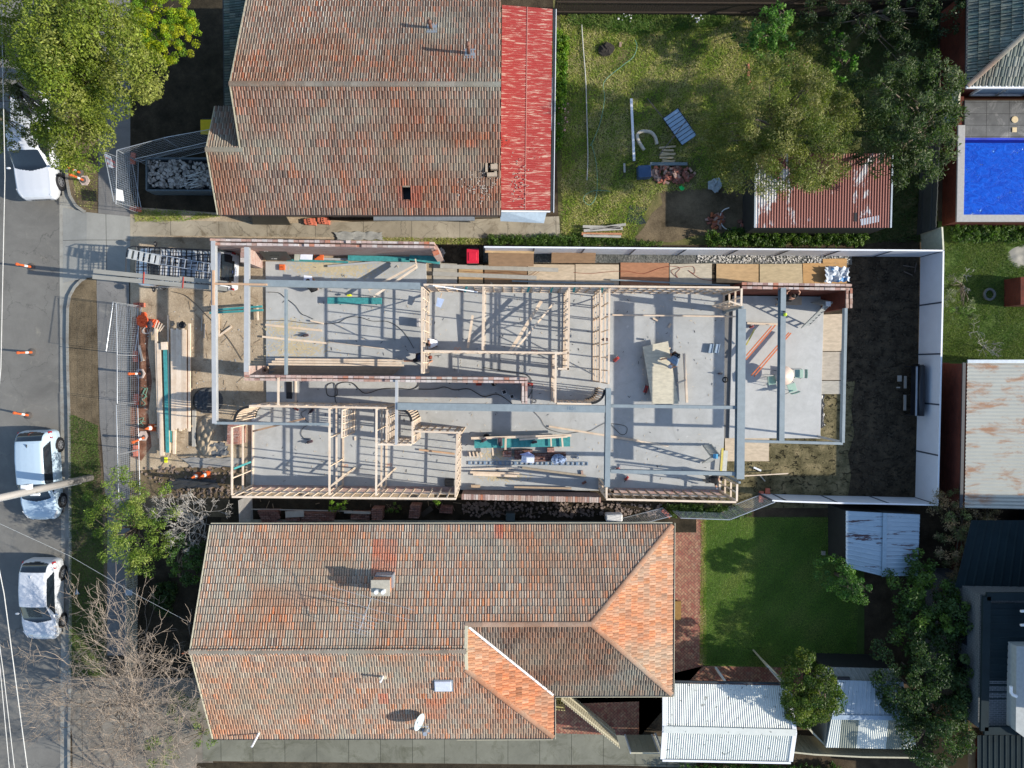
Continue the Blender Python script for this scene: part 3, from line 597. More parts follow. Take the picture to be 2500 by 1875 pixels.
for A, B_ in (((xW, yN + .12), (xE, yN + .12)), ((xE + .12, yN + .1), (xE + .12, ySB - .1)), ((xA + .1, ySB - .12), (xE + .1, ySB - .12)), ((xA + .12, ySB - .2), (xA + .12, ySA - .1)), ((xA - 4.5, ySA - .12), (xA, ySA - .12))):
    b.bar((A[0], A[1], EAV - 0.01), (B_[0], B_[1], EAV - 0.01), 0.025, 0.11)
b.bar((xW - .03, yA, hA - .02), (xW - .03, yN, EAV - .02), .05, .16); b.bar((xW - .03, yA, hA - .02), (xW - .03, ySA, EAV - .02), .05, .16)
b.build('fascia', m_cream, houseB)
b = MB()
for u in (1040, 1160, 1195, 1285): b.box((P(u, 1278, 2).x, yN - .44, 1.7), (0.9, 0.04, 1.1))
b.build('window', m_glass, houseB)
def onB(u, v, north=True):
    h = 4.0
    for _ in range(8): h = hA - abs(P(u, v, h).y - yA) * TB
    return P(u, v, h)
c0 = onB(938, 1425); b = MB(); b.box(c0 + Vector((0, 0.1, 0.25)), (0.75, 0.62, 1.3)); b.build('chimney', brickmat('orange_brick', (.5, .19, .09, 1), (.4, .14, .07, 1), (.45, .36, .28, 1)), roofB)
b = MB(); b.box(c0 + Vector((0, 0.1, 0.93)), (0.82, 0.7, 0.07)); b.build('chimney_cap', mat('cement', (0.4, 0.37, 0.3, 1), .9, scale=10), roofB)
for dx in (-.15, .15):
    b = MB(); b.tube([c0 + Vector((dx, -0.02, 0.95)), c0 + Vector((dx, -0.02, 1.2))], 0.09, 10); b.build('chimney_pot', m_white, roofB)
b = MB(); b.bar(c0 + Vector((-.35, .45, .1)), c0 + Vector((.35, .45, .1)), .06, .5); b.box(c0 + Vector((.42, .2, .1)), (.08, .6, .5)); b.build('flashing', m_lead, roofB)
# antenna
an = thing('tv_antenna', 'thin silver television aerial with two long cross rods on the orange tiled roof', 'antenna', tuple(onB(900, 1480)))
q = onB(895, 1485); top = q + Vector((0.15, 0.2, 1.5)); b = MB(); b.tube([q, top], .018, 6); b.build('mast', m_gal, an)
b = MB(); boom0 = top + Vector((0.35, 0.75, 0)); boom1 = top + Vector((-.2, -.75, 0)); b.tube([boom0, boom1], .014, 5)
for i, (t, L) in enumerate(((0, 1.9), (.28, 2.0), (.5, 1.1), (.6, .7), (.7, .6), (.8, .5), (.9, .45), (1, .4))):
    c = boom0.lerp(boom1, t); d = Vector((.96, -.28, 0)) * L; b.tube([c - d, c + d], .007, 4)
b.build('rods', m_gal, an)
def dish(u, v):
    q = onB(u, v); t = thing('satellite_dish', 'grey satellite dish standing on the orange roof beside its long oval shadow', 'satellite dish', tuple(q))
    M = (Matrix.Rotation(math.radians(-12), 3, 'Z') @ Matrix.Rotation(math.radians(62), 3, 'Y')); c = q + Vector((0.05, -0.02, 0.45))
    b = MB(); b.lathe([(0.0, 0), (.12, .01), (.25, .04), (.38, .1), (.39, .1), (.26, .02), (.12, -.01), (0, -.02)], 20, c, M, False); b.build('reflector', mat('dish_grey', (0.38, 0.45, 0.47, 1), .5), t, True)
    b = MB(); b.tube([q, q + Vector((0, 0, .4)), c], .025, 6); b.build('bracket', m_gal, t)
    b = MB(); e = c + M @ Vector((0, 0, .55)); b.tube([c - Vector((0, .3, .1)), e], .012, 5); b.box(e, (.07, .07, .07)); b.build('feed_arm', m_gal, t)
    b = MB(); b.box(q + Vector((-.1, .25, 0.05)), (.3, .25, .04)); b.build('base_plate', m_lead, t)
dish(1020, 1748)
def stub(u, v, h, lab, r=.05, lean=(0, 0), m=None, plate=None, name='vent_pipe'):
    q = onB(u, v); b = MB(); b.tube([q, q + Vector((lean[0], lean[1], h))], r, 10); 
    o = b.build(name, m or m_gal, roofB); 
    if plate: b = MB(); b.bar(q + Vector((-plate / 2, .05, .05)), q + Vector((plate / 2, .05, .05)), plate, .03); b.build('flashing', m_lead if m is None else m_cream, roofB)
stub(935, 1650, .6, '', .05, m=m_white, plate=.35); stub(1040, 1780, .45, '', .1, plate=.35); stub(633, 1788, .7, '', .05, (-.1, -.3), m_white, .15)
q = onB(1082, 1672); b = MB(); M = Matrix.Rotation(math.atan(TB), 3, 'X'); b.box(q + Vector((0, 0, .12)), (.75, .6, .1), M=M); b.build('skylight', mat('skylight_dome', (0.55, 0.58, 0.66, 1), .2), roofB, bevel=.03)
b = MB(); b.box(q + Vector((.02, 0, .06)), (.85, .72, .05), M=M); b.build('skylight_kerb', m_lead, roofB)
b = MB(); p = P(462, 1592, 4.9); b.tube([p, p + Vector((-.3, -.05, .05))], [.06, .02], 7); b.build('finial', m_terr, roofB)
# ================================================================ FENCES, SHEDS, POOL
m_fence = mat('white_fence_sheet', (0.66, 0.69, 0.74, 1), 0.45, var=0.04, scale=2); m_post = mat('slate_fence_post', (0.05, 0.065, 0.09, 1), 0.5)
def panel_fence(name, label, pts, h, mp, mpost, t=0.05, group=None, cap=True, rib=0):
    """pts: top-edge pixels of the posts in order"""
    W = [P(u, v, h) for u, v in pts]; f = thing(name, label, 'fence', ((W[0].x + W[-1].x) / 2, (W[0].y + W[-1].y) / 2, 0), group)
    for i in range(len(W) - 1):
        a, b_ = W[i], W[i + 1]; d = (b_ - a).normalized(); b = MB()
        b.bar(a + d * .03 - Vector((0, 0, .02)), b_ - d * .03 - Vector((0, 0, .02)), t * .6, h - .05, (h - .05) / 2)
        if rib:
            L = (b_ - a).length; n = int(L / rib)
            for k in range(n): 
                c = a + d * (L * (k + .5) / n); b.bar(c + Vector((0, 0, -.03)) - d * .012, c + Vector((0, 0, -.03)) + d * .012, t * 1.3, h - .08, (h - .08) / 2)
        b.build('panel', mp, f)
        if cap: b = MB(); b.bar(a, b_, t * 1.5, .04); b.build('top_rail', m_white if mp is m_fence else mp, f)
    for i, a in enumerate(W):
        b = MB(); d = (W[min(i + 1, len(W) - 1)] - W[max(i - 1, 0)]).normalized()
        b.bar(a - d * .035 + Vector((0, 0, .01)), a + d * .035 + Vector((0, 0, .01)), t * 1.7, h, h / 2); b.build('post', mpost, f)
    return f
FH = 1.9
NF = [(1182, 603), (1304, 604), (1427, 605), (1552, 606), (1676, 607), (1803, 608), (1928, 609), (2053, 610), (2180, 611), (2303, 612)]
panel_fence('boundary_fence', 'long white sheet fence along the north side of the building plot, above the gravel strip', NF, FH, m_fence, m_post)
EF = [(2303, 612), (2301, 738), (2298, 864), (2295, 988), (2292, 1112), (2289, 1233)]
panel_fence('boundary_fence', 'tall white sheet fence across the muddy rear end of the building plot', EF, FH, m_fence, m_post)
panel_fence('boundary_fence', 'short white sheet fence beside the muddy corner near the blue-grey shed', [(2289, 1233), (2170, 1230), (2045, 1228), (1920, 1224), (1885, 1222)], FH, m_fence, m_post)
panel_fence('cream_fence', 'short cream sheet fence between the rusty shed yard and the grassy yard', [(2300, 556), (2303, 612)], 1.8, mat('cream_sheet', (0.58, 0.56, 0.42, 1)), m_cream, rib=.2)
# dark paling fence rails by the pool wall
pf = thing('paling_fence', 'weathered dark grey paling fence left of the raised pool wall', 'fence', tuple(P(2270, 470, 0)))
b = MB(); a = P(2295, 330, 1.6); c = P(2285, 556, 1.6)
for k in range(36): q = a.lerp(c, k / 35); b.box((q.x, q.y, .8), (.03, .125, 1.6 + random.uniform(-.04, .04)))
b.build('palings', mat('grey_paling', (0.075, 0.075, 0.065, 1), .9, rnd=.2), pf)
for z in (.4, 1.2): b = MB(); b.bar((a.x - .05, a.y, z), (c.x - .05, c.y, z), .05, .09); b.build('rail', MATS['grey_paling'], pf)
# pool
pool = thing('swimming_pool', 'raised swimming pool of bright blue water with a pale coping and red brick sides', 'swimming pool', tuple(P(2420, 430, 0)))
ph = 1.25
x0 = P(2338, 430, ph).x; x1 = x0 + 9; y0 = P(2400, 524, ph).y; y1 = P(2400, 336, ph).y
ix = x0 + .33; iy0 = P(2400, 524, ph).y; iy1 = y1; cw = .33
b = MB(); b.prism([(ix - .34, iy0 - .34), (x1, iy0 - .34), (x1, iy0), (ix, iy0), (ix, iy1 + .6), (ix - .34, iy1 + .6)], ph - .1, ph); b.build('coping', mat('pool_coping', (0.36, 0.35, 0.33, 1), .8, scale=8, bump=.1), pool, bevel=.01)
b = MB(); b.prism([(ix - .3, iy0 - .3), (x1, iy0 - .3), (x1, iy0 - .02), (ix - .02, iy0 - .02), (ix - .02, iy1 + 2), (ix - .3, iy1 + 2)], 0, ph - .11); b.build('brick_side', m_redbrick, pool)
b = MB(); b.prism([(ix - .02, iy0 - .02), (x1, iy0 - .02), (x1, iy1), (ix - .02, iy1)], 0, .1)
b.prism([(ix - .02, iy1 - .1), (x1, iy1 - .1), (x1, iy1), (ix - .02, iy1)], .1, ph - .02); b.build('basin', mat('pool_blue_lining', (0.005, 0.03, 0.42, 1), .5, var=.3, scale=1.5), pool)
t = NT('pool_water'); wv = t.noise(2.2, 4, .6, t.mapp(scale=(1, 1.8, 1), rz=.5), 1.5); wv2 = t.noise(9, 3, .6, None, .8)
t.bump(t.math('ADD', wv, t.math('MULTIPLY', wv2, .35)), .5, .06); m_water = t.done(t.mix(t.ramp(wv, [(.4, 0), (.65, 1)]), (0.001, 0.05, 0.40, 1), (0.002, 0.09, 0.55, 1)), .06, 0, .5)
b = MB(); b.poly([(ix, iy0, ph - .12), (x1, iy0, ph - .12), (x1, iy1, ph - .12), (ix, iy1, ph - .12)]); b.build('water', m_water, pool); b = MB(); b.poly([(ix, iy1 - .22, ph - .115), (x1, iy1 - .22, ph - .115), (x1, iy1 - .1, ph - .115), (ix, iy1 - .1, ph - .115)]); b.poly([P(2412, 515, ph - .114), P(2560, 522, ph - .114), P(2560, 534, ph - .114), P(2412, 526, ph - .114)]) if False else None; b.build('refracted_wall_band', mat('deep_blue_band', (.0, .005, .16, 1), .15), pool)  # dark strip on the water paints the refracted shade of the pool wall
b = MB(); b.prism([(ix, iy1), (x1, iy1), (x1, P(2400, 251, .9).y), (ix, P(2400, 251, .9).y)], 0, ph - .05); tag(b.build('pool_deck', m_pave), kind='structure')
for (u, v, r, sq, lab) in ((2477, 292, .16, 0, 'round cream skimmer lid set in the grey pool paving'), (2476, 317, .16, 1, 'square cream lid set in the grey pool paving')):
    b = MB(); c = P(u, v, ph - .04)
    b.lathe([(r, 0), (r, .02), (r * .85, .025)], 4 if sq else 20, c, Matrix.Rotation(math.pi / 4, 3, 'Z')); tag(b.build('pool_lid', mat('cream_plastic', (0.62, 0.48, 0.27, 1), .6)), lab, 'lid')
# pool house: brick walls, greenish tiled hip roof
hs = thing('brick_house', 'red brick house under a dark green tiled hip roof above the pool', 'house', tuple(P(2440, 120, 0)))
gx = P(2363, 100, 2.9).x; gy = P(2400, 210, 2.9).y; R0 = (gx, gy, 2.9); big = 12
wl_ = P(2287, 150, 0).x
E1 = [(gx, gy + big * 1.2, 2.9), (gx, gy, 2.9), (gx + 5.5, gy + 5.5, 2.9 + 5.5 * .46), (gx + 5.5, gy + big * 1.2, 2.9 + 5.5 * .46)]
E2 = [(gx, gy, 2.9), (gx + 11, gy, 2.9), (gx + 5.5, gy + 5.5, 2.9 + 5.5 * .46)]
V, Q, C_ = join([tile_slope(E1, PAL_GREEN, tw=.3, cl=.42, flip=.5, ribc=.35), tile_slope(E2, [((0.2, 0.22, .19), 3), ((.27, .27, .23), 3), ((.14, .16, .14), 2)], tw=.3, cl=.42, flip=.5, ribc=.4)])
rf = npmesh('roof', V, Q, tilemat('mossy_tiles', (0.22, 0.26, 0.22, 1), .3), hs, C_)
V, Q, C_ = caps((gx, gy, 2.95), (gx + 5.5, gy + 5.5, 2.95 + 5.5 * .46), col=(.3, .25, .2)); npmesh('ridge_cap', V, Q, tilemat('cap_tiles', (0.3, .28, .24, 1), .3), rf, C_)
b = MB(); b.prism([(gx + .45, gy + .45), (gx + 11, gy + .45), (gx + 11, gy + big * 1.2), (gx + .45, gy + big * 1.2)], 0, 2.85)
b.build('wall', m_redbrick, hs)
b = MB(); b.bar((gx - .05, gy, 2.9), (gx - .05, gy + big * 1.2, 2.9), .1, .08); b.build('gutter', m_gutter, hs)
b = MB(); b.bar((gx - .05, gy - .06, 2.9), (gx + 11, gy - .06, 2.9), .12, .09); b.build('gutter', m_white, hs)
b = MB()
for u in (2425, 2490): b.box((P(u, 235, 1.5).x, gy + .43, 1.45), (1.2, .05, 1.3))
b.build('window', mat('window_reflection', (0.25, .32, .4, 1), .15), hs)
for u in (2425, 2490):
    x = P(u, 235, 1.5).x; b = MB()
    for s in (-1, 1): b.box((x + s * .63, gy + .40, 1.45), (.08, .1, 1.45))
    for z in (.75, 2.15): b.box((x, gy + .40, z), (1.34, .1, .08))
    b.build('window_frame', m_white, hs)
sf = thing('screen_panel', 'pale blue-grey screen fence joining the brick house to the pool wall', 'screen', tuple(P(2330, 260, 0)))
b = MB(); b.bar(P(2343, 216, 1.9), P(2339, 285, 1.9), .04, 1.85, .92); b.build('panel', mat('blue_grey_sheet', (.25, .3, .36, 1)), sf); b = MB(); b.bar(P(2343, 216, 1.93), P(2339, 285, 1.93), .09, .05); b.build('top_rail', m_cream, sf)
# brick boundary wall in the dark, left of that house
b = MB(); 
# ---------------- sheds
m_rustroof = ironmat('rusted_corrugated_iron', (0.50, 0.48, 0.47, 1), (0.21, 0.055, 0.035, 1), .97, (1, .45, 1), (.44, .47), sc=.42)
def shed(name, label, corners, h0, h1, pitch, amp, along, m, wallm, prof='sin', seg=4, inset=.12, hw=None):
    """corners px NW, NE, SE, SW; roof heights h0 at the west/north edge and h1 at the east/south edge"""
    nw, ne, se, sw = corners; hs_ = {'x': (h0, h1, h1, h0), 'y': (h0, h0, h1, h1)}[along[0]]
    c = [P(*q, h) for q, h in zip((nw, ne, se, sw), hs_)]
    t = thing(name, label, name.split('_')[-1], ((c[0].x + c[2].x) / 2, (c[0].y + c[2].y) / 2, 0))
    V, Q = corr(c[3], c[2], c[1], c[0], pitch, amp, along[1], seg, prof=prof); npmesh('roof', V, Q, m, t)
    ctr = (c[0] + c[1] + c[2] + c[3]) / 4; w_ = [ctr + (q - ctr) * (1 - inset * .5 / max(.5, (q - ctr).length)) for q in c]
    b = MB(); n = 4; vs = [(q.x, q.y, 0) for q in w_] + [(q.x, q.y, q.z - .05) for q in w_]
    b.add(vs, [(0, 1, 2, 3), (7, 6, 5, 4)] + [(i, 4 + i, 4 + (i + 1) % 4, (i + 1) % 4) for i in range(4)]); b.build('wall', wallm, t)
    return t, c
m_iron = mat('grey_iron_wall', (.035, .035, .033, 1), .7, .2)
t, c = shed('rusty_shed', 'iron shed with rust red corrugated roof, standing half under the olive tree', [(1845, 375), (2177, 374), (2172, 556), (1843, 556)], 2.0, 2.1, .125, .018, 'xv', m_rustroof, m_iron)
b = MB(); b.bar(c[1] + Vector((.05, 0, 0)), c[2] + Vector((.05, 0, 0)), .07, .05); b.bar(c[0], c[3], .08, .05); b.build('barge', mat('pale_flashing', (.45, .5, .53, 1), .4, .4), t)
b = MB(); q = P(2098, 533, 2.08); b.box(q + Vector((.5, -.1, 0)), (.9, .3, .02), .2); b.build('roof_patch', m_gal, t)
b = MB(); q = P(2089, 530, 2.1); b.box(q, (.12, .42, .01)); b.build('roof_hole', m_black, t)
# blue-grey shed
m_blueroof = ironmat('blue_grey_iron', (0.30, 0.40, 0.48, 1), (0.045, 0.012, 0.014, 1), .95, (.35, 3, 1), (.56, .59), sc=.8, rough=.5)
t, c = shed('blue_shed', 'small shed with blue-grey ribbed roof flaking to maroon, beyond the white fence corner', [(2065, 1247), (2160, 1252), (2157, 1407), (2065, 1384)], 2.0, 2.15, .2, .02, 'xu', m_blueroof, m_iron, 'rib', 8)
cc = [P(2160, 1252, 2.15), P(2246, 1256, 2.0), P(2240, 1405, 2.0), P(2157, 1407, 2.15)]
V, Q = corr(cc[3], cc[2], cc[1], cc[0], .2, .02, 'u', 8, prof='rib'); npmesh('roof', V, Q, m_blueroof, t)
b = MB(); b.prism([(q.x, q.y) for q in cc], 0, 1.9); b.build('wall', m_iron, t)
b = MB(); b.bar(cc[0] + Vector((0, 0, .04)), cc[3] + Vector((0, 0, .04)), .2, .03); b.build('ridge_cap', mat('blue_cap', (.24, .34, .42, 1), .4), t)
# big grey iron garage at the right edge
m_greyiron = ironmat('grey_rust_streaked_iron', (0.42, 0.42, 0.37, 1), (0.34, 0.15, 0.06, 1), .8, (.7, 2.0, 1), (.50, .62), sc=.9, rough=.5)
t, c = shed('garage', 'large garage roofed in pale corrugated iron with orange rust, right of the white rear fence', [(2362, 885), (2600, 885), (2600, 1245), (2355, 1240)], 2.55, 2.7, .17, .024, 'xu', m_greyiron, m_redbrick)
b = MB(); b.bar(c[0] + Vector((-.02, .05, .03)), c[1] + Vector((0, .05, .03)), .16, .06); b.build('ridge_flashing', mat('pale_flashing', (.45, .5, .53, 1)), t)
b = MB(); b.bar(c[0] + Vector((-.14, 0, -.04)), c[3] + Vector((-.14, 0, -.04)), .14, .06); b.build('gutter', m_gutter, t)
b = MB(); bx = P(2312, 1000, .2).x; b.prism([(bx + .2, c[0].y), (c[0].x + .1, c[0].y), (c[3].x + .1, c[3].y), (bx + .2, c[3].y)], 0, .02)
b.build('footing', mat('red_brick_ground', (.14, .05, .03, 1), .9, scale=10), t)
# dark metal roofs lower right
m_navy = mat('dark_navy_roof', (0.010, 0.02, 0.024, 1), .8, var=.2, scale=1, spec=.15)
dh = thing('dark_house', 'large house with dark metal roofs and a grey brick wall, lower right corner', 'house', tuple(P(2420, 1600, 0)))
def flat(name, px, h0, h1, along, pitch=.4, amp=.03, m=m_navy, prof='rib', seg=8, base=None):
    c = [P(*q, h) for q, h in zip(px, (h0, h1, h1, h0))]; V, Q = corr(c[3], c[2], c[1], c[0], pitch, amp, along, seg, prof=prof); return npmesh(name, V, Q, m, dh), c
b = MB(); b.prism([(25.9, P(0, 1640, 0).y), (34, P(0, 1640, 0).y), (34, P(0, 1235, 0).y), (25.9, P(0, 1235, 0).y)], 0, 7.2); b.build('unseen_shade_block', m_navy, dh)  # unseen block beyond the frame, added to shade the blue-grey shed
flat('lower_roof', [(2370, 1270), (2620, 1270), (2620, 1435), (2330, 1435)], 2.9, 3.2, 'v')
xw = P(2398, 1600, 4.4).x; yt = P(2400, 1455, 4.4).y; yb = P(2400, 1782, 4.4).y; xe = xw + 9
b = MB(); b.prism([(xw, yb), (xe, yb), (xe, yt), (xw, yt)], 0, 4.2); b.build('wall', brickmat('grey_brick', (.07, .08, .085, 1), (.10, .11, .115, 1), (.2, .21, .22, 1), soot=.2), dh)
V, Q = corr((xw + .35, yb + .35, 4.15), (xe, yb + .35, 4.15), (xe, yt - .35, 4.3), (xw + .35, yt - .35, 4.3), .3, .03, 'u', 8, prof='rib'); npmesh('upper_roof', V, Q, m_navy, dh)
b = MB()
for A, B_ in (((xw, yb), (xw, yt)), ((xw, yt), (xe, yt)), ((xw, yb), (xe, yb))): b.bar((A[0] + .1, A[1], 4.45), (B_[0] + .1, B_[1], 4.45), .35, .12)
b.build('parapet', m_navy, dh)
b = MB()
for v in (1530, 1640, 1720): b.box((xw - .01, P(2350, v, 3).y, 2.9), (.06, 1.5, .9))
b.build('window', m_glass, dh)
b = MB(); b.prism([(p.x, p.y) for p in [P(2482, 1578, 4.8), P(2620, 1578, 4.8), P(2620, 1840, 4.8), P(2500, 1800, 4.8), P(2480, 1785, 4.8)]], 4.2, 4.8); b.build('grey_upper_deck', mat('pale_membrane', (.33, .35, .34, 1), .6), dh)
for pts in ([(2468, 1675), (2468, 1690), (2472, 1696), (2482, 1700)],): b = MB(); b.tube([P(u, v, 4.95) for u, v in pts], .07, 8); b.build('vent_pipe', m_white, dh)
for v in (1492, 1526): b = MB(); b.tube([P(2492, v, 4.6), P(2510, v, 4.6)], .06, 8); b.build('vent_pipe', m_white, dh)
flat('lower_roof', [(2385, 1795), (2620, 1795), (2620, 1960), (2385, 1960)], 3.0, 3.2, 'v', .25)
b = MB(); c = [P(2363, 1775, 2.8), P(2385, 1790, 2.9), P(2385, 1960, 2.9), P(2363, 1960, 2.8)]; b.prism([(q.x, q.y) for q in c], 0, 2.8); b.build('timber_screen', mat('tan_board', (.22, .13, .06, 1), .8), dh)
b = MB(); b.prism([(p.x, p.y) for p in PX([(2345, 1290), (2600, 1290), (2600, 1435), (2300, 1435)], 0)], 0, 2.6); b.build('wall', m_redbrick, dh)
b = MB(); b.prism([(p.x, p.y) for p in PX([(2320, 1800), (2600, 1800), (2600, 1960), (2320, 1960)], 0)], 0, 2.6); b.build('wall', m_redbrick, dh)
# white gable shed lower middle
m_whiteiron = ironmat('speckled_white_iron', (0.62, 0.64, 0.59, 1), (0.5, 0.53, 0.49, 1), .5, blotch=(5.5, .645, (.10, .11, .10, 1)), rough=.5)
ws = thing('white_shed', 'white corrugated iron roof with a low ridge, speckled with dark lichen, behind the orange roof', 'shed', tuple(P(1770, 1770, 0)))
yr_ = 0; rr = [P(1622, 1780, 2.5), P(1940, 1788, 2.5)]; n_ = [P(1622, 1668, 2.15), P(1925, 1674, 2.15)]; s_ = [P(1617, 1852, 2.15), P(1930, 1858, 2.15)]
V, Q = corr(rr[0], rr[1], n_[1], n_[0], .105, .014, 'v'); V2, Q2 = corr(s_[0], s_[1], rr[1], rr[0], .105, .014, 'v')
npmesh('roof', np.concatenate([V, V2]), np.concatenate([Q, Q2 + len(V)]), m_whiteiron, ws)
b = MB(); b.bar(rr[0] + Vector((-.05, 0, .03)), rr[1] + Vector((.05, 0, .03)), .32, .03); b.build('ridge_cap', m_whiteiron, ws)
b = MB(); b.bar(n_[0], n_[0].lerp(rr[0], 1), .12, .06)
for A, B_ in ((n_[0], rr[0]), (s_[0], rr[0]), (n_[1], rr[1]), (s_[1], rr[1])): b = MB(); b.bar(A + Vector((0, 0, .02)), B_ + Vector((0, 0, .02)), .2, .05); b.build('barge_flashing', m_white, ws)
mat('cream_iron_wall', (.3, .3, .26, 1))
for q in (s_[0], s_[1], n_[1], n_[0], n_[0].lerp(n_[1], .5), s_[0].lerp(s_[1], .5)):
    b = MB(); b.box((q.x + (.1 if q.x < ws.location.x else -.1), q.y + (.1 if q.y < ws.location.y else -.1), 1.03), (.09, .09, 2.06)); b.build('post', m_white, ws)
b = MB(); b.bar(n_[0] + Vector((0, .1, 0)), n_[1] + Vector((.1, .1, 0)), .1, .07); b.build('gutter', m_gutter, ws)
b = MB(); b.bar(s_[0] + Vector((0, -.08, 0)), s_[1] + Vector((0, -.08, 0)), .1, .07); b.build('gutter', m_white, ws)
# second pale shed
s2_ = thing('pale_shed', 'pale grey shed with two dull translucent roof strips, right of the round green tree', 'shed', tuple(P(2130, 1750, 0)))
a, bb_, c, d = P(2030, 1750, 2.3), P(2215, 1752, 2.3), P(2205, 1665, 2.0), P(2045, 1660, 2.0)
V, Q = corr(a, bb_, c, d, .22, .02, 'v', 8, prof='rib'); npmesh('roof', V, Q, ironmat('sky_grey_iron', (.38, .46, .52, 1), (.5, .55, .6, 1), .5, blotch=(5, .68, (.1, .12, .14, 1))), s2_)
e_, f_ = P(2016, 1825, 2.05), P(2240, 1830, 2.05)
t_ = NT('striped_shed_iron'); X = t_.xyz(); xa, xb = P(2052, 1790, 2.2).x, P(2095, 1790, 2.2).x; xc, xd = P(2167, 1790, 2.2).x, P(2210, 1790, 2.2).x
k1 = t_.math('MULTIPLY', t_.math('GREATER_THAN', X[0], xa), t_.math('LESS_THAN', X[0], xb)); k2 = t_.math('MULTIPLY', t_.math('GREATER_THAN', X[0], xc), t_.math('LESS_THAN', X[0], xd))
m_st = t_.done(t_.mix(t_.math('ADD', k1, k2), (.58, .60, .55, 1), (.20, .22, .18, 1)), .55, 0, .4)
V, Q = corr(e_, f_, bb_, a, .11, .014, 'v', 4); npmesh('roof', V, Q, m_st, s2_)
b = MB(); b.prism([(q.x, q.y) for q in (e_, f_, bb_, c, d, a)], 0, 1.95); b.build('wall', MATS['cream_iron_wall'], s2_)
b = MB(); b.bar(a + Vector((0, 0, .04)), bb_ + Vector((0, 0, .04)), .22, .03); b.build('ridge_cap', mat('blue_cap2', (.3, .38, .46, 1), .4), s2_)
dr = thing('lean_shed', 'grey ribbed iron lean-to with a small dark roof vent, against the pale shed', 'shed', tuple(P(2100, 1645, 0)))
a, bb_, c, d = P(2040, 1664, 1.95), P(2190, 1666, 1.95), P(2180, 1632, 1.7), P(2012, 1628, 1.7)
V, Q = corr(a, bb_, c, d, .2, .02, 'v', 8, prof='rib'); npmesh('roof', V, Q, mat('grey_ribbed', (.25, .25, .22, 1), .5), dr)
b = MB(); b.prism([(q.x, q.y) for q in (a, bb_, c, d)], 0, 1.65); b.build('wall', m_iron, dr)
b = MB(); b.box(P(2060, 1659, 1.95), (.55, .25, .08)); b.build('roof_vent', m_black, dr)
# cream fences bottom right
crm = mat('tan_cream_sheet', (0.45, 0.42, 0.30, 1))
panel_fence('cream_fence', 'long cream ribbed fence along the bottom behind the white and pale sheds', [(1932, 1836), (1990, 1842), (2110, 1848), (2255, 1850)], 1.8, crm, crm, rib=.2)
panel_fence('cream_fence', 'cream sheet fence running between the white shed and the pale shed', [(2018, 1822), (1985, 1790), (1955, 1755)], 1.8, crm, crm, rib=.25)
panel_fence('cream_fence', 'cream fence stub poking out beside the round green tree', [(1872, 1625), (1915, 1668)], 1.9, mat('pale_capping', (.55, .53, .42, 1)), crm)
panel_fence('cream_fence', 'low cream ribbed gate in the paved gap left of the white shed', [(1540, 1838), (1608, 1838)], 1.7, crm, m_white, rib=.25)
# picket gate by the side path
def pickets(label, a, b_, h, n, mm, name='picket_fence', hh=None):
    A, B_ = P(*a, h), P(*b_, h); f = thing(name, label, 'fence', tuple((A + B_) / 2 - Vector((0, 0, h))))
    for k in range(n):
        q = A.lerp(B_, k / (n - 1)); b = MB(); b.box((q.x, q.y, h / 2), (.07, .03, h), math.atan2((B_ - A).y, (B_ - A).x)); b.build('picket', mm, f)
    for z in (h * .35, h * .85): b = MB(); b.bar((A.x, A.y + .04, z), (B_.x, B_.y + .04, z), .04, .08); b.build('rail', mm, f)
    return f
pickets('cream picket gate running diagonally across the dark brick courtyard behind the orange roof', (1372, 1712), (1512, 1826), 1.75, 30, m_cream)
pickets('short cream picket screen tucked against the orange roof corner', (1352, 1732), (1378, 1735), 1.7, 5, mat('yellow_cream', (.5, .44, .2, 1)))
pickets('cream picket fence of the lower front garden, with an open gate', (307, 1400), (307, 1640), 1.1, 46, mat('stone_paint', (.42, .41, .34, 1)))
# slatted panel beside the timber frame (grey louvre) and service wall
lv = thing('slatted_screen', 'pale grey slatted screen standing between the timber frame and the orange roofed house', 'screen', tuple(P(605, 1250, 0)))
a, c = P(582, 1222, 1.9), P(585, 1290, 1.9)
for k in range(12): b = MB(); z = .15 + k * .155; b.bar((a.x, a.y, z), (c.x, c.y, z), .03, .045); b.build('slat', mat('pale_slat', (.36, .34, .31, 1)), lv)
# ledge beside lower house
b = MB(); b.bar(P(600, 1278, .4), P(1600, 1283, .4), .4, .05); tag(b.build('concrete_ledge', mat('sage_concrete', (.28, .28, .22, 1), .8)), 'narrow sage concrete ledge along the foot of the orange roofed house', 'ledge')

# dark paling fence along the top of the upper yard
tf = thing('paling_fence', 'dark brown paling fence along the top edge behind the green tussocks', 'fence', tuple(P(1700, 5, 0))); a, c = P(1360, -6, 1.7), P(2330, 0, 1.7)
b = MB(); n = int((c - a).length / .13)
for k in range(n): q = a.lerp(c, k / (n - 1)); b.box((q.x, q.y, .85), (.122, .03, 1.7 + random.uniform(-.04, .04)))
b.build('palings', mat('dark_brown_paling', (.05, .035, .025, 1), .9), tf)
for z in (.4, 1.35): b = MB(); b.bar((a.x, a.y - .04, z), (c.x, c.y - .04, z), .05, .09); b.build('rail', MATS['dark_brown_paling'], tf)
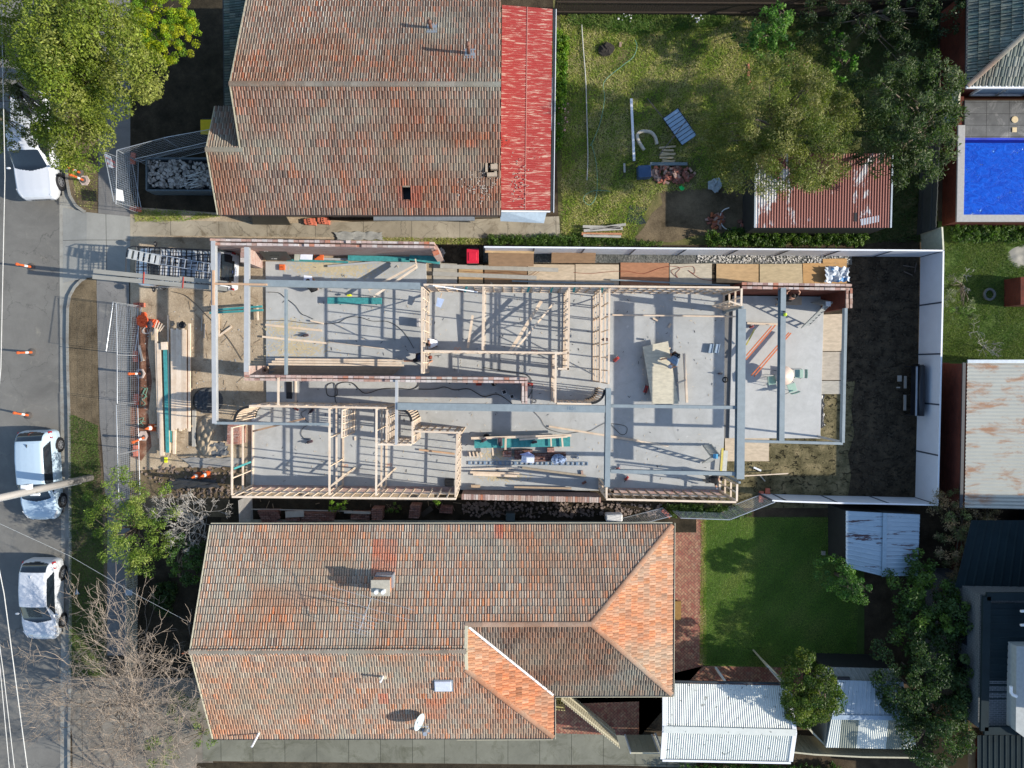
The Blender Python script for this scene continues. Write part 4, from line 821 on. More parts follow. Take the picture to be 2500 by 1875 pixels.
# ================================================================ HOUSE UNDER CONSTRUCTION
Z0 = 0.1; HT = 2.86
t = NT('pine'); g = t.noise(3.0, 6, .7, t.mapp(scale=(1, 1, .3))); c = t.ramp(g, [(.3, (.64, .50, .37, 1)), (.5, (.74, .61, .47, 1)), (.75, (.80, .69, .56, 1))])
c = t.mix(1.0, c, t.ramp(t.objrand(), [(0, (.84, .80, .76, 1)), (1, (1, 1, 1, 1))]), 'MULTIPLY'); c = t.mix(t.ramp(t.noise(11, 2), [(.72, 0), (.78, .5)]), c, (.25, .13, .07, 1)); m_pine = t.done(c, .75, 0, .3)
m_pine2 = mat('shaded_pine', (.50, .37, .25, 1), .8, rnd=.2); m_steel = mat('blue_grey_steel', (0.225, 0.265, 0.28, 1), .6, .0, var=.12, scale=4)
m_teal = mat('teal_treated_timber', (0.05, 0.27, 0.27, 1), .7, var=.25, scale=7, rnd=.15); m_ply = mat('bent_black_plate', (0.012, .012, .012, 1), .6)
m_greytim = mat('silvered_timber', (.42, .40, .35, 1), .8, scale=5, rnd=.2)
def wall_frame(label, a, b_, sp=.45, nog=2, h=HT, t=.09, ends=True, m=None, z0=Z0, gap=None, brace=0, name='stud_wall', pm=None):
    A, B_ = P(*a, h), P(*b_, h); d = B_ - A; L = d.length; d.normalize(); m = m or m_pine
    f = thing(name, label, 'timber frame', ((A.x + B_.x) / 2, (A.y + B_.y) / 2, z0))
    b = MB(); b.bar(A, B_, t, .045, .0225); b.build('top_plate', m, f)
    b = MB(); b.bar(Vector((A.x, A.y, z0 + .045)), Vector((B_.x, B_.y, z0 + .045)), t, .045, .0225); b.build('bottom_plate', m, f)
    n = max(1, round(L / sp)); ps = [.022] + [L * k / n for k in range(1, n)] + [L - .022]
    for s in ps:
        if gap and gap[0] < s < gap[1]: continue
        q = A + d * s; b = MB(); b.bar(Vector((q.x, q.y, h - .045)) - d * .0225, Vector((q.x, q.y, h - .045)) + d * .0225, t - .004, h - .045 - z0 - .045, (h - z0 - .09) / 2); b.build('stud', pm or m, f)
    if brace:
        for s0, s1 in ((0.1, L * .52), (L * .95, L * .5)):
            b = MB(); b.bar(Vector((A.x, A.y, z0 + .06)) + d * s0 + Vector((.055, 0, 0)), Vector((A.x, A.y, h - .05)) + d * s1 + Vector((.055, 0, 0)), .012, .05); b.build('brace', m_galv, f)
    for k in range(nog):
        z = z0 + (h - z0) * (k + 1) / (nog + 1); b = MB(); b.bar(Vector((A.x, A.y, z)) + d * .02, Vector((B_.x, B_.y, z)) - d * .02, t - .008, .04); b.build('noggin', m, f)
    return f
wf = wall_frame
m_galv = mat('galvanised_beam', (.46, .465, .46, 1), .5, .15, scale=2, var=.08)
wf('long timber stud frame on the lower left side, just above the passage brick stacks', (566, 1213), (1113, 1218), .45, 1)
wf('timber end frame at the street end of the lower left room', (566, 1043), (566, 1209), .75, 1, gap=(.1, 2.0))
wf('timber frame across the left rooms, the nearer to the street of two parallel frames', (804, 997), (804, 1209), 1.2, 1)
wf('timber frame across the left rooms, just left of the square closet frame', (919, 998), (918, 1210), .9, 1, gap=(1.6, 3.3))
wf('timber frame between the left rooms and the room with the teal planks', (1116, 1058), (1112, 1214), .35, 2)
wf('timber frame above the street end room, between its curved corner and the closet', (608, 991), (942, 996), .45, 1)
wf('stub of close laddered frame hanging off the nearer cross frame', (836, 1000), (834, 1070), .35, 4, t=.07)
wf('small ladder shaped frame at the foot of the nearer cross frame', (806, 1188), (836, 1163), .5, 2, t=.07)
wf('small ladder shaped frame at the foot of the second cross frame', (921, 1188), (944, 1163), .5, 2, t=.07)
wf('closet side frame right of the steel post, beneath the curved black plate', (1007, 1028), (1007, 1085), .35, 4)
wf('low closet frame closing the bottom of the square closet', (922, 1085), (1003, 1086), .3, 2)
wf('closet frame on the left of the square closet', (945, 1000), (943, 1080), .35, 4, t=.07)
wf('short dark braced frame running right from the closet to the plank room', (1012, 1053), (1128, 1057), .4, 1, pm=m_pine2)
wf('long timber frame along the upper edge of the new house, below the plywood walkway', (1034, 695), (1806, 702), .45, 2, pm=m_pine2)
wf('cross frame at the left end of the upper rooms, where two workers crouch', (1030, 700), (1030, 912), .5, 2, brace=1)
wf('cross frame standing between the two upper left rooms', (1180, 700), (1178, 854), 1.2, 1)
wf('timber frame along the lower side of the two upper rooms', (1036, 857), (1388, 862), .6, 2)
wf('cross frame to the right of the room with two leaning long timbers', (1390, 702), (1387, 904), .5, 2, brace=1)
wf('wide framed wall left of the man on the plywood sheet', (1488, 704), (1486, 938), .6, 1, brace=1)
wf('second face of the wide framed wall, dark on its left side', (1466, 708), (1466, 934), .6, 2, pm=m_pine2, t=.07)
wf('cross frame in the hallway just left of the curved black corner', (1357, 864), (1356, 984), .55, 2)
wf('low timber frame running into the curved black corner', (1360, 985), (1444, 987), .35, 1)
wf('short frame closing the hallway nook under the cross frame', (1362, 900), (1390, 901), .3, 2, t=.08)
wf('short laddered frame below the upper right end of the long frame', (1811, 704), (1810, 748), .35, 2)
wf('inner corner frame near the top of the large blue beam', (1780, 735), (1808, 745), .3, 2, t=.07)
wf('long timber frame at the lower right, above the brick paved garden', (1480, 1219), (1798, 1226), .45, 1, pm=m_pine2)
wf('timber end frame at the lower right corner beneath the large blue beam', (1800, 1182), (1799, 1224), .35, 2)
wf('short timber frame below the long blue steel beam end', (1481, 1190), (1481, 1217), .3, 1)
wf('slim timber frame bridging the entry hall by the street side', (679, 922), (679, 990), 1.0, 0)
# long lintels and braces
def plank(label, a, ha, b_, hb, wd=.09, th=.045, m=None, name='timber_plank', group=None, cat='timber'):
    b = MB(); b.bar(P(*a, ha), P(*b_, hb), wd, th); o = b.build(name, m or m_pine); return tag(o, label, cat, group)
def curved(label, cpx, r0, a0, a1, h=HT, inner=.17, studs=9):
    c = P(*cpx, h); f = thing('curved_stud_wall', label, 'timber frame', (c.x, c.y, Z0)); N = 16
    for z0, z1, mm, nm in ((h - .05, h, m_ply, 'top_plate'), (Z0, Z0 + .05, m_ply, 'bottom_plate')):
        b = MB(); pts = []
        for k in range(N + 1): t = a0 + (a1 - a0) * k / N; pts.append((c.x + r0 * math.cos(t), c.y + r0 * math.sin(t)))
        for k in range(N, -1, -1): t = a0 + (a1 - a0) * k / N; pts.append((c.x + (r0 - .11) * math.cos(t), c.y + (r0 - .11) * math.sin(t)))
        b.prism(pts, z0, z1); b.build(nm, mm, f)
    for k in range(studs):
        t = a0 + (a1 - a0) * k / (studs - 1); b = MB(); b.box((c.x + (r0 - .055) * math.cos(t), c.y + (r0 - .055) * math.sin(t), (h + Z0) / 2), (.09, .045, h - Z0 - .1), t); b.build('stud', m_pine, f)
PI = math.pi
curved('curved black plated frame corner at the street end of the lower left room', (607, 1029), .72, PI / 2, PI)
curved('curved black plated frame corner above the square closet', (972, 1030), .66, 0, PI / 2)
curved('curved black plated frame corner in the hallway beside the long blue beam', (1444, 952), .66, -PI / 2, 0)
# steel beams ---------------------------------------------------------------
def ibeam(label, a, b_, wd=.15, dp=.31, h=2.9, m=None, name='steel_beam', solid=False, cat='beam'):
    A, B_ = P(*a, h), P(*b_, h); m = m or m_steel; b = MB()
    if solid: b.bar(A, B_, wd, dp, dp / 2)
    else:
        b.bar(A, B_, wd, .018, .009); b.bar(A - Vector((0, 0, .018)), B_ - Vector((0, 0, .018)), .03, dp - .036, dp / 2 - .018); b.bar(A - Vector((0, 0, dp - .018)), B_ - Vector((0, 0, dp - .018)), wd, .018, .009)
    return tag(b.build(name, m), label, cat)
ibeam('long slim grey steel beam above the back of the white van, nearest the street', (520, 588), (523, 1034), .20, .25, m=m_galv)
ibeam('galvanised steel beam with a dark centre line above the slab edge', (602, 603), (601, 908), .22, .2, m=m_galv)
ibeam('blue-grey steel beam crossing over the crouching worker in black', (594, 690), (1026, 698), .30, .30, h=2.85)
ibeam('thin steel beam running down from the beam over the worker in black', (697, 706), (697, 915), .11, .2)
ibeam('long wide blue-grey beam running along the middle of the new house', (970, 992), (1478, 999), .33, .35, h=2.95)
ibeam('short galvanised beam hanging between brick wall and square closet', (968, 928), (967, 1086), .12, .2, m=m_galv)
ibeam('blue-grey beam running down at the right end of the long middle beam', (1486, 948), (1483, 1189), .24, .4, h=2.95)
ibeam('slim blue-grey beam above the lower end of the plywood sheet', (1492, 991), (1800, 995), .15, .25, h=2.85)
ibeam('slim blue-grey beam above the bent worker at the lower right', (1491, 1151), (1796, 1157), .17, .25, h=2.85)
ibeam('broadest blue-grey beam, standing between the plywood sheet and the patio', (1812, 754), (1808, 1170), .36, .36, h=2.95)
ibeam('blue-grey beam crossing over the round table on the patio', (1913, 702), (1909, 1077), .24, .36, h=2.9)
ibeam('outermost blue-grey beam at the muddy edge of the patio', (2066, 752), (2059, 1081), .13, .25, h=2.9, solid=True)
ibeam('thin blue-grey beam along the lower edge of the patio', (1818, 1077), (2058, 1083), .12, .22, h=2.88, solid=True)
ibeam('thin steel beam over the lower left rooms', (524, 1033), (803, 1036), .12, .2, h=2.88)
plank('orange brown timber bearer between the two street side steel beams', (524, 693), 2.9, (652, 695), 2.92, .09, .09, m=mat('orange_timber', (.52, .33, .2, 1)))
plank('short bare timber packer on the street side beam', (521, 660), 2.93, (521, 745), 2.93, .10, .045, m=MATS['orange_timber'])
def post(label, u, v, h, r=.05, m=None, lean=(0, 0), name='steel_post'):
    p = P(u, v, h); b = MB(); b.box((p.x, p.y, (h + .1) / 2), (r * 2, r * 2, h - .1)); b.box((p.x, p.y, .11), (.2, .2, .02)); return tag(b.build(name, m or m_galv), label, 'post')
post('galvanised steel post at the outer muddy corner of the patio', 2056, 1079, 2.66, .045)
post('steel post carrying the lower end of the broadest beam', 1806, 1178, 2.95, .05, m_steel)
post('steel post at the upper end of the broadest beam', 1813, 750, 2.9, .05, m_steel)
post('steel post at the lower end of the beam by the plywood sheet', 1482, 1192, 2.55, .05, m_steel)
# brick walls --------------------------------------------------------------
RB = [((.52, .40, .36), 5), ((.58, .48, .44), 4), ((.45, .26, .2), 3), ((.48, .17, .09), 1), ((.62, .56, .52), 3), ((.35, .2, .17), 2)]
m_btop = tilemat('rough_brick_top', (.55, .48, .44, 1), .3, (.6, .56, .5, 1))
def skin(b_list, A, B_, off, wd, h, z0, f, soldier=False, ragged=.0, pal=RB, fm=None):
    d = (B_ - A); d.z = 0; L = d.length; d.normalize(); n = Vector((-d.y, d.x, 0)); a = Vector((A.x, A.y, h)) + n * off; c = Vector((B_.x, B_.y, h)) + n * off
    b = MB(); b.bar(a - Vector((0, 0, .085)), c - Vector((0, 0, .085)), wd, h - .085 - z0, (h - .085 - z0) / 2); b.build('brick_skin', fm or m_recycled, f)
    V = []; Q = []; C = []; s = 0; bl = .115 if soldier else .24; cols = [p[0] for p in pal]; wt = [p[1] for p in pal]
    while s < L - .03:
        l = min(bl - .012, L - s); z = h - (random.uniform(0, .02)) - (.08 if random.random() < ragged else 0); jw = random.uniform(-.008, .008)
        p0 = a + d * s; p1 = a + d * (s + l); o = len(V)
        for q, zz in ((p0, h - .09), (p1, h - .09), (p1, z), (p0, z)):
            V.append((q.x - n.x * (wd / 2 + jw), q.y - n.y * (wd / 2 + jw), zz)); V.append((q.x + n.x * (wd / 2 + jw), q.y + n.y * (wd / 2 + jw), zz))
        Q += [(o + 6, o + 4, o + 5, o + 7), (o, o + 2, o + 4, o + 6), (o + 1, o + 7, o + 5, o + 3), (o, o + 6, o + 7, o + 1), (o + 2, o + 3, o + 5, o + 4)]
        cc = np.array(random.choices(cols, wt)[0]) * random.uniform(.85, 1.1); C += [cc] * 5; s += bl
    npmesh('top_course', V, Q, m_btop, f, C)
def brick_wall(label, segs, h=2.85, z0=0.0, skins=((-.09, .11), (.09, .11)), **k):
    A = P(*segs[0][0], h); f = thing('brick_wall', label, 'brick wall', (A.x, A.y, 0))
    for a, c in segs:
        for off, wd in skins: skin(None, P(*a, h), P(*c, h), off, wd, h, z0, f, **k)
    return f
brick_wall('long pink double brick wall along the driveway side of the new house', [((512, 590), (1060, 598))], ragged=.05)
brick_wall('short brick return pier under the galvanised beam near the dark board', [((594, 604), (594, 640))], h=2.2, skins=((0, .3),), ragged=.1)
brick_wall('broken sloping end of the pink brick wall near the red bin', [((1058, 600), (1066, 622))], h=2.5, skins=((0, .3),), ragged=.4)
brick_wall('pink double brick wall through the middle of the house with a short return', [((596, 922), (1288, 929)), ((1281, 930), (1281, 986))], skins=((-.075, .11), (.075, .11)), ragged=.03)
brick_wall('stub of brick wall at the street end, where the galvanised beam lands', [((602, 893), (602, 918))], h=2.85, skins=((0, .24),), ragged=.2)
brick_wall('brick wall at the patio corner where the worker in black leans over', [((1812, 697), (2080, 701)), ((2074, 704), (2074, 752))], skins=((-.09, .11), (.09, .11)), fm=m_redbrick)
brick_wall('low wall topped with a row of upright orange and whitewashed bricks', [((1127, 1213), (1467, 1221))], h=1.35, skins=((0, .26),), soldier=True, fm=brickmat('purple_brown_brick', (.22, .13, .11, 1), (.27, .17, .14, 1), (.33, .28, .25, 1)))
# footing / rubble band under the lower frames
b = MB(); b.prism([(p.x, p.y) for p in PX([(612, 1186), (1112, 1190), (1112, 1206), (612, 1202)], .3)], 0, .22); tag(b.build('brick_footing', m_recycled), 'rubbly brick footing beneath the long lower left timber frame', 'footing')
b = MB(); b.prism([(p.x, p.y) for p in PX([(1500, 1192), (1768, 1198), (1768, 1210), (1500, 1204)], .3)], 0, .22); tag(b.build('brick_footing', m_recycled), 'rubbly brick footing beneath the lower right timber frame', 'footing')
# walkway plywood sheets ----------------------------------------------------
def flatboard(label, px, z=.06, th=.018, m=None, name='plywood_sheet', cat='plywood sheet', group=None):
    b = MB(); b.prism([(p.x, p.y) for p in PX(px, z)], z - th, z); return tag(b.build(name, m), label, cat, group)
def plym(n, c): return mat(n, c, .8, var=.18, scale=3, stretch=(1, 3, 1))
pl1 = plym('pale_ply', (.52, .42, .30, 1)); pl2 = plym('orange_ply', (.36, .17, .09, 1)); pl3 = plym('tan_ply', (.47, .32, .17, 1)); pl4 = plym('grey_ply', (.40, .37, .31, 1)); pl5 = plym('brown_ply', (.25, .155, .085, 1))
G = 'plywood sheets laid as a walkway'
for px, m, l in (([(1058, 642), (1116, 644), (1116, 692), (1058, 692)], pl4, 'grey plywood sheet at the left start of the walkway beside the red bin'),
    ([(1120, 645), (1179, 646), (1179, 692), (1120, 692)], pl3, 'short tan plywood sheet just right of the grey first sheet of the walkway'),
    ([(1183, 646), (1287, 648), (1287, 693), (1183, 693)], pl5, 'brown plywood sheet under the silvered planks in the walkway'),
    ([(1289, 645), (1403, 646), (1403, 694), (1289, 694)], pl1, 'pale pinkish walkway sheet beneath the end of the silvered plank'),
    ([(1405, 645), (1511, 646), (1511, 695), (1405, 695)], pl1, 'pale walkway sheet immediately left of the rust orange one'),
    ([(1515, 641), (1633, 642), (1633, 696), (1515, 696)], pl2, 'rust orange plywood sheet in the walkway'),
    ([(1635, 645), (1738, 643), (1738, 696), (1635, 696)], plym('beige_ply', (.45, .40, .31, 1)), 'beige walkway sheet carrying a tangled red cord'),
    ([(1749, 644), (1852, 645), (1852, 692), (1749, 690)], pl3, 'tan plywood sheet with a dark shadow wedge, right of the corded one'),
    ([(1855, 645), (1958, 644), (1960, 692), (1855, 692)], plym('buff_ply', (.46, .37, .23, 1)), 'buff plywood sheet above the patio corner brick wall'),
    ([(1960, 643), (2067, 640), (2067, 692), (1961, 692)], plym('amber_ply', (.46, .27, .11, 1)), 'amber plywood sheet under the plastic tarpaulin')):
    flatboard(l, px, .05, m=m, group=G)
flatboard('small amber board behind the plastic tarpaulin', [(2009, 632), (2068, 631), (2068, 642), (2009, 643)], .08, m=MATS['amber_ply'])
for px, m, l in (([(2010, 768), (2062, 766), (2062, 857), (2008, 857)], pl1, 'pale board on the ground at the top of the patio edge strip'), ([(2008, 859), (2060, 859), (2058, 928), (2006, 928)], plym('stained_ply', (.42, .36, .28, 1)), 'stained board just below the pale one on the patio edge strip'),
    ([(2006, 930), (2058, 930), (2057, 962), (2005, 962)], pl4, 'lowest board of the patio edge strip, with a brown offcut on it')):
    flatboard(l, px, .06, m=m)
flatboard('pale plywood sheet with a muddy lower edge below the patio', [(1770, 1070), (1878, 1070), (1877, 1126), (1770, 1126)], .06, m=pl1)
flatboard('brown plywood sheet leaning on the north fence, the left one of two', [(1192, 618), (1303, 617), (1303, 650), (1193, 650)], .9, .02, pl5); flatboard('brown plywood sheet leaning on the north fence, the right one of two', [(1347, 615), (1455, 616), (1453, 642), (1346, 642)], .5, .02, pl5)
plank('tan board edge behind the left plywood sheet on the fence', (1184, 614), .9, (1304, 616), .9, .12, .05, m=pl3)
# the large plywood sheet the worker leans over, with two trestles of packing below
WS = [(1570, 847), (1632, 834), (1636, 840), (1658, 985), (1593, 985)]
b = MB(); q = PX([(1569, 846), (1631, 833), (1657, 986), (1592, 986)], .55); b.prism([(p.x, p.y) for p in q], .52, .55); tag(b.build('plywood_sheet', plym('fresh_ply', (.55, .50, .38, 1))), 'large pale plywood sheet raised off the slab, with the grey shirted worker bent over it', 'plywood sheet')
for k, (a, c) in enumerate((((1578, 860), (1635, 850)), ((1592, 950), (1650, 945)))):
    plank(('timber packer under the upper end of the raised plywood sheet', 'timber packer under the lower end of the raised plywood sheet')[k], a, .32, c, .32, .09, .42)
# planks --------------------------------------------------------------------
for a, ha, c, hc, wd, th, m, l in (
    ((1322, 735), .9, (1243, 862), 1.4, .16, .05, None, 'widest of the two long timbers propped diagonally in the upper room'),
    ((1352, 740), .8, (1252, 862), 1.4, .09, .045, None, 'thinner long timber propped diagonally in the upper room'),
    ((1154, 770), .5, (1142, 850), .3, .12, .05, None, 'single timber leaning in the first upper room'),
    ((1495, 769), .3, (1800, 773), .3, .07, .05, None, 'long straight timber lying across the room above the plywood sheet'),
    ((1670, 863), .35, (1677, 983), .35, .12, .10, None, 'thick timber right of the raised plywood sheet'),
    ((1654, 935), .48, (1674, 927), .48, .08, .08, None, 'little offcut resting on the thick timber beside the plywood'),
    ((1340, 1041), .16, (1560, 1076), .16, .09, .045, None, 'long thin timber on the slab passing under the blue beam'),
    ((1490, 1066), .14, (1632, 1089), .14, .08, .045, None, 'thin timber pointing at the folding ladder in the right room'),
    ((1150, 1070), .72, (1395, 1063), .72, .12, .045, None, 'timber along the top edge of the teal plank trestle'),
    ((1268, 1073), .78, (1385, 1066), .78, .08, .045, None, 'second timber laid at a slight angle on the teal plank trestle'),
    ((1235, 1069), .80, (1234, 1098), .80, .10, .045, None, 'short cross timber on the teal planks right of the saw'),
    ((1372, 1068), .74, (1374, 1092), .74, .08, .045, None, 'short cross timber near the right end of the teal planks'),
    ((1345, 1070), .74, (1346, 1090), .74, .07, .045, None, 'short cross timber in the middle right of the teal planks'),
    ((1202, 1092), .5, (1204, 1112), .5, .08, .09, None, 'short upright offcut below the saw trestle'),
    ((1275, 1142), .2, (1430, 1162), .2, .10, .05, mat('grey_brown_timber', (.34, .28, .2, 1)), 'grey brown timber lying diagonally above the low brick wall'),
    ((900, 710 - 2), .8, (1018, 645), .9, .09, .09, None, 'upper of two splayed timbers near the teal plank and brick wall end'),
    ((912, 724), .9, (1018, 652), .9, .09, .09, None, 'lower of two splayed timbers near the teal plank and brick wall end'),
    ((1014, 632), .9, (1018, 655), .9, .06, .05, None, 'short timber where the two splayed timbers meet'),
    ((648, 793), .14, (786, 807), .14, .10, .045, None, 'upper long timber lying on the left slab near the cord'),
    ((640, 822), .14, (800, 838), .14, .10, .045, None, 'middle long timber lying on the left slab'), ((800, 834), .13, (938, 851), .13, .05, .04, None, 'thin sawn batten pointing at the cut stack on the left slab'),
    ((758, 783), .2, (790, 790), .2, .07, .07, None, 'small offcut in the middle of the left slab beside the cord'),
    ((1075, 650), .3, (1363, 659), .3, .20, .05, m_greytim, 'upper silvered plank lying across the plywood walkway'),
    ((1057, 668), .2, (1310, 678), .2, .20, .05, m_greytim, 'lower silvered plank lying across the plywood walkway'),
    ((1250, 686), .2, (1500, 693), .2, .08, .04, m_steel, 'thin blue steel flat bar on the left of the walkway'), ((1490, 683), .2, (1782, 697), .2, .07, .05, m_steel, 'thin blue steel flat bar on the right of the walkway'),
    ((1057, 697), 2.95, (1166, 713), 2.6, .05, .05, m_white, 'white batten inside the upper edge of the first upper room'),
    ((1816, 1162), .4, (1924, 1156), .4, .05, .03, None, 'slim batten sticking out over the mud from the broadest beam'), ((1840, 1141), .1, (1858, 1149), .1, .09, .04, m_white, 'pale scrap of board lying on the olive mud'),
    ((1855, 1160), .1, (1868, 1175), .1, .05, .04, m_greytim, 'small grey stick on the mud near the batten'),
    ((617, 1053), .5, (744, 1022), 1.2, .09, .045, MATS['orange_timber'], 'brown timber propped across the street end room'),
    ((535, 820), .06, (566, 797), .06, .09, .045, None, 'diagonal timber offcut on the sandy soil beside the beam'),
    ((532, 750), .06, (535, 822), .06, .08, .06, None, 'pale timber standing packer on the sand under the teal beams'), ((628, 745), .2, (630, 782), .2, .08, .06, None, 'pale timber packer at the slab edge under the teal beams'),
    ((493, 770), .06, (492, 808), .06, .05, .04, m_greytim, 'thin grey stake lying near the timber stacks'), ((500, 790), .06, (499, 826), .06, .06, .04, m_pine, 'short pine stake lying beside the grey stake'),
    ((340, 843), .1, (348, 882), .1, .10, .06, None, 'pine offcut on red soil beside the temporary fence'),
    ((1208, 636 + 300), .3, (1209, 940), .3, .05, .05, None, 'tiny offcut against the middle brick wall'),
    ((1118, 870), .3, (1119, 910), .3, .06, .05, mat('pale_pipe', (.5, .52, .52, 1)), 'short pale pipe standing between cross frame and middle brick wall'),
    ((645, 905), .5, (655, 898), 1.3, .15, .05, m_pine2, 'brown board leaning in the entry corner'),
    ((866, 1066), .12, (867, 1075), .12, .07, .06, None, 'small block on the slab in the second left room'),
    ((1023, 1098), .2, (1110, 1108), .2, .09, .045, MATS['orange_timber'], 'tan timber lying at the right side of the third left room'),
    ((1150, 1187), .3, (1172, 1187), .3, .14, .14, m_pine2, 'short block standing on the slab above the low brick wall'), ((1255, 1189), .3, (1395, 1192), .3, .09, .1, m_pine2, 'long dull timber lying along the low brick wall'),
    ((1150, 1146), .35, (1270, 1142), .35, .06, .05, None, 'top timber of the little stack above the low brick wall'),
    ((1148, 1153), .3, (1268, 1156), .3, .10, .10, None, 'second timber of the little stack above the low brick wall'), ((1155, 1158), .2, (1262, 1162), .2, .12, .08, None, 'bottom timber of the little stack above the low brick wall'),
    ((1594, 767 + 10), .15, (1606, 783), .15, .08, .05, None, 'small offcut below the long straight timber'), ((1632, 800), .15, (1638, 790), .15, .1, .06, None, 'stubby offcut on the slab above the plywood sheet')):
    plank(l, a, ha, c, hc, wd, th, m)
for k in range(4):
    plank('short sawn block in the little row left of the stacked bricks', (1146 + k * 9, 1103), .25, (1149 + k * 9, 1116), .25, .07, .09, group='sawn blocks by the brick piles')
# stack of long pine joists beside the middle wall
for k in range(3): plank('long pale joist on the sunny top of the stack beside the middle brick wall', (656 + k * 8 - (k == 0) * 0, 889 - k * 6 + 0), .55, (986 - (k % 2) * 6, 892 - k * 6), .55, .10, .06, group='pale joists on top of the stack')
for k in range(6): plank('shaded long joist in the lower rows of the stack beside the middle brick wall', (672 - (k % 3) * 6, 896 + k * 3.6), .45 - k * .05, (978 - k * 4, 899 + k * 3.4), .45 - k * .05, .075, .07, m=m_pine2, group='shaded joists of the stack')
# teal timber
for a, ha, c, hc, wd, th, l in (((800, 734), .35, (932, 735), .35, .31, .12, 'solid teal beam on blocks lying on the left slab'),
    ((1000, 627), .5, (1074, 637), .5, .34, .1, 'teal plank with pale drips at the broken end of the brick wall'), ((850, 630), .4, (1000, 633), .4, .26, .1, 'teal plank splashed with cream beside the pink brick wall'),
    ((518, 757), .6, (640, 748), .6, .10, .12, 'upper teal joist bridging from the sand to the slab edge'), ((512, 764), .6, (642, 757), .6, .10, .12, 'lower teal joist bridging from the sand to the slab edge'),
    ((700, 635), .3, (850, 640), .3, .10, .05, 'thin teal board running right from the orange box'),
    ((570, 1145), 1.9, (612, 1128), 1.2, .09, .09, 'bright teal lintel in the timber end frame of the street room')):
    plank(l, a, ha, c, hc, wd, th, m_teal)
plank('grey steel channel lying from the orange box along the brick wall', (790, 632), .2, (915, 636), .2, .10, .05, m_galv); plank('second grey channel slanting across the slab below the brick wall', (800, 650), .2, (930, 639), .2, .10, .05, m_galv)
b = MB(); q = [P(u, v, .62) for u, v in ((1158, 1072), (1392, 1066), (1392, 1090), (1158, 1094))]; b.prism([(p.x, p.y) for p in q], .55, .62); tag(b.build('work_bench', m_teal), 'long teal plank bench strewn with tools and pale timbers', 'bench')
for k in range(3):
    p = P(1175 + 95 * k, 1080, .55); b = MB(); b.box((p.x, p.y, .32), (.08, .5, .44)); tag(b.build('bench_trestle', m_pine2), 'timber trestle holding up the teal plank bench', 'trestle', 'trestles under the teal bench')
# teal blocks in long upper frame
for k, u in enumerate((1135, 1288, 1345, 1400, 1468)):
    plank('teal packing block set inside the long upper timber frame', (u + 4, 700), 2.3, (u, 712), 1.9, .1, .09, m_teal, 'packing_block', 'teal blocks in the upper frame')
# long blue ladder track
b = MB(); A, B_ = P(1146, 1130, .14), P(1434, 1132, .14)
for s in (-.08, .08): b.bar(A + Vector((0, s, 0)), B_ + Vector((0, s, 0)), .02, .04)
for k in range(24): q = A.lerp(B_, k / 23); b.box(q, (.05 if k % 3 else .12, .17, .03))
tag(b.build('truss_rail', mat('faded_blue_rail', (.18, .26, .36, 1), .6)), 'long narrow blue and grey rail lying below the brick piles', 'rail')
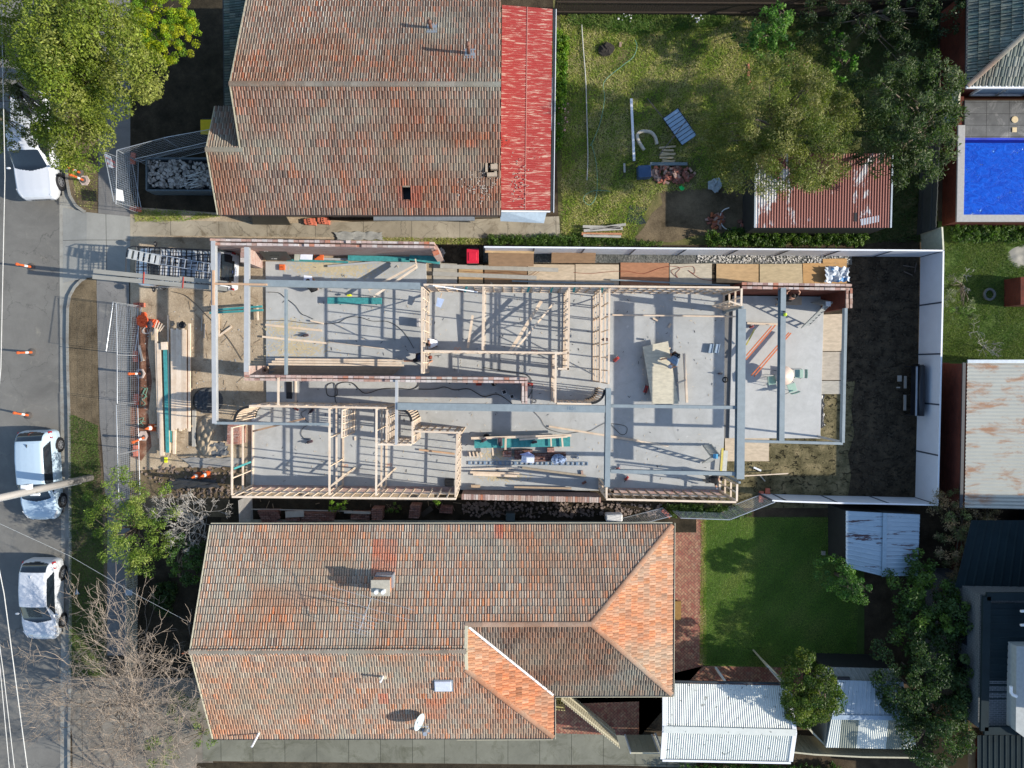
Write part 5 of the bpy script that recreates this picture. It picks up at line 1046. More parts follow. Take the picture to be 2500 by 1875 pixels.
# ================================================================ VEHICLES
m_carw = mat('white_car_paint', (0.60, 0.62, 0.65, 1), .16, var=.02, spec=.6); m_carw.node_tree.nodes['Principled BSDF'].inputs['Coat Weight'].default_value = .6
m_carb = mat('sky_tinted_car_paint', (0.42, 0.53, 0.62, 1), .16, var=.02, spec=.6); m_tyre = mat('tyre_rubber', (0.012, .012, .013, 1), .85); m_rim = mat('alloy_rim', (.42, .43, .45, 1), .3, .7); m_red = mat('red_lamp', (.28, .01, .015, 1), .2); m_lamp = mat('clear_lamp', (.5, .52, .55, 1), .1)  # pale blue is the sky's reflection put into a white car's paint
m_trim = mat('black_trim', (.015, .016, .02, 1), .4)
def carbody(root, st, win, L, W, paint, dark=m_glass, grille=None):
    """st: stations rear->front (x, zbot, zbelt, wbelt, ztop, wtop); win: dict of x ranges"""
    st = np.array(st, float); N = 190; xs = np.linspace(st[0, 0], st[-1, 0], N); F_ = np.stack([np.interp(xs, st[:, 0], st[:, k]) for k in range(1, 6)], 1)
    for _ in range(8): F_[1:-1] = (F_[:-2] + F_[1:-1] * 2 + F_[2:]) / 4
    J = []
    for zb, zl, wb, zt, wt in F_:
        zt = max(zt, zl + .02); sec = [(wb * .93, zb), (wb, zb + (zl - zb) * .45), (wb * .985, zl), (wb * .985 * .12 + wt * .88 if zt - zl > .2 else wt * 1.02, zl + (zt - zl) * .86), (wt * .9, zt - .012 if zt - zl > .2 else zt - .01), (wt * .5, zt + .02), (0, zt + .03)]
        full = [(y, z) for y, z in sec] + [(-y, z) for y, z in sec[::-1][1:]]
        t = np.linspace(0, len(full) - 1, 121); full = np.array(full); J.append(np.stack([np.interp(t, np.arange(len(full)), full[:, 0]), np.interp(t, np.arange(len(full)), full[:, 1])], 1))
    J = np.array(J)
    for _ in range(4): J[:, 1:-1] = (J[:, :-2] + J[:, 1:-1] * 2 + J[:, 2:]) / 4
    V = np.concatenate([np.concatenate([np.full((121, 1), x), j], 1) for x, j in zip(xs, J)]); idx = np.arange(N * 121).reshape(N, 121)
    Q = np.stack([idx[:-1, :-1], idx[1:, :-1], idx[1:, 1:], idx[:-1, 1:]], -1).reshape(-1, 4)
    i = np.repeat(np.arange(N - 1), 120); j = np.tile(np.arange(120), N - 1); xc = (xs[i] + xs[i + 1]) / 2; jj = (j + .5) / 10.0; jj = np.minimum(jj, 12 - jj)  # 0..6
    side = (jj > 2.12) & (jj < 3.0) & (xc > win['side'][0] + np.maximum(0, jj - 2.12) * .35) & (xc < win['side'][1] - np.maximum(0, jj - 2.12) * .75)
    ws = (jj > 3.3) & (xc > win['ws'][0]) & (xc < win['ws'][1] + (jj - 3.3) * .05 * 0 + .07 * (jj - 4)); rw = (jj > 3.35) & (xc > win['rear'][0] - .03 * (jj - 4)) & (xc < win['rear'][1]) if 'rear' in win else side & False
    gr = (xc > L / 2 - .16) & (jj > 1.3) & (jj < 2.3) & False
    sun = (jj > 5.0) & (xc > win['sun'][0]) & (xc < win['sun'][1]) if 'sun' in win else side & False
    gl = side | ws | rw | sun
    npmesh('body', V, Q[~gl], paint, root, smooth=True, local=True)
    for nm, mk, mm in (('side_window', side & (j < 60), dark), ('side_window', side & (j >= 60), dark), ('windscreen', ws, dark), ('rear_window', rw, dark), ('sunroof', sun, dark)):
        if mk.any(): npmesh(nm, V, Q[mk], mm, root, smooth=True, local=True)
    for e_, s in ((0, 1), (N - 1, -1)):
        b = MB(); r = [(xs[e_], y, z) for y, z in J[e_]]; b.add(r, [tuple(range(121))[::s]]); b.build('bumper', paint, root, local=True)
    b = MB(); b.box((0, 0, .22), (L - .5, W - .2, .1)); b.build('underbody', m_trim, root, local=True)
def wheel(root, x, y, r=.33, wd=.22):
    M = Matrix.Rotation(PI / 2, 3, 'X'); b = MB(); prof = [(r * .6, -wd / 2), (r * .93, -wd / 2), (r, -wd / 3), (r, wd / 3), (r * .93, wd / 2), (r * .6, wd / 2)]
    b.lathe(prof, 22, (x, y, r), M, False); tw = b.build('tyre', m_tyre, root, True, local=True)
    b = MB(); s = -1 if y < 0 else 1; yy = y + s * wd * .42; b.lathe([(0, 0), (r * .18, .0), (r * .18, .02), (0, .02)], 12, (x, yy, r), M)
    for k in range(7): a = 2 * PI * k / 7; b.bar((x + r * .12 * math.cos(a), yy, r + r * .12 * math.sin(a)), (x + r * .58 * math.cos(a), yy, r + r * .58 * math.sin(a)), .05, .04)
    b.lathe([(r * .55, -.02), (r * .64, -.02), (r * .64, .02), (r * .55, .02)], 22, (x, yy, r), M, False); b.build('rim', m_rim, tw, local=True)
    b = MB(); b.lathe([(0, -.03), (r * .6, -.03), (r * .6, .03), (0, .03)], 20, (x, y + s * .03, r), M, False); b.build('brake_disc', m_trim, tw, local=True)
def arches(root, xs, W, r=.37):
    for x in xs:
        for s in (-1, 1):
            b = MB(); M = Matrix.Rotation(PI / 2, 3, 'X'); b.lathe([(0, -.012), (r, -.012), (r * 1.02, .012), (0, .012)], 24, (x, s * (W / 2 - .015), .33), M, False); b.build('wheel_arch', m_trim, root, local=True)
def lampq(root, nm, pts, m):
    b = MB(); b.add(pts, [tuple(range(len(pts)))]); o = b.build(nm, m, root, local=True); s = o.modifiers.new('s', 'SOLIDIFY'); s.thickness = .03; s.offset = 0; return o
def placeg(o, u, v, href, z, rz): p = P(u, v, href); o.location = (p.x, p.y, z); o.rotation_euler = (0, 0, rz)
def car(label, L, W, H, u, v, rz, kind='hatch', sun=None, cat='car', paint=None):
    r = thing('parked_car' if kind != 'ute' else 'utility_truck', label, cat); h = L / 2
    if kind == 'hatch':
        st = [(-h, .3, .6, W * .36, .68, W * .34), (-h + .04, .25, .85, W * .46, 1.0, W * .37), (-h + .22, .22, .95, W * .49, H * .86, W * .36), (-h + .55, .2, .97, W * .5, H * .97, W * .37), (-h + 1.4, .2, .93, W * .5, H, W * .38), (h - 1.95, .2, .9, W * .5, H * .975, W * .37), (h - 1.15, .2, .88, W * .5, .98, W * .41), (h - .9, .2, .86, W * .5, .93, W * .43), (h - .35, .22, .75, W * .47, .80, W * .40), (h - .1, .25, .62, W * .40, .66, W * .34), (h, .3, .5, W * .32, .55, W * .28)]
        win = dict(side=(-h + .5, h - 1.25), ws=(h - 1.88, h - 1.1), rear=(-h + .10, -h + .48), pillar=(-h + .95, 0.05))
    else:
        st = [(-h, .4, .95, W * .46, 1.0, W * .44), (-h + 1.55, .35, 1.05, W * .5, 1.07, W * .45), (-h + 1.7, .3, 1.08, W * .5, H * .97, W * .37), (-h + 2.2, .3, 1.07, W * .5, H, W * .38), (h - 2.15, .3, 1.03, W * .5, H * .97, W * .38), (h - 1.45, .3, 1.02, W * .5, 1.13, W * .43), (h - 1.2, .3, 1.0, W * .5, 1.08, W * .44), (h - .35, .3, .92, W * .49, 1.0, W * .42), (h - .1, .35, .8, W * .44, .86, W * .38), (h, .4, .6, W * .38, .7, W * .33)]
        win = dict(side=(-h + 1.8, h - 1.55), ws=(h - 2.1, h - 1.4), rear=(-h + 1.62, -h + 1.72), pillar=(.1,))
    if sun: win['sun'] = sun
    carbody(r, st, win, L, W, paint or m_carw); r_ = .33 if kind == 'hatch' else .38
    xs = (-h + .78, h - .88); arches(r, xs, W, r_ + .05)
    for x in xs:
        for s in (-1, 1): wheel(r, x, s * (W / 2 - .08), r_)
    for s in (-1, 1):
        z = .78 if kind == 'hatch' else .95
        lampq(r, 'headlight', [(h - .48, s * W * .475, z + .02), (h - .14, s * W * .36, z - .06), (h - .09, s * W * .39, z - .16), (h - .42, s * W * .492, z - .08)], m_lamp)
        lampq(r, 'tail_light', [(-h + .06, s * W * .41, 1.0), (-h + .38, s * W * .475, 1.02), (-h + .40, s * W * .49, .88), (-h + .05, s * W * .455, .82)], m_red)
        b = MB(); b.blob((h - 1.42, s * (W / 2 + .1), 1.0 if kind == 'hatch' else 1.2), .11, 10, 6, 0, (.5, 1, .7)); b.build('wing_mirror', m_carw, r, True, local=True)
        for x in (.0 if kind == 'hatch' else .2, -.95):
            b = MB(); b.box((x, s * (W / 2 + .005), .8), (.15, .03, .03)); b.build('door_handle', m_carw, r, local=True)
    b = MB(); b.box((h - .03, 0, .5), (.06, W * .5, .16)); b.build('grille', m_trim, r, local=True)
    if kind == 'hatch': b = MB(); b.add([(-h + .62, -.03, H + .01), (-h + .62, .03, H + .01), (-h + .8, 0, H + .01), (-h + .6, 0, H + .09)], [(0, 1, 3), (1, 2, 3), (2, 0, 3)]); b.build('roof_aerial', m_trim if not sun else m_carw, r, local=True)
    placeg(r, u, v, .8, RZ, rz); return r
car('white hatchback parked under the leaning power pole', 4.45, 1.76, 1.5, 88, 1162, -PI / 2 + .03, paint=m_carb)
car('white hatchback with a dark sunroof parked nearest the bare tree shadows', 4.05, 1.74, 1.46, 93, 1468, -PI / 2 - .02, sun=(.15, .75))
car('white utility truck with its cab hidden under the big street tree', 5.2, 1.86, 1.8, 78, 352, -PI / 2 + .05, 'ute', cat='pickup truck')
# van with loaded rack
van = thing('work_van', 'white van on the building plot, its roof rack loaded with ladders and grey beams', 'van'); L, W, H = 4.9, 1.9, 1.92; h = L / 2
st = [(-h, .35, .55, W * .44, .6, W * .42), (-h + .03, .3, 1.0, W * .48, 1.15, W * .43), (-h + .12, .25, 1.1, W * .49, 1.5, W * .41), (-h + .33, .25, 1.12, W * .5, H - .03, W * .4), (-h + .6, .25, 1.12, W * .5, H, W * .41), (h - 1.75, .25, 1.1, W * .5, H, W * .41), (h - .95, .25, 1.08, W * .5, 1.15, W * .43), (h - .3, .25, .85, W * .48, .92, W * .42), (h, .35, .55, W * .4, .6, W * .36)]
carbody(van, st, dict(side=(-h + .55, h - 1.1), ws=(h - 1.68, h - .92), rear=(-h + .06, -h + .30), pillar=(-.7, .6)), L, W, m_carw); arches(van, (-h + .95, h - .95), W)
for x in (-h + .95, h - .95):
    for s in (-1, 1): wheel(van, x, s * (W / 2 - .08), .34)
b = MB(); b.box((-h - .01, 0, .78), (.02, .45, .14)); npt = b.build('number_plate', mat('plate_white', (.5, .55, .65, 1), .5), van, local=True)
def text(s, size, M, m, parent=None, name='lettering', local=False, ext=.003):
    cu = bpy.data.curves.new(name, 'FONT'); cu.body = s; cu.size = size; cu.extrude = ext; cu.align_x = 'CENTER'; cu.align_y = 'CENTER'
    o = bpy.data.objects.new('tmp', cu); COL.objects.link(o); dg = bpy.context.evaluated_depsgraph_get(); me = bpy.data.meshes.new_from_object(o.evaluated_get(dg)); bpy.data.objects.remove(o)
    me.transform(M); me.materials.clear(); me.materials.append(m); q = bpy.data.objects.new(name, me); COL.objects.link(q)
    if parent is not None:
        q.parent = parent
        if not local: q.matrix_parent_inverse = parent_inv(parent)
    return q
m_navyink = mat('navy_ink', (.02, .04, .12, 1), .6)
text('UASTF', .15, Matrix.Translation((-h - .025, 0, .78)) @ Matrix.Rotation(-PI / 2, 4, 'Z') @ Matrix.Rotation(PI / 2, 4, 'X'), m_navyink, npt, local=True)
b = MB(); M = Matrix.Rotation(PI / 2, 3, 'Y'); b.lathe([(.045, -.01), (.07, -.01), (.07, .01), (.045, .01)], 18, (-h - .0, .05, 1.12), M, False); b.build('badge', m_navyink, van, local=True)
b = MB(); b.box((-h - .0, .0, 1.0), (.04, .7, .05)); b.build('tailgate_handle', m_trim, van, local=True)
for s in (-1, 1):
    b = MB(); b.box((-h + .04, s * W * .455, .95), (.05, .1, .35)); b.build('tail_light', m_red, van, local=True)
    b = MB(); b.blob((h - 1.2, s * (W / 2 + .14), 1.25), .14, 10, 6, 0, (.5, 1, 1)); b.build('wing_mirror', m_trim, van, True, local=True)
rz_ = PI + -.05; placeg(van, 447, 656, 1.0, 0, rz_)
rack = MB(); zr = 2.06
for x in (-1.75, -1.2, -.6, 0, .6, 1.2, 1.75): rack.tube([(x, -.8, zr), (x, .8, zr)], .022, 6); rack.tube([(x, -.78, zr), (x, -.8, 1.85)], .02, 5); rack.tube([(x, .78, zr), (x, .8, 1.85)], .02, 5)
rack.tube([(-1.9, -.82, zr), (1.9, -.82, zr), (2.15, -.7, zr), (2.2, -.4, zr), (2.2, .4, zr), (2.15, .7, zr), (1.9, .82, zr), (-1.9, .82, zr), (-1.9, -.82, zr)], .025, 6)
rack.build('roof_rack', m_trim, van, local=True)
b = MB()
for k in range(15): b.bar((-1.85 + k * .25, -.78, zr - .05), (-1.85 + k * .25, .78, zr - .05), .05, .012)
for k in range(11): b.bar((-1.85, -.78 + k * .155, zr - .05), (1.75, -.78 + k * .155, zr - .05), .03, .012)
b.build('rack_mesh', m_trim, van, local=True)
def vp(x, y, z):  # van-local to world
    return van.matrix_basis @ Vector((x, y, z))
def ladder3(name, label, a, b_, wd, n, zoff=Vector((0, 0, 0)), m=None, rung=(.09, .02), rail=.06, side=None, cat='ladder', parent=None):
    A, B_ = Vector(a), Vector(b_); d = (B_ - A).normalized(); s = side or Vector((0, 0, 1)).cross(d); s.normalize(); b = MB()
    for k in (-1, 1): b.bar(A + s * wd / 2 * k, B_ + s * wd / 2 * k, .03, rail)
    L_ = (B_ - A).length
    for k in range(n): q = A + d * (L_ * (k + .5) / n); b.bar(q - s * wd / 2, q + s * wd / 2, rung[0], rung[1])
    o = b.build(name, m or m_gal, parent); return tag(o, label, cat) if parent is None else o
ladder3('ladder', 'aluminium ladder with broad white treads strapped on the front of the van rack', vp(2.1, -.45, 2.16), vp(.55, -.2, 2.16), .42, 6, rung=(.15, .02), m=mat('pale_alloy', (.6, .6, .56, 1), .4, .3))
ladder3('ladder', 'dark extension ladder lying on the rear half of the van rack', vp(1.0, -.3, 2.13), vp(-1.9, .05, 2.13), .42, 10, rung=(.035, .035))
ladder3('ladder', 'narrow black ladder lying across the middle of the van rack', vp(1.5, -.05, 2.1), vp(-1.85, -.45, 2.1), .34, 12, rung=(.03, .03), m=m_trim)
m_lvl = mat('grey_lvl', (.29, .28, .245, 1), .8, scale=3, stretch=(.4, 3, 1))
for k, (a, c, l) in enumerate((((230, 662), (440, 683), 'upper front grey beam lashed along the van roof'), ((228, 676), (556, 706), 'lowest and longest grey beam lashed along the van roof'), ((440, 680), (556, 692), 'upper rear grey beam lashed along the van roof'))):
    b = MB(); b.bar(P(*a, 2.3), P(*c, 2.3), .20, .15); tag(b.build('laminated_beam', m_lvl), l, 'beam')
for u, v, l in ((351, 678, 'red strap binding the beams at the front of the van'), (447, 690, 'red strap binding the beams at the rear of the van')):
    b = MB(); b.bar(P(u + 1, v - 14, 2.39), P(u - 1, v + 14, 2.39), .04, .02); tag(b.build('ratchet_strap', mat('red_webbing', (.45, .05, .03, 1), .8)), l, 'strap')
# ================================================================ STREET THINGS
m_or = mat('safety_orange', (.62, .12, .03, 1), .5, var=.1); m_refl = mat('reflective_white', (.75, .74, .72, 1), .4)
def bollard(label, u, v, z=RZ, tilt=0.0, h=1.1, m=m_or):
    t = thing('traffic_bollard', label, 'bollard', group='orange traffic bollards'); b = MB(); b.lathe([(.19, 0), (.19, .03), (.1, .06), (.05, .08)], 20); b.build('base', mat('dusty_rubber', (.10, .09, .08, 1), .9), t, local=True)
    b = MB(); b.lathe([(.06, .08), (.055, .35)], 12); b.lathe([(.05, .58), (.045, h - .12), (.07, h - .1), (.07, h), (.02, h + .02)], 12); b.build('post', m, t, local=True)
    b = MB(); b.lathe([(.058, .35), (.052, .58)], 12, cap=False); b.build('reflective_band', m_refl, t, local=True)
    p = P(u, v, z); t.location = p; t.rotation_euler = (tilt, 0, 0); return t
bollard('orange bollard on the road closest to the driveway crossing', 77, 652); bollard('orange bollard on the road below the driveway, middle of the three in a row', 79, 860, tilt=.04); bollard('orange bollard on the road just above the hatchback under the pole', 70, 1014, tilt=-.18)
bollard('red orange bollard on the verge by the truck wheel', 196, 422, 0); bollard('red orange bollard standing on a pale hexagonal slab beside the truck', 204, 440, .02); bollard('red bollard on a pale hexagonal base behind the temporary fence', 343, 912, .02); bollard('tilted orange bollard at the foot of the temporary fence, near a cone', 352, 1068, 0, .12)
for (u, v, l) in ((207, 441, 'pale hexagonal slab beside the truck wheel'), (343, 912, 'pale hexagonal slab on the red soil behind the temporary fence'), (350, 1064, 'pale hexagonal slab beside the cone on the mud')):
    b = MB(); b.lathe([(.27, 0), (.27, .04), (.25, .05)], 6, P(u, v, 0.012)); tag(b.build('hexagonal_slab', mat('pinkish_slab', (.5, .40, .34, 1), .8)), l, 'slab')
def cone(label, u, v, z=0.01):
    t = thing('traffic_cone', label, 'cone', group='traffic cones'); b = MB(); b.box((0, 0, .02), (.36, .36, .04)); b.build('base', m_or, t, local=True)
    b = MB(); b.lathe([(.15, .04), (.115, .25)], 16, cap=False); b.lathe([(.08, .45), (.03, .7)], 16); b.build('cone_body', m_or, t, local=True); b = MB(); b.lathe([(.115, .25), (.08, .45)], 16, cap=False); b.build('reflective_band', m_refl, t, local=True)
    t.location = P(u, v, z); return t
cone('orange and white cone on the red soil beside the temporary fence', 372, 1044); cone('orange and white cone by the muddy bank, the left of a pair', 483, 1161); cone('orange and white cone by the muddy bank, the right of a pair', 505, 1158)
def temp_fence(label, a, b_, h=2.05, sp=.10, foot=True, lean=0.0, m=None):
    A, B_ = P(*a, h), P(*b_, h); d = B_ - A; L = d.length; d.normalize(); n = Vector((-d.y, d.x, 0)) * lean; f = thing('temporary_fence', label, 'temporary fence', ((A.x + B_.x) / 2, (A.y + B_.y) / 2, 0), 'temporary mesh fence panels')
    a0 = Vector((A.x, A.y, .1)) + n; b0 = Vector((B_.x, B_.y, .1)) + n; b = MB(); b.tube([a0, A, B_, b0, a0], .019, 6); b.build('frame', m or m_gal, f)
    b = MB(); k = max(2, int(L / sp))
    for i in range(1, k): q = i / k; b.tube([a0.lerp(b0, q), A.lerp(B_, q)], .004, 3, False)
    k = int(h / .2)
    for i in range(1, k): q = i / k; b.tube([a0.lerp(A, q), b0.lerp(B_, q)], .004, 3, False)
    b.build('wire_mesh', m or m_gal, f)
    return f
temp_fence('first mesh panel of the street fence, nearest the driveway', (284, 741), (286, 866)); temp_fence('mesh panel leaning against the first street fence panel', (276, 737), (259, 857), lean=.35)
temp_fence('second mesh panel of the street fence, counting down from the driveway', (286, 867), (286, 985)); temp_fence('third mesh panel of the street fence, counting down from the driveway', (284, 989), (287, 1109)); temp_fence('last mesh panel of the street fence, running into the green bush', (287, 1111), (290, 1225))
temp_fence('mesh panel above the driveway carrying a white sheet', (285, 367), (283, 498)); temp_fence('slanting mesh panel beside the upper footpath carrying a red lettered sign', (254, 371), (278, 492), lean=.3)
temp_fence('mesh panel running from the upper footpath towards the skip bin', (287, 366), (398, 337)); temp_fence('mesh panel reaching the yellow lidded bin', (400, 336), (512, 316)); temp_fence('low mesh panel lying behind the skip bin', (330, 388), (515, 345), 1.2)
temp_fence('mesh panel above the narrow brick garden, left of the dark post', (1522, 1290), (1640, 1260)); temp_fence('mesh panel over the strip of brick paving', (1662, 1265), (1782, 1269)); temp_fence('mesh panel slanting up to the end of the white fence', (1784, 1268), (1892, 1226))
temp_fence('mesh panel leaning on the end of the red lean-to', (1348, 190), (1346, 318), 1.3, lean=-.7)
m_foot = mat('terracotta_foot', (.52, .15, .09, 1), .8, var=.2)
def foot(label, u, v, rz=0, z=0.01, sc=1, m=None):
    t = thing('fence_foot', label, 'fence foot', group='orange fence feet'); b = MB(); b.box((0, 0, .07), (.56 * sc, .22, .13)); b.box((0, 0, .15), (.2, .24, .04)); b.build('block', m or m_foot, t, local=True, bevel=.02); b = MB(); b.lathe([(.03, .17), (.03, .176)], 8, (0, .05, 0)); b.lathe([(.03, .17), (.03, .176)], 8, (0, -.05, 0)); b.build('socket', m_trim, t, local=True)
    t.location = P(u, v, z); t.rotation_euler = (0, 0, rz); return t
for a in (('orange fence foot at the driveway end of the street fence', 342, 745), ('orange fence foot at the third street panel', 333, 1100, 1.57), ('orange fence foot at the driveway side above the crossing', 333, 511, -.15), ('dull red fence foot in shade near the skip', 327, 388, 1.5),
    ('orange fence foot on the red soil beside the pine offcut', 333, 870, 1.57), ('pink fence foot lower on the red soil', 335, 975, 1.57), ('left orange foot at the white fence end', 1857, 1212, 1.5), ('right orange foot at the white fence end', 1872, 1205, 1.5), ('orange foot on the brick paving strip', 1755, 1252, 0), ('orange foot left of the dark post', 1626, 1252, -.7)): foot(*a)
for k, (u, v) in enumerate(((757, 540), (790, 538))): foot(('left of two stacked orange feet beside the top house', 'right of two stacked orange feet beside the top house')[k], u, v, .1 - .1 * k, .05); foot(('orange foot under the left one beside the top house', 'orange foot under the right one beside the top house')[k], u + 3, v + 5, -.1, .01)
def sign(label, px, h, m, n=(0, 0, 1), txt=None, lines=0, name='sign', back=None):
    q = [P(u, v, hh) for (u, v), hh in zip(px, h)]; t = thing(name, label, 'sign', tuple(q[0])); b = MB(); N = (q[1] - q[0]).cross(q[3] - q[0]).normalized(); N = N if N.z > 0 else -N
    b.hull8([k - N * .006 for k in q] + [k + N * .006 for k in q]); b.build('board', m, t)
    ux = (q[1] - q[0]); uy = (q[3] - q[0])
    for (s, size, a, c, mm) in (txt or []):
        X = ux.normalized(); Y = N.cross(X); 
        if Y.dot(uy) > 0: Y = -Y; X = X
        M = Matrix.Translation(q[0] + ux * a + uy * c + N * .012) @ Matrix((X, Y, X.cross(Y))).transposed().to_4x4()
        text(s, size, M, mm, t)
    return t
m_ink = mat('black_ink', (.02, .02, .02, 1)); m_redink = mat('red_ink', (.5, .04, .03, 1))
sign('white sign with red border lettering hung on the slanting fence panel', [(257, 375), (271, 383), (277, 410), (266, 408)], [1.9, 1.9, 1.4, 1.4], m_white, txt=[('DANGER', .16, .5, .3, m_redink), ('KEEP OUT', .12, .5, .7, m_redink)])
sign('white paper sheet tied low on the mesh panel above the driveway', [(282, 460), (300, 465), (303, 492), (284, 488)], [1.3, 1.0, 1.0, 1.3], m_white)
dk = mat('charcoal_board', (.045, .047, .042, 1), .45)
sign('charcoal site board with white lettering leaning on the pink brick wall', [(622, 602), (691, 602), (713, 636), (650, 636)], [1.6, 1.6, .35, .35], dk, txt=[('m', .28, .27, .28, m_refl), ('Builders', .15, .62, .27, m_refl), ('new home', .11, .45, .6, m_ink), ('on site', .1, .35, .85, m_refl)])
sign('plain charcoal board leaning on the side wall of the top house', [(612, 520), (695, 522), (710, 549), (618, 548)], [1.2, 1.2, .05, .05], dk)
# power pole and wires
bp = P(222, 1166, 0); pole = thing('power_pole', 'tall weathered timber power pole rising over the white hatchback', 'power pole', tuple(bp))
tp = Vector((bp.x - .15, bp.y + .25, 9.0)); b = MB(); b.tube([bp, tp], [.17, .12], 14); b.build('pole', mat('grey_timber_pole', (.33, .31, .29, 1), .85, scale=3, stretch=(3, 3, .3)), pole, True)
b = MB(); b.box(bp.lerp(tp, .52) + Vector((.0, .2, 0)), (.3, .22, .35)); b.build('junction_box', m_white, pole); b = MB(); b.bar(bp.lerp(tp, .1) + Vector((.05, -.16, 0)), bp.lerp(tp, .85) + Vector((.02, -.14, 0)), .05, .05); b.build('conduit', m_gal, pole)
b = MB(); b.tube([bp.lerp(tp, .47) + Vector((-.15, -.2, 0)), bp.lerp(tp, .47) + Vector((.25, -.2, 0))], .06, 8); b.build('lamp_arm', m_white, pole)
m_wire = mat('pale_cable', (.5, .5, .48, 1), .6)
def wire(label, pts, r=.012, m=None, name='power_cable', cat='cable'):
    W_ = [P(*p) for p in pts]; b = MB(); n = []
    for i in range(len(W_) - 1):
        for k in range(6): n.append(W_[i].lerp(W_[i + 1], k / 6))
    n.append(W_[-1]); b.tube(n, r, 5); return tag(b.build(name, m or m_wire), label, cat)
wire('pale overhead cable along the road above the pole', [(2, -60, 7), (12, 430, 6.6), (2, 900, 7), (-30, 1250, 7.5)], .015); wire('pale overhead cable passing left of the sunroof hatchback', [(-30, 1250, 7.5), (10, 1450, 7.2), (70, 1900, 7)], .018)
wire('leftmost of the two thin overhead cables in the lower left corner', [(-40, 1300, 7.5), (0, 1630, 7), (25, 1900, 7)], .014); wire('second of the two thin overhead cables in the lower left corner', [(-40, 1300, 7.5), (8, 1640, 7), (38, 1900, 7)], .014)
wire('thin service cable crossing the verge to the finial end of the orange roof', [(-30, 1265, 7.5), (170, 1357, 5.9), (330, 1450, 4.9), (467, 1522, 4.2)], .006, m_lead)
# letterbox on the picket fence
b = MB(); b.box(P(318, 1445, 1.1), (.35, .25, .3)); tag(b.build('letterbox', mat('box_grey', (.35, .38, .4, 1), .4, .3)), 'grey metal letterbox on the picket fence', 'letterbox')
b = MB(); p = P(188, 1446, .05); b.add([p + Vector((-.1, -.12, 0)), p + Vector((.14, -.08, .02)), p + Vector((.0, .2, .05)), p + Vector((.02, 0, .12))], [(0, 1, 3), (1, 2, 3), (2, 0, 3), (0, 2, 1)]); tag(b.build('folded_paper', mat('grey_paper', (.45, .5, .55, 1), .7)), 'folded pale grey paper lying on the dark verge', 'paper')
# ================================================================ LOOSE THINGS
def bin_(label, u, v, c, z=.01, rz=0):
    t = thing('wheelie_bin', label, 'bin', tuple(P(u, v, 0))); p = P(u, v, .95); m = mat(c[0], c[1], .45); b = MB(); b.prism([(p.x - .24, p.y - .3), (p.x + .24, p.y - .3), (p.x + .24, p.y + .3), (p.x - .24, p.y + .3)], z, .92); b.build('bin_body', mat('bin_green', (.02, .035, .025, 1), .5), t, bevel=.03)
    b = MB(); b.prism([(p.x - .29, p.y - .34), (p.x + .29, p.y - .34), (p.x + .29, p.y + .36), (p.x - .29, p.y + .36)], .92, 1.0); b.prism([(p.x - .2, p.y - .22), (p.x + .2, p.y - .22), (p.x + .2, p.y + .2), (p.x - .2, p.y + .2)], 1.0, 1.03); b.build('lid', m, t, bevel=.04)
    b = MB(); b.tube([(p.x - .22, p.y + .4, .98), (p.x + .22, p.y + .4, .98)], .02, 6); b.build('handle', m_trim, t)
bin_('wheelie bin with a bright red lid near the broken brick wall', 1154, 626, ('red_lid', (.60, .015, .04, 1))); bin_('wheelie bin with a yellow lid beside the top house', 505, 311, ('yellow_lid', (.6, .45, .01, 1)))
# skip bin full of rubble
sk = thing('skip_bin', 'low open skip bin filled with pale rubble beside the top house', 'skip bin', tuple(P(440, 425, 0))); q = [P(u, v, .9) for u, v in ((357, 386), (528, 386), (528, 465), (357, 464))]
b = MB()
for i in range(4): a, c = q[i], q[(i + 1) % 4]; b.bar(a, c, .07, .88, .44)
b.build('skip_wall', mat('skip_steel', (.10, .13, .15, 1), .6, .4), sk); b = MB(); b.prism([(p.x, p.y) for p in q], .04, .1); b.build('skip_floor', mat('skip_steel'  , (.1, .13, .15, 1)), sk)
def rocks(name, label, px, n, z, s0, s1, m, cat, kind='stuff', group=None, stack=.25):
    pl = [(p.x, p.y) for p in PX(px, z)]; xs = [p[0] for p in pl]; ys = [p[1] for p in pl]; b = MB(); k = 0
    while k < n:
        x, y = random.uniform(min(xs), max(xs)), random.uniform(min(ys), max(ys))
        if not inpoly(np.array([x]), np.array([y]), pl)[0]: continue
        s = random.uniform(s0, s1); b.box((x, y, z + random.uniform(0, stack)), (s, s * random.uniform(.5, 1), s * .6), M=Matrix.Rotation(random.uniform(0, 3), 3, 'Z') @ Matrix.Rotation(random.uniform(-.6, .6), 3, 'X')); k += 1
    return tag(b.build(name, m), label, cat, group, kind)
m_rub = mat('pale_rubble', (.36, .34, .31, 1), .9, var=.4, scale=4)
rocks('rubble', 'pale broken rubble filling the skip bin', [(365, 392), (425, 392), (522, 400), (522, 460), (365, 458)], 420, .55, .06, .2, m_rub, 'rubble')
for k in range(9): plank('pale lath lying on the rubble in the skip bin', (450 + random.uniform(-8, 20), 428 + k * 4 + random.uniform(-3, 3)), .95, (480 + random.uniform(0, 15), 424 + k * 4 + random.uniform(-10, 8)), .95, .04, .02, m=mat('pale_lath', (.45, .45, .42, 1)), group='laths in the skip')
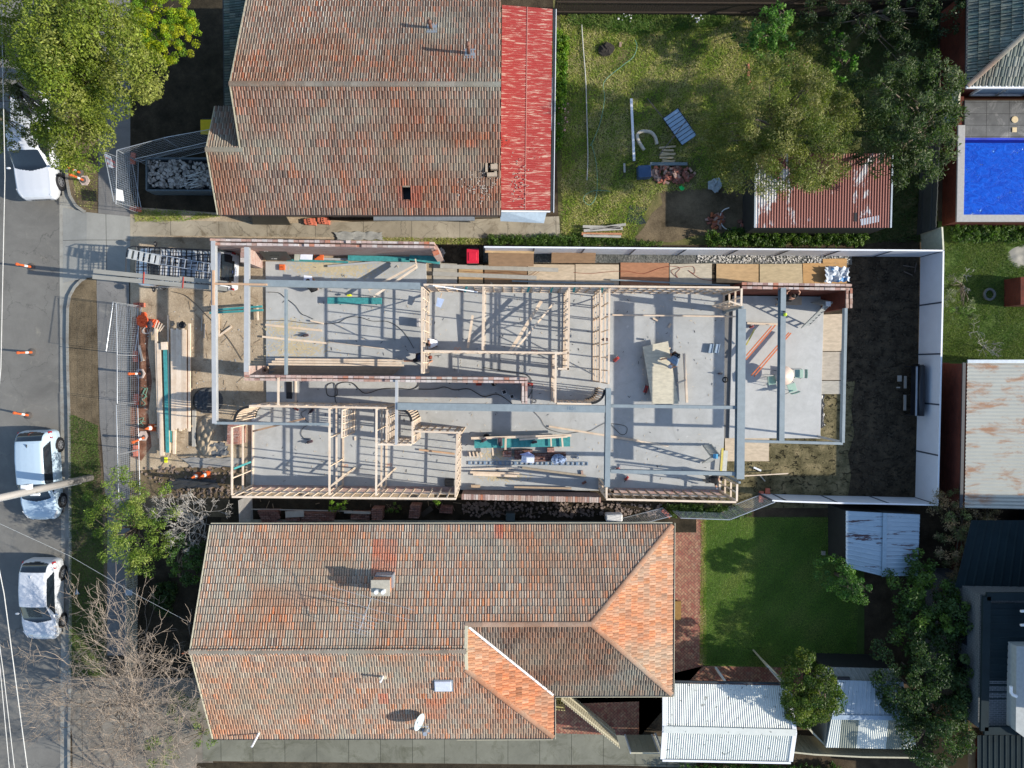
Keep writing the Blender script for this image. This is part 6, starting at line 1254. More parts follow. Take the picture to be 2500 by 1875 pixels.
# bricks --------------------------------------------------------------
bcol = [mat('brick_a', (.36, .13, .09, 1), .9, var=.3, scale=9, rnd=.35), mat('brick_b', (.24, .11, .08, 1), .9, var=.3, scale=9, rnd=.35), mat('brick_c', (.45, .3, .24, 1), .9, var=.3, scale=9, rnd=.3), mat('brick_d', (.5, .16, .07, 1), .9, rnd=.3)]
protos = []
for m in bcol:
    me = bpy.data.meshes.new('brick'); bx = MB(); bx.box((0, 0, .038), (.23, .11, .076)); me.from_pydata(bx.v, [], bx.f); me.materials.append(m); protos.append(me)
def brick(label, p, rz, group, k=None, tilt=0):
    o = bpy.data.objects.new('brick', protos[k if k is not None else random.randrange(4)]); COL.objects.link(o); o.location = p; o.rotation_euler = (tilt, random.uniform(-.2, .2) if tilt else 0, rz); return tag(o, label, 'brick', group)
def brickpile(label, c, ru, rv, n, hmax, group, ks=(0, 1, 2)):
    for i in range(n):
        a = random.uniform(0, 2 * PI); r = math.sqrt(random.random()); u, v = c[0] + ru * r * math.cos(a), c[1] + rv * r * math.sin(a); brick(label, P(u, v, .01 + hmax * (1 - r) * random.random()), random.uniform(0, 3), group, random.choice(ks), random.uniform(-.6, .6))
brickpile('brick in the untidy heap under the olive tree, by the cut logs', (1640, 425), 58, 22, 110, .45, 'bricks in the yard heap'); brickpile('brick in the small heap near the curved white hose', (1745, 535), 22, 26, 34, .3, 'bricks by the curved hose', (0, 2, 3))
brickpile('stray brick behind the curved hose beside the rusty shed', (1815, 545), 14, 12, 10, .1, 'bricks beside the rusty shed')
for (u, v) in ((1826, 163), (1828, 176), (1826, 188), (1828, 203), (1833, 219), (1922, 165), (1935, 157), (1963, 160), (1967, 156)): brick('old brick edging a bed in the upper yard grass', P(u, v, .03), random.uniform(0, 3), 'edging bricks in the upper yard', 0, .3)
brick('single brick standing on the grass near the dark patch', P(1514, 110, .03), 1.5, 'lone brick', 2)
def pack(label, px, z0, z1, m=None, rz=0, grp=None, name='brick_stack', nu=None):
    q = [P(u, v, z1) for u, v in px]; ux = q[1] - q[0]; uy = q[3] - q[0]; nu = max(1, round(ux.length / .235)); nv = max(1, round(uy.length / .115)); t = []; V = []; b = MB()
    b.prism([(k.x, k.y) for k in q], z0, z1 - .07)
    for i in range(nu):
        for j in range(nv):
            if random.random() < .06: continue
            c = q[0] + ux * (i + .5) / nu + uy * (j + .5) / nv; b.box((c.x, c.y, z1 - .035 + random.uniform(-.01, .02)), (ux.length / nu - .012, uy.length / nv - .012, .075), math.atan2(ux.y, ux.x) + random.uniform(-.03, .03))
    return tag(b.build(name, m or m_pack), label, 'brick stack', grp)
m_pack = brickmat('stacked_old_brick', (.20, .085, .065, 1), (.32, .2, .17, 1), (.06, .04, .035, 1))
m_pack2 = brickmat('bright_old_brick', (.42, .17, .12, 1), (.52, .34, .29, 1), (.2, .12, .1, 1))
pack('brick stack on the street side of the lower room, beneath the timber frame', [(556, 1034), (584, 1034), (584, 1085), (553, 1085)], 0, .9, m_pack2)
for px, z, l in (([(628, 1247), (678, 1247), (677, 1270), (640, 1276), ][:4], .6, 'square brick stack nearest the pale slatted screen'), ([(697, 1250), (733, 1252), (733, 1271), (697, 1271)], .6, 'brick stack partly covered by a grey slab'), ([(735, 1254), (815, 1252), (812, 1270), (736, 1274)], .6, 'long tapering brick stack in the side passage'),
    ([(856, 1252), (903, 1253), (903, 1269), (856, 1269)], .7, 'brick stack under the grey plank in the side passage'), ([(907, 1242), (933, 1243), (931, 1271), (907, 1270)], .9, 'taller brick stack right of the grey plank'), ([(1001, 1234), (1026, 1235), (1021, 1267), (997, 1265)], .9, 'brick stack half way along the passage, beside the bright green weed'), ([(1075, 1236), (1105, 1238), (1103, 1256), (1072, 1252)], .5, 'low reddish brick stack beyond the bright green weed')):
    pack(l, px, 0, z)
plank('grey plank resting on the side passage brick stacks', (840, 1250), .8, (905, 1252), .8, .12, .04, m=m_greytim); plank('grey slab laid on a brick stack in the side passage', (697, 1256), .72, (742, 1254), .72, .3, .05, m=m_greytim)
plank('long thin grey rail lying along the side passage', (612, 1243), .3, (860, 1248), .3, .05, .04, m=m_greytim); plank('dark board leaning by the bright green weed', (1030, 1258), .3, (1054, 1240), .6, .25, .03, m=mat('dark_board', (.06, .05, .04, 1)))
for px, l, k in (([(1228, 1101), (1249, 1102), (1249, 1114), (1227, 1115)], 'pale brick stack at the left of the plank room pile', m_pack2), ([(1256, 1100), (1300, 1098), (1302, 1124), (1256, 1122)], 'brick stack beneath the white drawing sheets', m_pack), ([(1303, 1108), (1382, 1106), (1382, 1126), (1303, 1128)], 'dark brick stack carrying a crumpled blue plastic bag', m_pack), ([(1336, 1093), (1353, 1093), (1354, 1104), (1336, 1104)], 'little brick stack above the dark one', m_pack2)): pack(l, px, .1, .4, k)
brick('lone upright brick on the lower slab', P(1421, 1154, .12), 1.7, 'slab brick'); brick('dark brick lying on the shaded lower slab', P(1426, 1178, .12), .5, 'shaded slab brick', 1)
# front timber packs --------------------------------------------------------------
for u0, v0, u1, v1, wd, z, m, l, n, g in ((411, 770, 414, 1106, .07, .32, None, 'narrow pine board left of the wide pine pack', 1, None), (381, 802, 389, 1070, .11, .30, None, 'outermost pine board of the street timber stack', 1, None), (388, 838, 396, 1112, .20, .33, None, 'wide pine board beside the teal boards', 1, None), (403, 838, 410, 1105, .16, .36, m_teal, 'upper teal board of the street timber stack', 1, None), (411, 862, 416, 1080, .14, .30, m_teal, 'lower teal board of the street timber stack', 1, None),
    (463, 790, 462, 1053, .10, .36, None, 'pine board standing apart right of the wide pine pack', 1, None), (456, 805, 458, 1046, .05, .40, mat('dark_brown_edge', (.16, .09, .06, 1)), 'dark brown batten beside the wide pine pack', 1, None), (474, 1000, 474, 1090, .18, .08, m_greytim, 'grey board half buried in sand below the timber stack', 1, None), (427, 1050, 426, 1108, .12, .3, None, 'short pine board sticking out below the wide pine pack', 1, None), (401, 838 - 3, 402, 838 + 16, .3, .42, None, 'short pine sheet on the top of the teal boards', 1, None)):
    plank(l, (u0, v0), z, (u1, v1), z, wd, .10, m)
for k in range(6): plank('long pine board in the wide pine pack by the street', (420.5 + k * 6.5, 802 + (k % 2) * 3), .44, (422 + k * 6.3, 1052 - (k % 3) * 3), .44, .125, .09, group='wide pine pack boards')
for k in range(5): plank('hidden lower board of the wide pine pack by the street', (422 + k * 7, 806), .32, (424 + k * 6.8, 1046), .32, .125, .09, group='lower pine pack boards', m=m_pine2)
for k, v in enumerate((850, 950, 1040)): plank('cross bearer under the street timber stack', (378, v), .13, (470, v), .13, .09, .1, group='bearers under the timber stack', m=m_pine2)
for k in range(4): plank('short splintered stick by the orange gear bag', (372 + k * 6, 818 - k * 3), .2, (384 + k * 6, 782 + k * 4), .25, .05, .03, group='sticks by the orange bag')
b = MB(); b.box(P(405, 1123, .1), (.13, .26, .08)); tag(b.build('tool', mat('hi_vis_yellow', (.7, .75, .02, 1), .5)), 'bright yellow level lying below the teal boards', 'level')
def bag(name, label, u, v, sz, m, z=.05, cat='bag', jit=.25, sc=(1, 1, .6), extra=None):
    t = thing(name, label, cat, tuple(P(u, v, z))); b = MB(); b.blob(P(u, v, z + sz * .4), sz, 12, 8, jit, sc); b.build('bag_body', m, t); 
    if extra: e = MB(); e.blob(P(u + extra[0], v + extra[1], z + sz * .6), sz * .5, 10, 6, jit, (1, 1, .7)); e.build('pocket', extra[2], t)
m_orf = mat('orange_fabric', (.65, .10, .03, 1), .8, scale=8)
bag('gear_bag', 'crumpled orange gear bag with dark tools in front of the timber stack', 349, 785, .30, m_orf, extra=(18, 6, mat('dark_gear', (.08, .06, .07, 1))), jit=.3); bag('gear_bag', 'second orange bag of rope beside the crumpled gear bag', 378, 790, .22, m_orf, jit=.3); bag('tool_bag', 'black tool bag on the end of the wide pine pack', 446, 793, .17, m_black, .4)
bag('helmet_bag', 'round orange coil by the temporary fence', 352, 768, .13, m_orf)
b = MB()
for k in range(3): b.lathe([(.14 + .02 * k, 0), (.15 + .02 * k, .01), (.14 + .02 * k, .02)], 16, P(354 + k * 3, 808 - k, .02 + k * .01), cap=False)
tag(b.build('rope_coil', m_refl), 'pale rope coil on the soil below the orange bags', 'rope')
def curve(label, pts, r=.012, m=None, z=.12, name='extension_lead', cat='cord'):
    W_ = [P(u, v, z + r) for u, v in pts]; n = []
    for i in range(len(W_) - 1):
        p0, p1, p2, p3 = W_[max(0, i - 1)], W_[i], W_[i + 1], W_[min(len(W_) - 1, i + 2)]
        for k in range(6): t = k / 6; n.append(.5 * ((2 * p1) + (p2 - p0) * t + (2 * p0 - 5 * p1 + 4 * p2 - p3) * t * t + (3 * p1 - p0 - 3 * p2 + p3) * t ** 3))
    n.append(W_[-1]); b = MB(); b.tube(n, r, 5); return tag(b.build(name, m or m_black), label, cat)
curve('black cord snaking down the left slab from the edge', [(650, 713), (680, 715), (695, 726), (720, 745), (735, 765), (750, 772), (765, 779)]); curve('long black cord running right across the left slab', [(650, 782), (700, 783), (760, 790), (820, 789), (850, 775), (880, 775), (910, 784), (950, 786), (985, 810), (1010, 850)])
curve('thick black hose looped on the slab below the middle brick wall', [(1020, 922), (1022, 940), (1005, 950), (970, 948), (930, 950), (890, 960), (860, 935), (825, 938), (822, 965), (800, 965), (798, 942), (815, 935), (818, 950), (818, 975), (822, 985)], .018)
curve('black hose running along the slab under the long beam', [(1022, 950), (1060, 950), (1085, 945), (1110, 952), (1145, 950), (1180, 968), (1215, 963), (1250, 985)], .018); curve('black lead curling round the end of the middle brick wall', [(1180, 897), (1230, 905), (1285, 915), (1300, 935), (1298, 955), (1288, 972)], .014)
curve('coiled black lead on the hallway slab', [(1300, 945), (1298, 985), (1303, 975), (1310, 978), (1306, 984), (1300, 980)], .012); curve('thin black lead across the slab below the long beam', [(1301, 1003), (1318, 1020), (1330, 1040), (1345, 1050), (1380, 1058), (1410, 1055), (1440, 1052), (1462, 1040), (1478, 1032)], .01)
curve('black lead looped beside the short beam in the right room', [(1492, 1034), (1520, 1038), (1531, 1045), (1528, 1058), (1515, 1060), (1492, 1036)], .012); curve('thin black lead in the first left room', [(748, 1000), (735, 1010), (745, 1025), (755, 1035), (740, 1045), (735, 1060), (745, 1072), (755, 1072)], .012)
curve('red cord tangled on the beige walkway sheet', [(1400, 665), (1440, 668), (1480, 664), (1530, 662), (1570, 668), (1610, 655), (1640, 650), (1660, 655), (1650, 668), (1655, 678), (1640, 660), (1690, 650), (1695, 668), (1680, 660), (1710, 680), (1740, 685)], .01, mat('red_cord', (.25, .05, .03, 1)), .06)
curve('brown cord wandering over the left half of the walkway', [(1130, 662), (1200, 666), (1250, 664), (1290, 672), (1310, 662), (1320, 660), (1300, 674)], .01, mat('brown_cord', (.25, .09, .04, 1)), .16)
curve('green garden hose trailing down the upper yard', [(1550, 97), (1555, 115), (1545, 140), (1520, 160), (1475, 200), (1476, 240), (1465, 300), (1445, 350), (1440, 353)], .014, mat('hose_green', (.12, .28, .2, 1)), .15, 'garden_hose', 'hose'); curve('green hose loop on the grass below the thin white pipe', [(1445, 355), (1455, 395), (1458, 440), (1455, 480), (1440, 500), (1425, 490), (1430, 475), (1455, 465), (1490, 467)], .014, MATS['hose_green'], .12, 'garden_hose', 'hose')
curve('tangle of green cord behind the temporary fence', [(345, 945), (355, 950), (350, 960), (358, 968), (345, 975), (355, 985), (342, 990), (350, 955), (360, 948), (352, 975)], .014, MATS['hose_green'], .05); curve('second green cord tangle lower behind the temporary fence', [(335, 1025), (350, 1020), (345, 1032), (335, 1038), (350, 1040), (342, 1028), (355, 1030)], .014, MATS['hose_green'], .05)
curve('thin dark lead across the sand below the van', [(420, 712), (450, 720), (470, 735), (495, 760), (520, 785), (560, 830), (592, 880)], .012, None, .03)
curve('thin white pipe lying down the upper yard', [(1420, 60), (1424, 120), (1430, 200), (1433, 300), (1435, 380), (1433, 440)], .03, mat('dull_pipe', (.40, .40, .36, 1)), .08, 'pipe', 'pipe')
curve('white curved hose beside the brick heap by the rusty shed', [(1780, 507), (1764, 515), (1758, 532), (1763, 550), (1775, 560), (1788, 560)], .03, m_refl, .05, 'pipe', 'pipe')
curve('cream horseshoe shaped duct on the shaded grass', [(1573, 366), (1560, 345), (1556, 330), (1563, 322), (1575, 320), (1590, 323), (1600, 335), (1604, 352)], .09, mat('cream_duct', (.5, .45, .36, 1)), .05, 'duct', 'duct')
b = MB(); b.bar(P(1541, 241, .15), P(1548, 393, .15), .12, .08); tag(b.build('gutter_length', m_white), 'straight white gutter length lying on the yard grass', 'gutter')
for k in range(7): b = MB(); v = 361 + k * 6; b.tube([P(1609 + (k * 7) % 9, v, .12), P(1650 - (k * 5) % 7, v + (k % 3 - 1) * 4, .12)], .055, 8); tag(b.build('cut_log', mat('cut_log_pale', (.5, .4, .24, 1), .85)), 'pale split post in the pile above the brick heap', 'post', 'split posts in the yard')
plank('grey plank beneath the split posts in the yard', (1587, 400), .2, (1678, 400), .2, .15, .05, m=mat('slate_plank', (.15, .19, .2, 1))); plank('short pale stake lying left of the blue crate', (1524, 399), .08, (1525, 421), .08, .1, .05, m=m_greytim)
# trampoline-like blue cage panel
bc = thing('wire_crate', 'pale blue ribbed panel with a black frame tilted on the shaded grass', 'panel', tuple(P(1660, 310, .3))); q = [P(1618, 289, .5), P(1655, 264, .5), P(1701, 330, .5), P(1665, 355, .5)]; b = MB(); b.hull8([k - Vector((0, 0, .05)) for k in q] + q); b.build('sheet', mat('pale_blue_plastic', (.28, .40, .52, 1), .35), bc)
b = MB(); b.tube(q + [q[0]], .025, 6)
for k in range(1, 8): b.tube([q[0].lerp(q[3], k / 8) + Vector((0, 0, .01)), q[1].lerp(q[2], k / 8) + Vector((0, 0, .01))], .014, 5)
b.build('frame', m_trim, bc)
plank('dark thin pole crossing over the blue ribbed panel', (1608, 380), .5, (1675, 295), .8, .04, .04, m=mat('dark_pole', (.12, .1, .09, 1))); plank('second thin pole lying beside the blue ribbed panel', (1580, 240), .1, (1620, 290), .5, .03, .03, m=MATS['dark_pole'])
b = MB(); b.box(P(1572, 421, .35), (.65, .6, .5), .05); tag(b.build('tub', mat('dark_blue_tub', (.03, .07, .15, 1), .5), bevel=.05), 'dark blue plastic tub at the left of the brick heap', 'tub')
bag('plastic_sheet', 'bright green scrap of plastic on the grass below the brick heap', 1664, 459, .12, mat('bright_green', (.02, .65, .15, 1)), .02, 'plastic', .5, (1, .8, .3)); bag('plastic_sheet', 'crumpled clear plastic sacks below the olive tree', 1745, 452, .3, mat('clear_plastic', (.35, .4, .42, 1), .2), .02, 'plastic', .5, (1, 1, .3)); bag('plastic_sheet', 'blue-grey tarpaulin scrap beside the rusty shed roof corner', 1830, 430, .22, mat('clear_plastic', (.35, .4, .42, 1)), .1, 'plastic', .5, (1, .8, .3))
bag('dark_clump', 'dark round clump of dead grass in the upper yard', 1480, 120, .38, mat('dead_clump', (.035, .03, .025, 1), 1, bump=.8), 0, 'clump', .3, (1, .8, .3))
flatboard('torn black plastic sheet on bare soil in the yard', [(1537, 500), (1582, 508), (1566, 525), (1578, 545), (1560, 548), (1530, 543)], .03, .01, mat('torn_black_plastic', (.03, .04, .035, 1), .3, scale=6, var=.6), 'plastic_sheet', 'plastic')
for k, (a, c, m) in enumerate((((1423, 553), (1515, 556), m_greytim), ((1425, 563), (1520, 558), m_greytim), ((1420, 571), (1518, 572), mat('orange_rust_timber', (.45, .2, .1, 1))), ((1424, 575), (1516, 577), m_greytim), ((1440, 560), (1528, 548), m_greytim))): plank('weathered timber in the low stack on the grass by the white fence', a, .3, c, .3, .13, .06, m=m, group='weathered timbers on the grass')
# coil of pipe by shed
b = MB()
for k in range(4): b.tube([P(1845, 520, .2) + Vector((.45 * math.cos(a), .5 * math.sin(a), k * .06)) for a in np.linspace(1.3, 5.0, 14)], .05, 6)
tag(b.build('pipe_coil', mat('grey_pipe', (.2, .25, .27, 1), .5)), 'thick grey pipe coil against the rusty shed wall', 'coil')
# inside house tools -------------------------------------------------------
def case(name, label, u, v, sz, m, z=.11, rz=0, cat='case', lidm=None):
    t = thing(name, label, cat, tuple(P(u, v, z))); p = P(u, v, z + sz[2]); b = MB(); b.box((p.x, p.y, z + sz[2] / 2), sz, rz); b.build('case_body', m, t, bevel=.02); b = MB(); b.tube([(p.x - sz[0] * .2, p.y, z + sz[2] + .03), (p.x + sz[0] * .2, p.y, z + sz[2] + .03)], .015, 6); b.build('handle', lidm or m_trim, t); return t
case('tool_case', 'bright orange open tool case beside the pink brick wall', 778, 625, (.45, .45, .16), m_or, rz=.05, cat='tool case'); b = MB(); b.box(P(774, 625, .30), (.28, .08, .06), .7); tag(b.build('nail_gun', m_trim), 'black nail gun lying in the orange case', 'nail gun')
case('battery_box', 'small orange box on the slab below the charcoal board', 688, 652, (.28, .28, .12), m_or, cat='box')
def paper(label, px, z, m=None, name='drawing_sheet', cat='paper'):
    q = [P(u, v, z + random.uniform(0, .02)) for u, v in px]; b = MB(); b.hull8([k - Vector((0, 0, .004)) for k in q] + q); return tag(b.build(name, m or mat('paper', (.72, .75, .85, 1), .8, var=.03)), label, cat)
paper('white building plans lying left of the orange tool case', [(734, 617), (764, 619), (762, 639), (732, 636)], .3); flatboard('sage green box lid beside the white plans', [(719, 617), (731, 617), (730, 636), (718, 636)], .35, .25, mat('sage_lid', (.42, .43, .36, 1)), 'box_lid', 'lid')
paper('white drawing held above the crouching worker in black', [(742, 672), (762, 674), (762, 687), (741, 687)], .75); paper('large white drawing spread over the brick stack', [(1274, 1112), (1305, 1112), (1304, 1130), (1272, 1129)], .5); paper('folded back page of the drawing on the brick stack', [(1268, 1110), (1290, 1103), (1304, 1111), (1290, 1113)], .55, mat('lavender_paper', (.42, .44, .68, 1)))
paper('pale blue sheet on a stand in the first upper room', [(1068, 726), (1085, 731), (1076, 751), (1064, 747)], .9, mat('blue_paper', (.42, .52, .72, 1)))
plank('thin timber stand under the pale blue sheet', (1078, 716), .5, (1074, 732), .85, .05, .05)
bag('plastic_bag', 'crumpled blue and white plastic bag on the dark brick stack', 1364, 1122, .28, mat('blue_white_plastic', (.25, .32, .45, 1), .3, var=.9, scale=9), .4, 'bag', .4, (1.1, .8, .4))
for (u, v, c, l) in ((1410, 1110, 'upper', 'upper of two paint tins beside the dark brick stack'), (1410, 1117, 'lower', 'lower of two paint tins beside the dark brick stack')):
    b = MB(); b.lathe([(.06, 0), (.06, .14), (.045, .14), (.045, .12), (0, .12)], 14, P(u, v, .12)); tag(b.build('paint_tin', m_gal), l, 'tin')
def saw(label, u, v, z, rz, c=(.45, .03, .03, 1), sc=1.0):
    t = thing('power_saw', label, 'power tool', group='power tools'); m = mat('tool_red' if c[0] > .3 else 'tool_dark', c, .4); b = MB(); b.box((0, 0, .1), (.26 * sc, .12 * sc, .14 * sc)); b.build('motor', m, t, local=True, bevel=.02)
    b = MB(); b.lathe([(.11 * sc, -.005), (.11 * sc, .005)], 18, (.05, .09 * sc, .12), Matrix.Rotation(PI / 2, 3, 'X')); b.build('blade', m_gal, t, local=True); b = MB(); b.tube([(-.12 * sc, 0, .15), (-.2 * sc, 0, .22), (-.05, 0, .25), (.05, 0, .18)], .02, 6); b.build('handle', m_trim, t, local=True); t.location = P(u, v, z); t.rotation_euler = (0, 0, rz); return t
for a in (('red and black saw on the slab left of the raised plywood sheet', 1576, 950, .11, 1.3, (.4, .05, .04, 1), 1.4), ('red saw near the lower right timber frame', 1529, 1167, .11, .9), ('small red drill beside the slim beam at the lower right', 1508, 1143, .11, .2, (.4, .03, .03, 1), .7), ('red tool standing right of the wide framed wall', 1504, 877, .11, .7, (.5, .02, .03, 1), 1.2),
    ('dark power tool on the left slab above the cut timbers', 748, 819, .11, .2, (.08, .05, .06, 1)), ('small red tool in the second upper room corner', 1126, 710, .11, -.3, (.3, .08, .06, 1)), ('dark tool and lead at the top of the first left room', 762, 1003, .11, .8, (.1, .06, .05, 1)), ('orange tool under the frame of the first left room', 725, 999, .11, -.4, (.6, .07, .03, 1), .8),
    ('grey saw at the end of the thin lead in the first left room', 758, 1078, .11, .3, (.2, .18, .18, 1), 1.1), ('large drop saw mounted on the teal plank bench', 1222, 1078, .62, 1.6, (.15, .15, .16, 1), 1.6), ('dark grinder on the teal plank bench', 1305, 1079, .62, .2, (.04, .05, .07, 1)), ('red tool between the two left leads', 1182, 1078 - 4, .62, .5, (.28, .06, .06, 1), 1.1),
    ('red lamp at the right corner of the middle brick wall', 1293, 938, .11, 0, (.55, .01, .03, 1), 1.3), ('red battery pack on the white patio timber', 1833, 798, .11, .3, (.55, .02, .05, 1), .8), ('maroon tool bag tied inside the wide framed wall', 1478, 829, 1.0, 0, (.10, .01, .02, 1), 1.2), ('small blue tool on the floor recess near the ladder', 1757, 912, .11, 0, (.2, .25, .4, 1), .8)):
    saw(*a)
case('tool_case', 'red case in the shade under the middle brick wall', 1169, 935, (.28, .26, .2), mat('case_red', (.4, .04, .02, 1)), cat='tool case'); case('tool_case', 'black tool case in the third left room corner', 1097, 1178, (.48, .36, .2), m_black, cat='tool case'); case('vent_box', 'small dark louvred box standing at the left of the crouching workers frame', 1020, 787, (.14, .42, .5), mat('grey_box', (.35, .34, .34, 1)), cat='box')
for (u, v, s, l) in ((1231, 957, .22, 'upper square tray with a dark inside beside the middle brick wall'), (1250, 968, .2, 'lower square tray with a dark inside beside the middle brick wall')):
    b = MB(); p = P(u, v, .2); b.box(p, (s, s, .12), .3); t = tag(b.build('tray', m_refl), l, 'tray'); b = MB(); b.box(p + Vector((0, 0, .062)), (s * .75, s * .75, .006), .3); b.build('tray_inside', m_black, t)
b = MB(); b.lathe([(.13, 0), (.13, .22), (.12, .22), (.12, .05), (0, .05)], 18, P(1206, 936, .1)); tag(b.build('bucket', m_black), 'black bucket in the shade below the middle brick wall', 'bucket')
b = MB(); b.lathe([(.17, 0), (.17, .4), (.15, .4), (.15, .1), (0, .1)], 18, P(1188, 1066, .1)); tag(b.build('bucket', m_black), 'black drum behind the teal plank bench', 'drum'); b = MB(); b.box(P(706, 953, .14), (.30, .85, .06)); tag(b.build('rubber_mat', m_black, bevel=.04), 'long black rubber tray on the entry slab', 'tray')
for u, v in ((1098, 935), (1140, 937)): b = MB(); b.lathe([(.035, 0), (.035, .1), (0, .1)], 10, P(u, v, .1)); tag(b.build('pipe_stub', m_black), 'small black pipe stub rising from the shaded slab', 'pipe', 'black pipe stubs')
b = MB(); b.lathe([(.05, 0), (.05, .2), (.03, .2), (0, .18)], 12, P(1573, 829, .1)); tag(b.build('pipe_stub', m_lead), 'grey pipe stub with a long shadow near the plywood sheet', 'pipe')
b = MB(); b.lathe([(.13, 0), (.16, .03), (.13, .07), (.09, .05), (.13, 0)], 20, P(1770, 927, .06), cap=False); tag(b.build('hose_coil', m_tyre), 'dark round coil lying in the floor recess', 'coil')
b = MB(); b.lathe([(.05, 0), (.05, .02), (.03, .02), (0, .02)], 12, P(1750, 1193, .11)); tag(b.build('floor_waste', m_refl), 'white floor waste ring at the lower right slab corner', 'drain')
for u, v, l in ((1734, 851, 'left one of two folded metal brackets on the slab'), (1749, 851, 'right one of two folded metal brackets on the slab')): b = MB(); b.box(P(u, v, .2), (.13, .45, .16), -.2); b.box(P(u + 5, v, .2), (.03, .47, .22), -.2); tag(b.build('metal_bracket', mat('bright_metal', (.5, .6, .68, 1), .3, .5)), l, 'bracket')
b = MB(); b.bar(P(1764, 1094, .3), P(1760, 1150, .3), .10, .06); tag(b.build('spirit_level', mat('level_yellow', (.6, .5, .12, 1), .5)), 'long yellow level standing beside the folding ladder', 'level')
b = MB(); b.bar(P(1772, 1100, .15), P(1768, 1150, .15), .22, .05); tag(b.build('steel_plate', mat('pale_plate', (.5, .5, .46, 1), .6)), 'pale drilled plate right of the long yellow level', 'plate')
m_lad = mat('ladder_alloy', (.42, .43, .40, 1), .4, .4)
def stepladder(label, a, ha, top, ht, c, hc, wd, side, n=8):
    t = thing('step_ladder', label, 'ladder', tuple(P(*a, .1))); A, T, C = P(*a, ha), P(*top, ht), P(*c, hc)
    for nm, X, Y, k in (('climbing_side', A, T, n), ('back_frame', C, T, n - 1)):
        ladder3(nm, '', X, Y, wd, k, side=side, m=m_lad, parent=t, rung=(.09, .02))
    b = MB(); b.box(T, (.22, .22, .05)); b.build('top_cap', mat('blue_cap3', (.12, .4, .62, 1), .5) if 'blue' in label else m_refl, t)
stepladder('folding ladder with a blue top standing in the lower right room', (1726, 1086), .15, (1747, 1114), 2.0, (1724, 1129), .15, .42, Vector((1, .15, 0)), 9)
stepladder('folding ladder with a white top beside the patio brick wall', (1966, 797), .2, (2022, 742), 1.9, (1990, 735), .2, .42, Vector((.85, .3, 0)), 8)
plank('yellow level leaning between the broadest beam and the patio', (1842, 804), 1.0, (1822, 842), .4, .06, .05, m=MATS['level_yellow'])
m_orp = mat('orange_rack', (.62, .16, .05, 1), .5)
for k, (a, c, l) in enumerate((((1884, 796), (1822, 868), 'left rail of the upper orange trolley'), ((1893, 794), (1821, 878), 'right rail of the upper orange trolley'), ((1926, 812), (1834, 917), 'left rail of the lower orange trolley'), ((1931, 813), (1841, 919), 'right rail of the lower orange trolley'))): plank('orange steel ' + l, a, .5, c, .5, .05, .06, m=m_orp)
plank('pale timber lying between the broadest beam and the patio beam', (1824, 789), .3, (1900, 792), .3, .1, .06)
# table and chairs
def chair(label, u, v, z, rz):
    t = thing('metal_chair', label, 'chair', group='pale green chairs round the table'); m = mat('pale_green_seat', (.32, .46, .38, 1), .5, var=.05); b = MB(); b.box((0, 0, .45), (.42, .42, .03)); b.build('seat', m, t, local=True, bevel=.01)
    b = MB(); pts = [(-.22 - .02 * math.cos(a * 1.4), .22 * a, .7) for a in np.linspace(-1, 1, 7)]
    for k in range(6): b.hull8([Vector(pts[k]) + Vector((-.01, 0, -.12)), Vector(pts[k + 1]) + Vector((-.01, 0, -.12)), Vector(pts[k + 1]) + Vector((.01, 0, -.12)), Vector(pts[k]) + Vector((.01, 0, -.12)), Vector(pts[k]) + Vector((-.05, 0, .12)), Vector(pts[k + 1]) + Vector((-.05, 0, .12)), Vector(pts[k + 1]) + Vector((-.03, 0, .12)), Vector(pts[k]) + Vector((-.03, 0, .12))])
    b.build('backrest', m, t, local=True)
    for x, y in ((-1, -1), (-1, 1), (1, -1), (1, 1)): b = MB(); b.tube([(.18 * x, .18 * y, .44), (.27 * x, .24 * y, 0)], .012, 6); b.build('leg', m_trim, t, local=True)
    t.location = P(u, v, z); t.rotation_euler = (0, 0, rz)
tb = thing('round_table', 'round beige table on the patio beneath the blue-grey beam', 'table', tuple(P(1918, 920, .12))); p = P(1915, 917, .85); b = MB(); b.lathe([(0, -.03), (.46, -.03), (.47, 0), (0, .005)], 28, p, None, False); b.build('tabletop', mat('beige_tabletop', (.60, .48, .40, 1), .5, var=.05), tb, True)
for k in range(4): a = PI / 4 + k * PI / 2; b = MB(); b.tube([p + Vector((.3 * math.cos(a), .3 * math.sin(a), -.03)), Vector((p.x + .38 * math.cos(a), p.y + .38 * math.sin(a), .12))], .015, 6); b.build('leg', m_trim, tb)
chair('pale green chair at the left of the round table', 1876, 928, .12, 0 + .1); chair('pale green chair at the right of the round table', 1942, 912, .12, PI); chair('pale green chair below the round table', 1925, 946, .12, PI / 2 + .3); 
b = MB(); 
# barbecue on the mud
bb = thing('barbecue', 'black hooded barbecue on a trolley standing on the dark mud by the white rear fence', 'barbecue', tuple(P(2215, 950, 0))); q = [P(2238, 895, 1.0), P(2258, 890, 1.0), P(2256, 1015, 1.0), P(2236, 1015, 1.0)]; b = MB(); b.prism([(k.x, k.y) for k in q], .5, .95); b.build('firebox', mat('bbq_black', (.01, .012, .018, 1), .3), bb, bevel=.03)
b = MB(); a, c = (q[0] + q[1]) / 2, (q[2] + q[3]) / 2; b.tube([a + Vector((0, 0, .05)), c + Vector((0, 0, .05))], .17, 12); b.build('hood', MATS['bbq_black'], bb, True); b = MB(); b.bar(q[0] + Vector((-.05, 0, .1)), q[3] + Vector((-.05, 0, .1)), .08, .03); b.build('shelf', m_lead, bb)
for k in range(4): w_ = q[k]; b = MB(); b.box((w_.x, w_.y, .27), (.05, .05, .5)); b.build('leg', m_trim, bb)
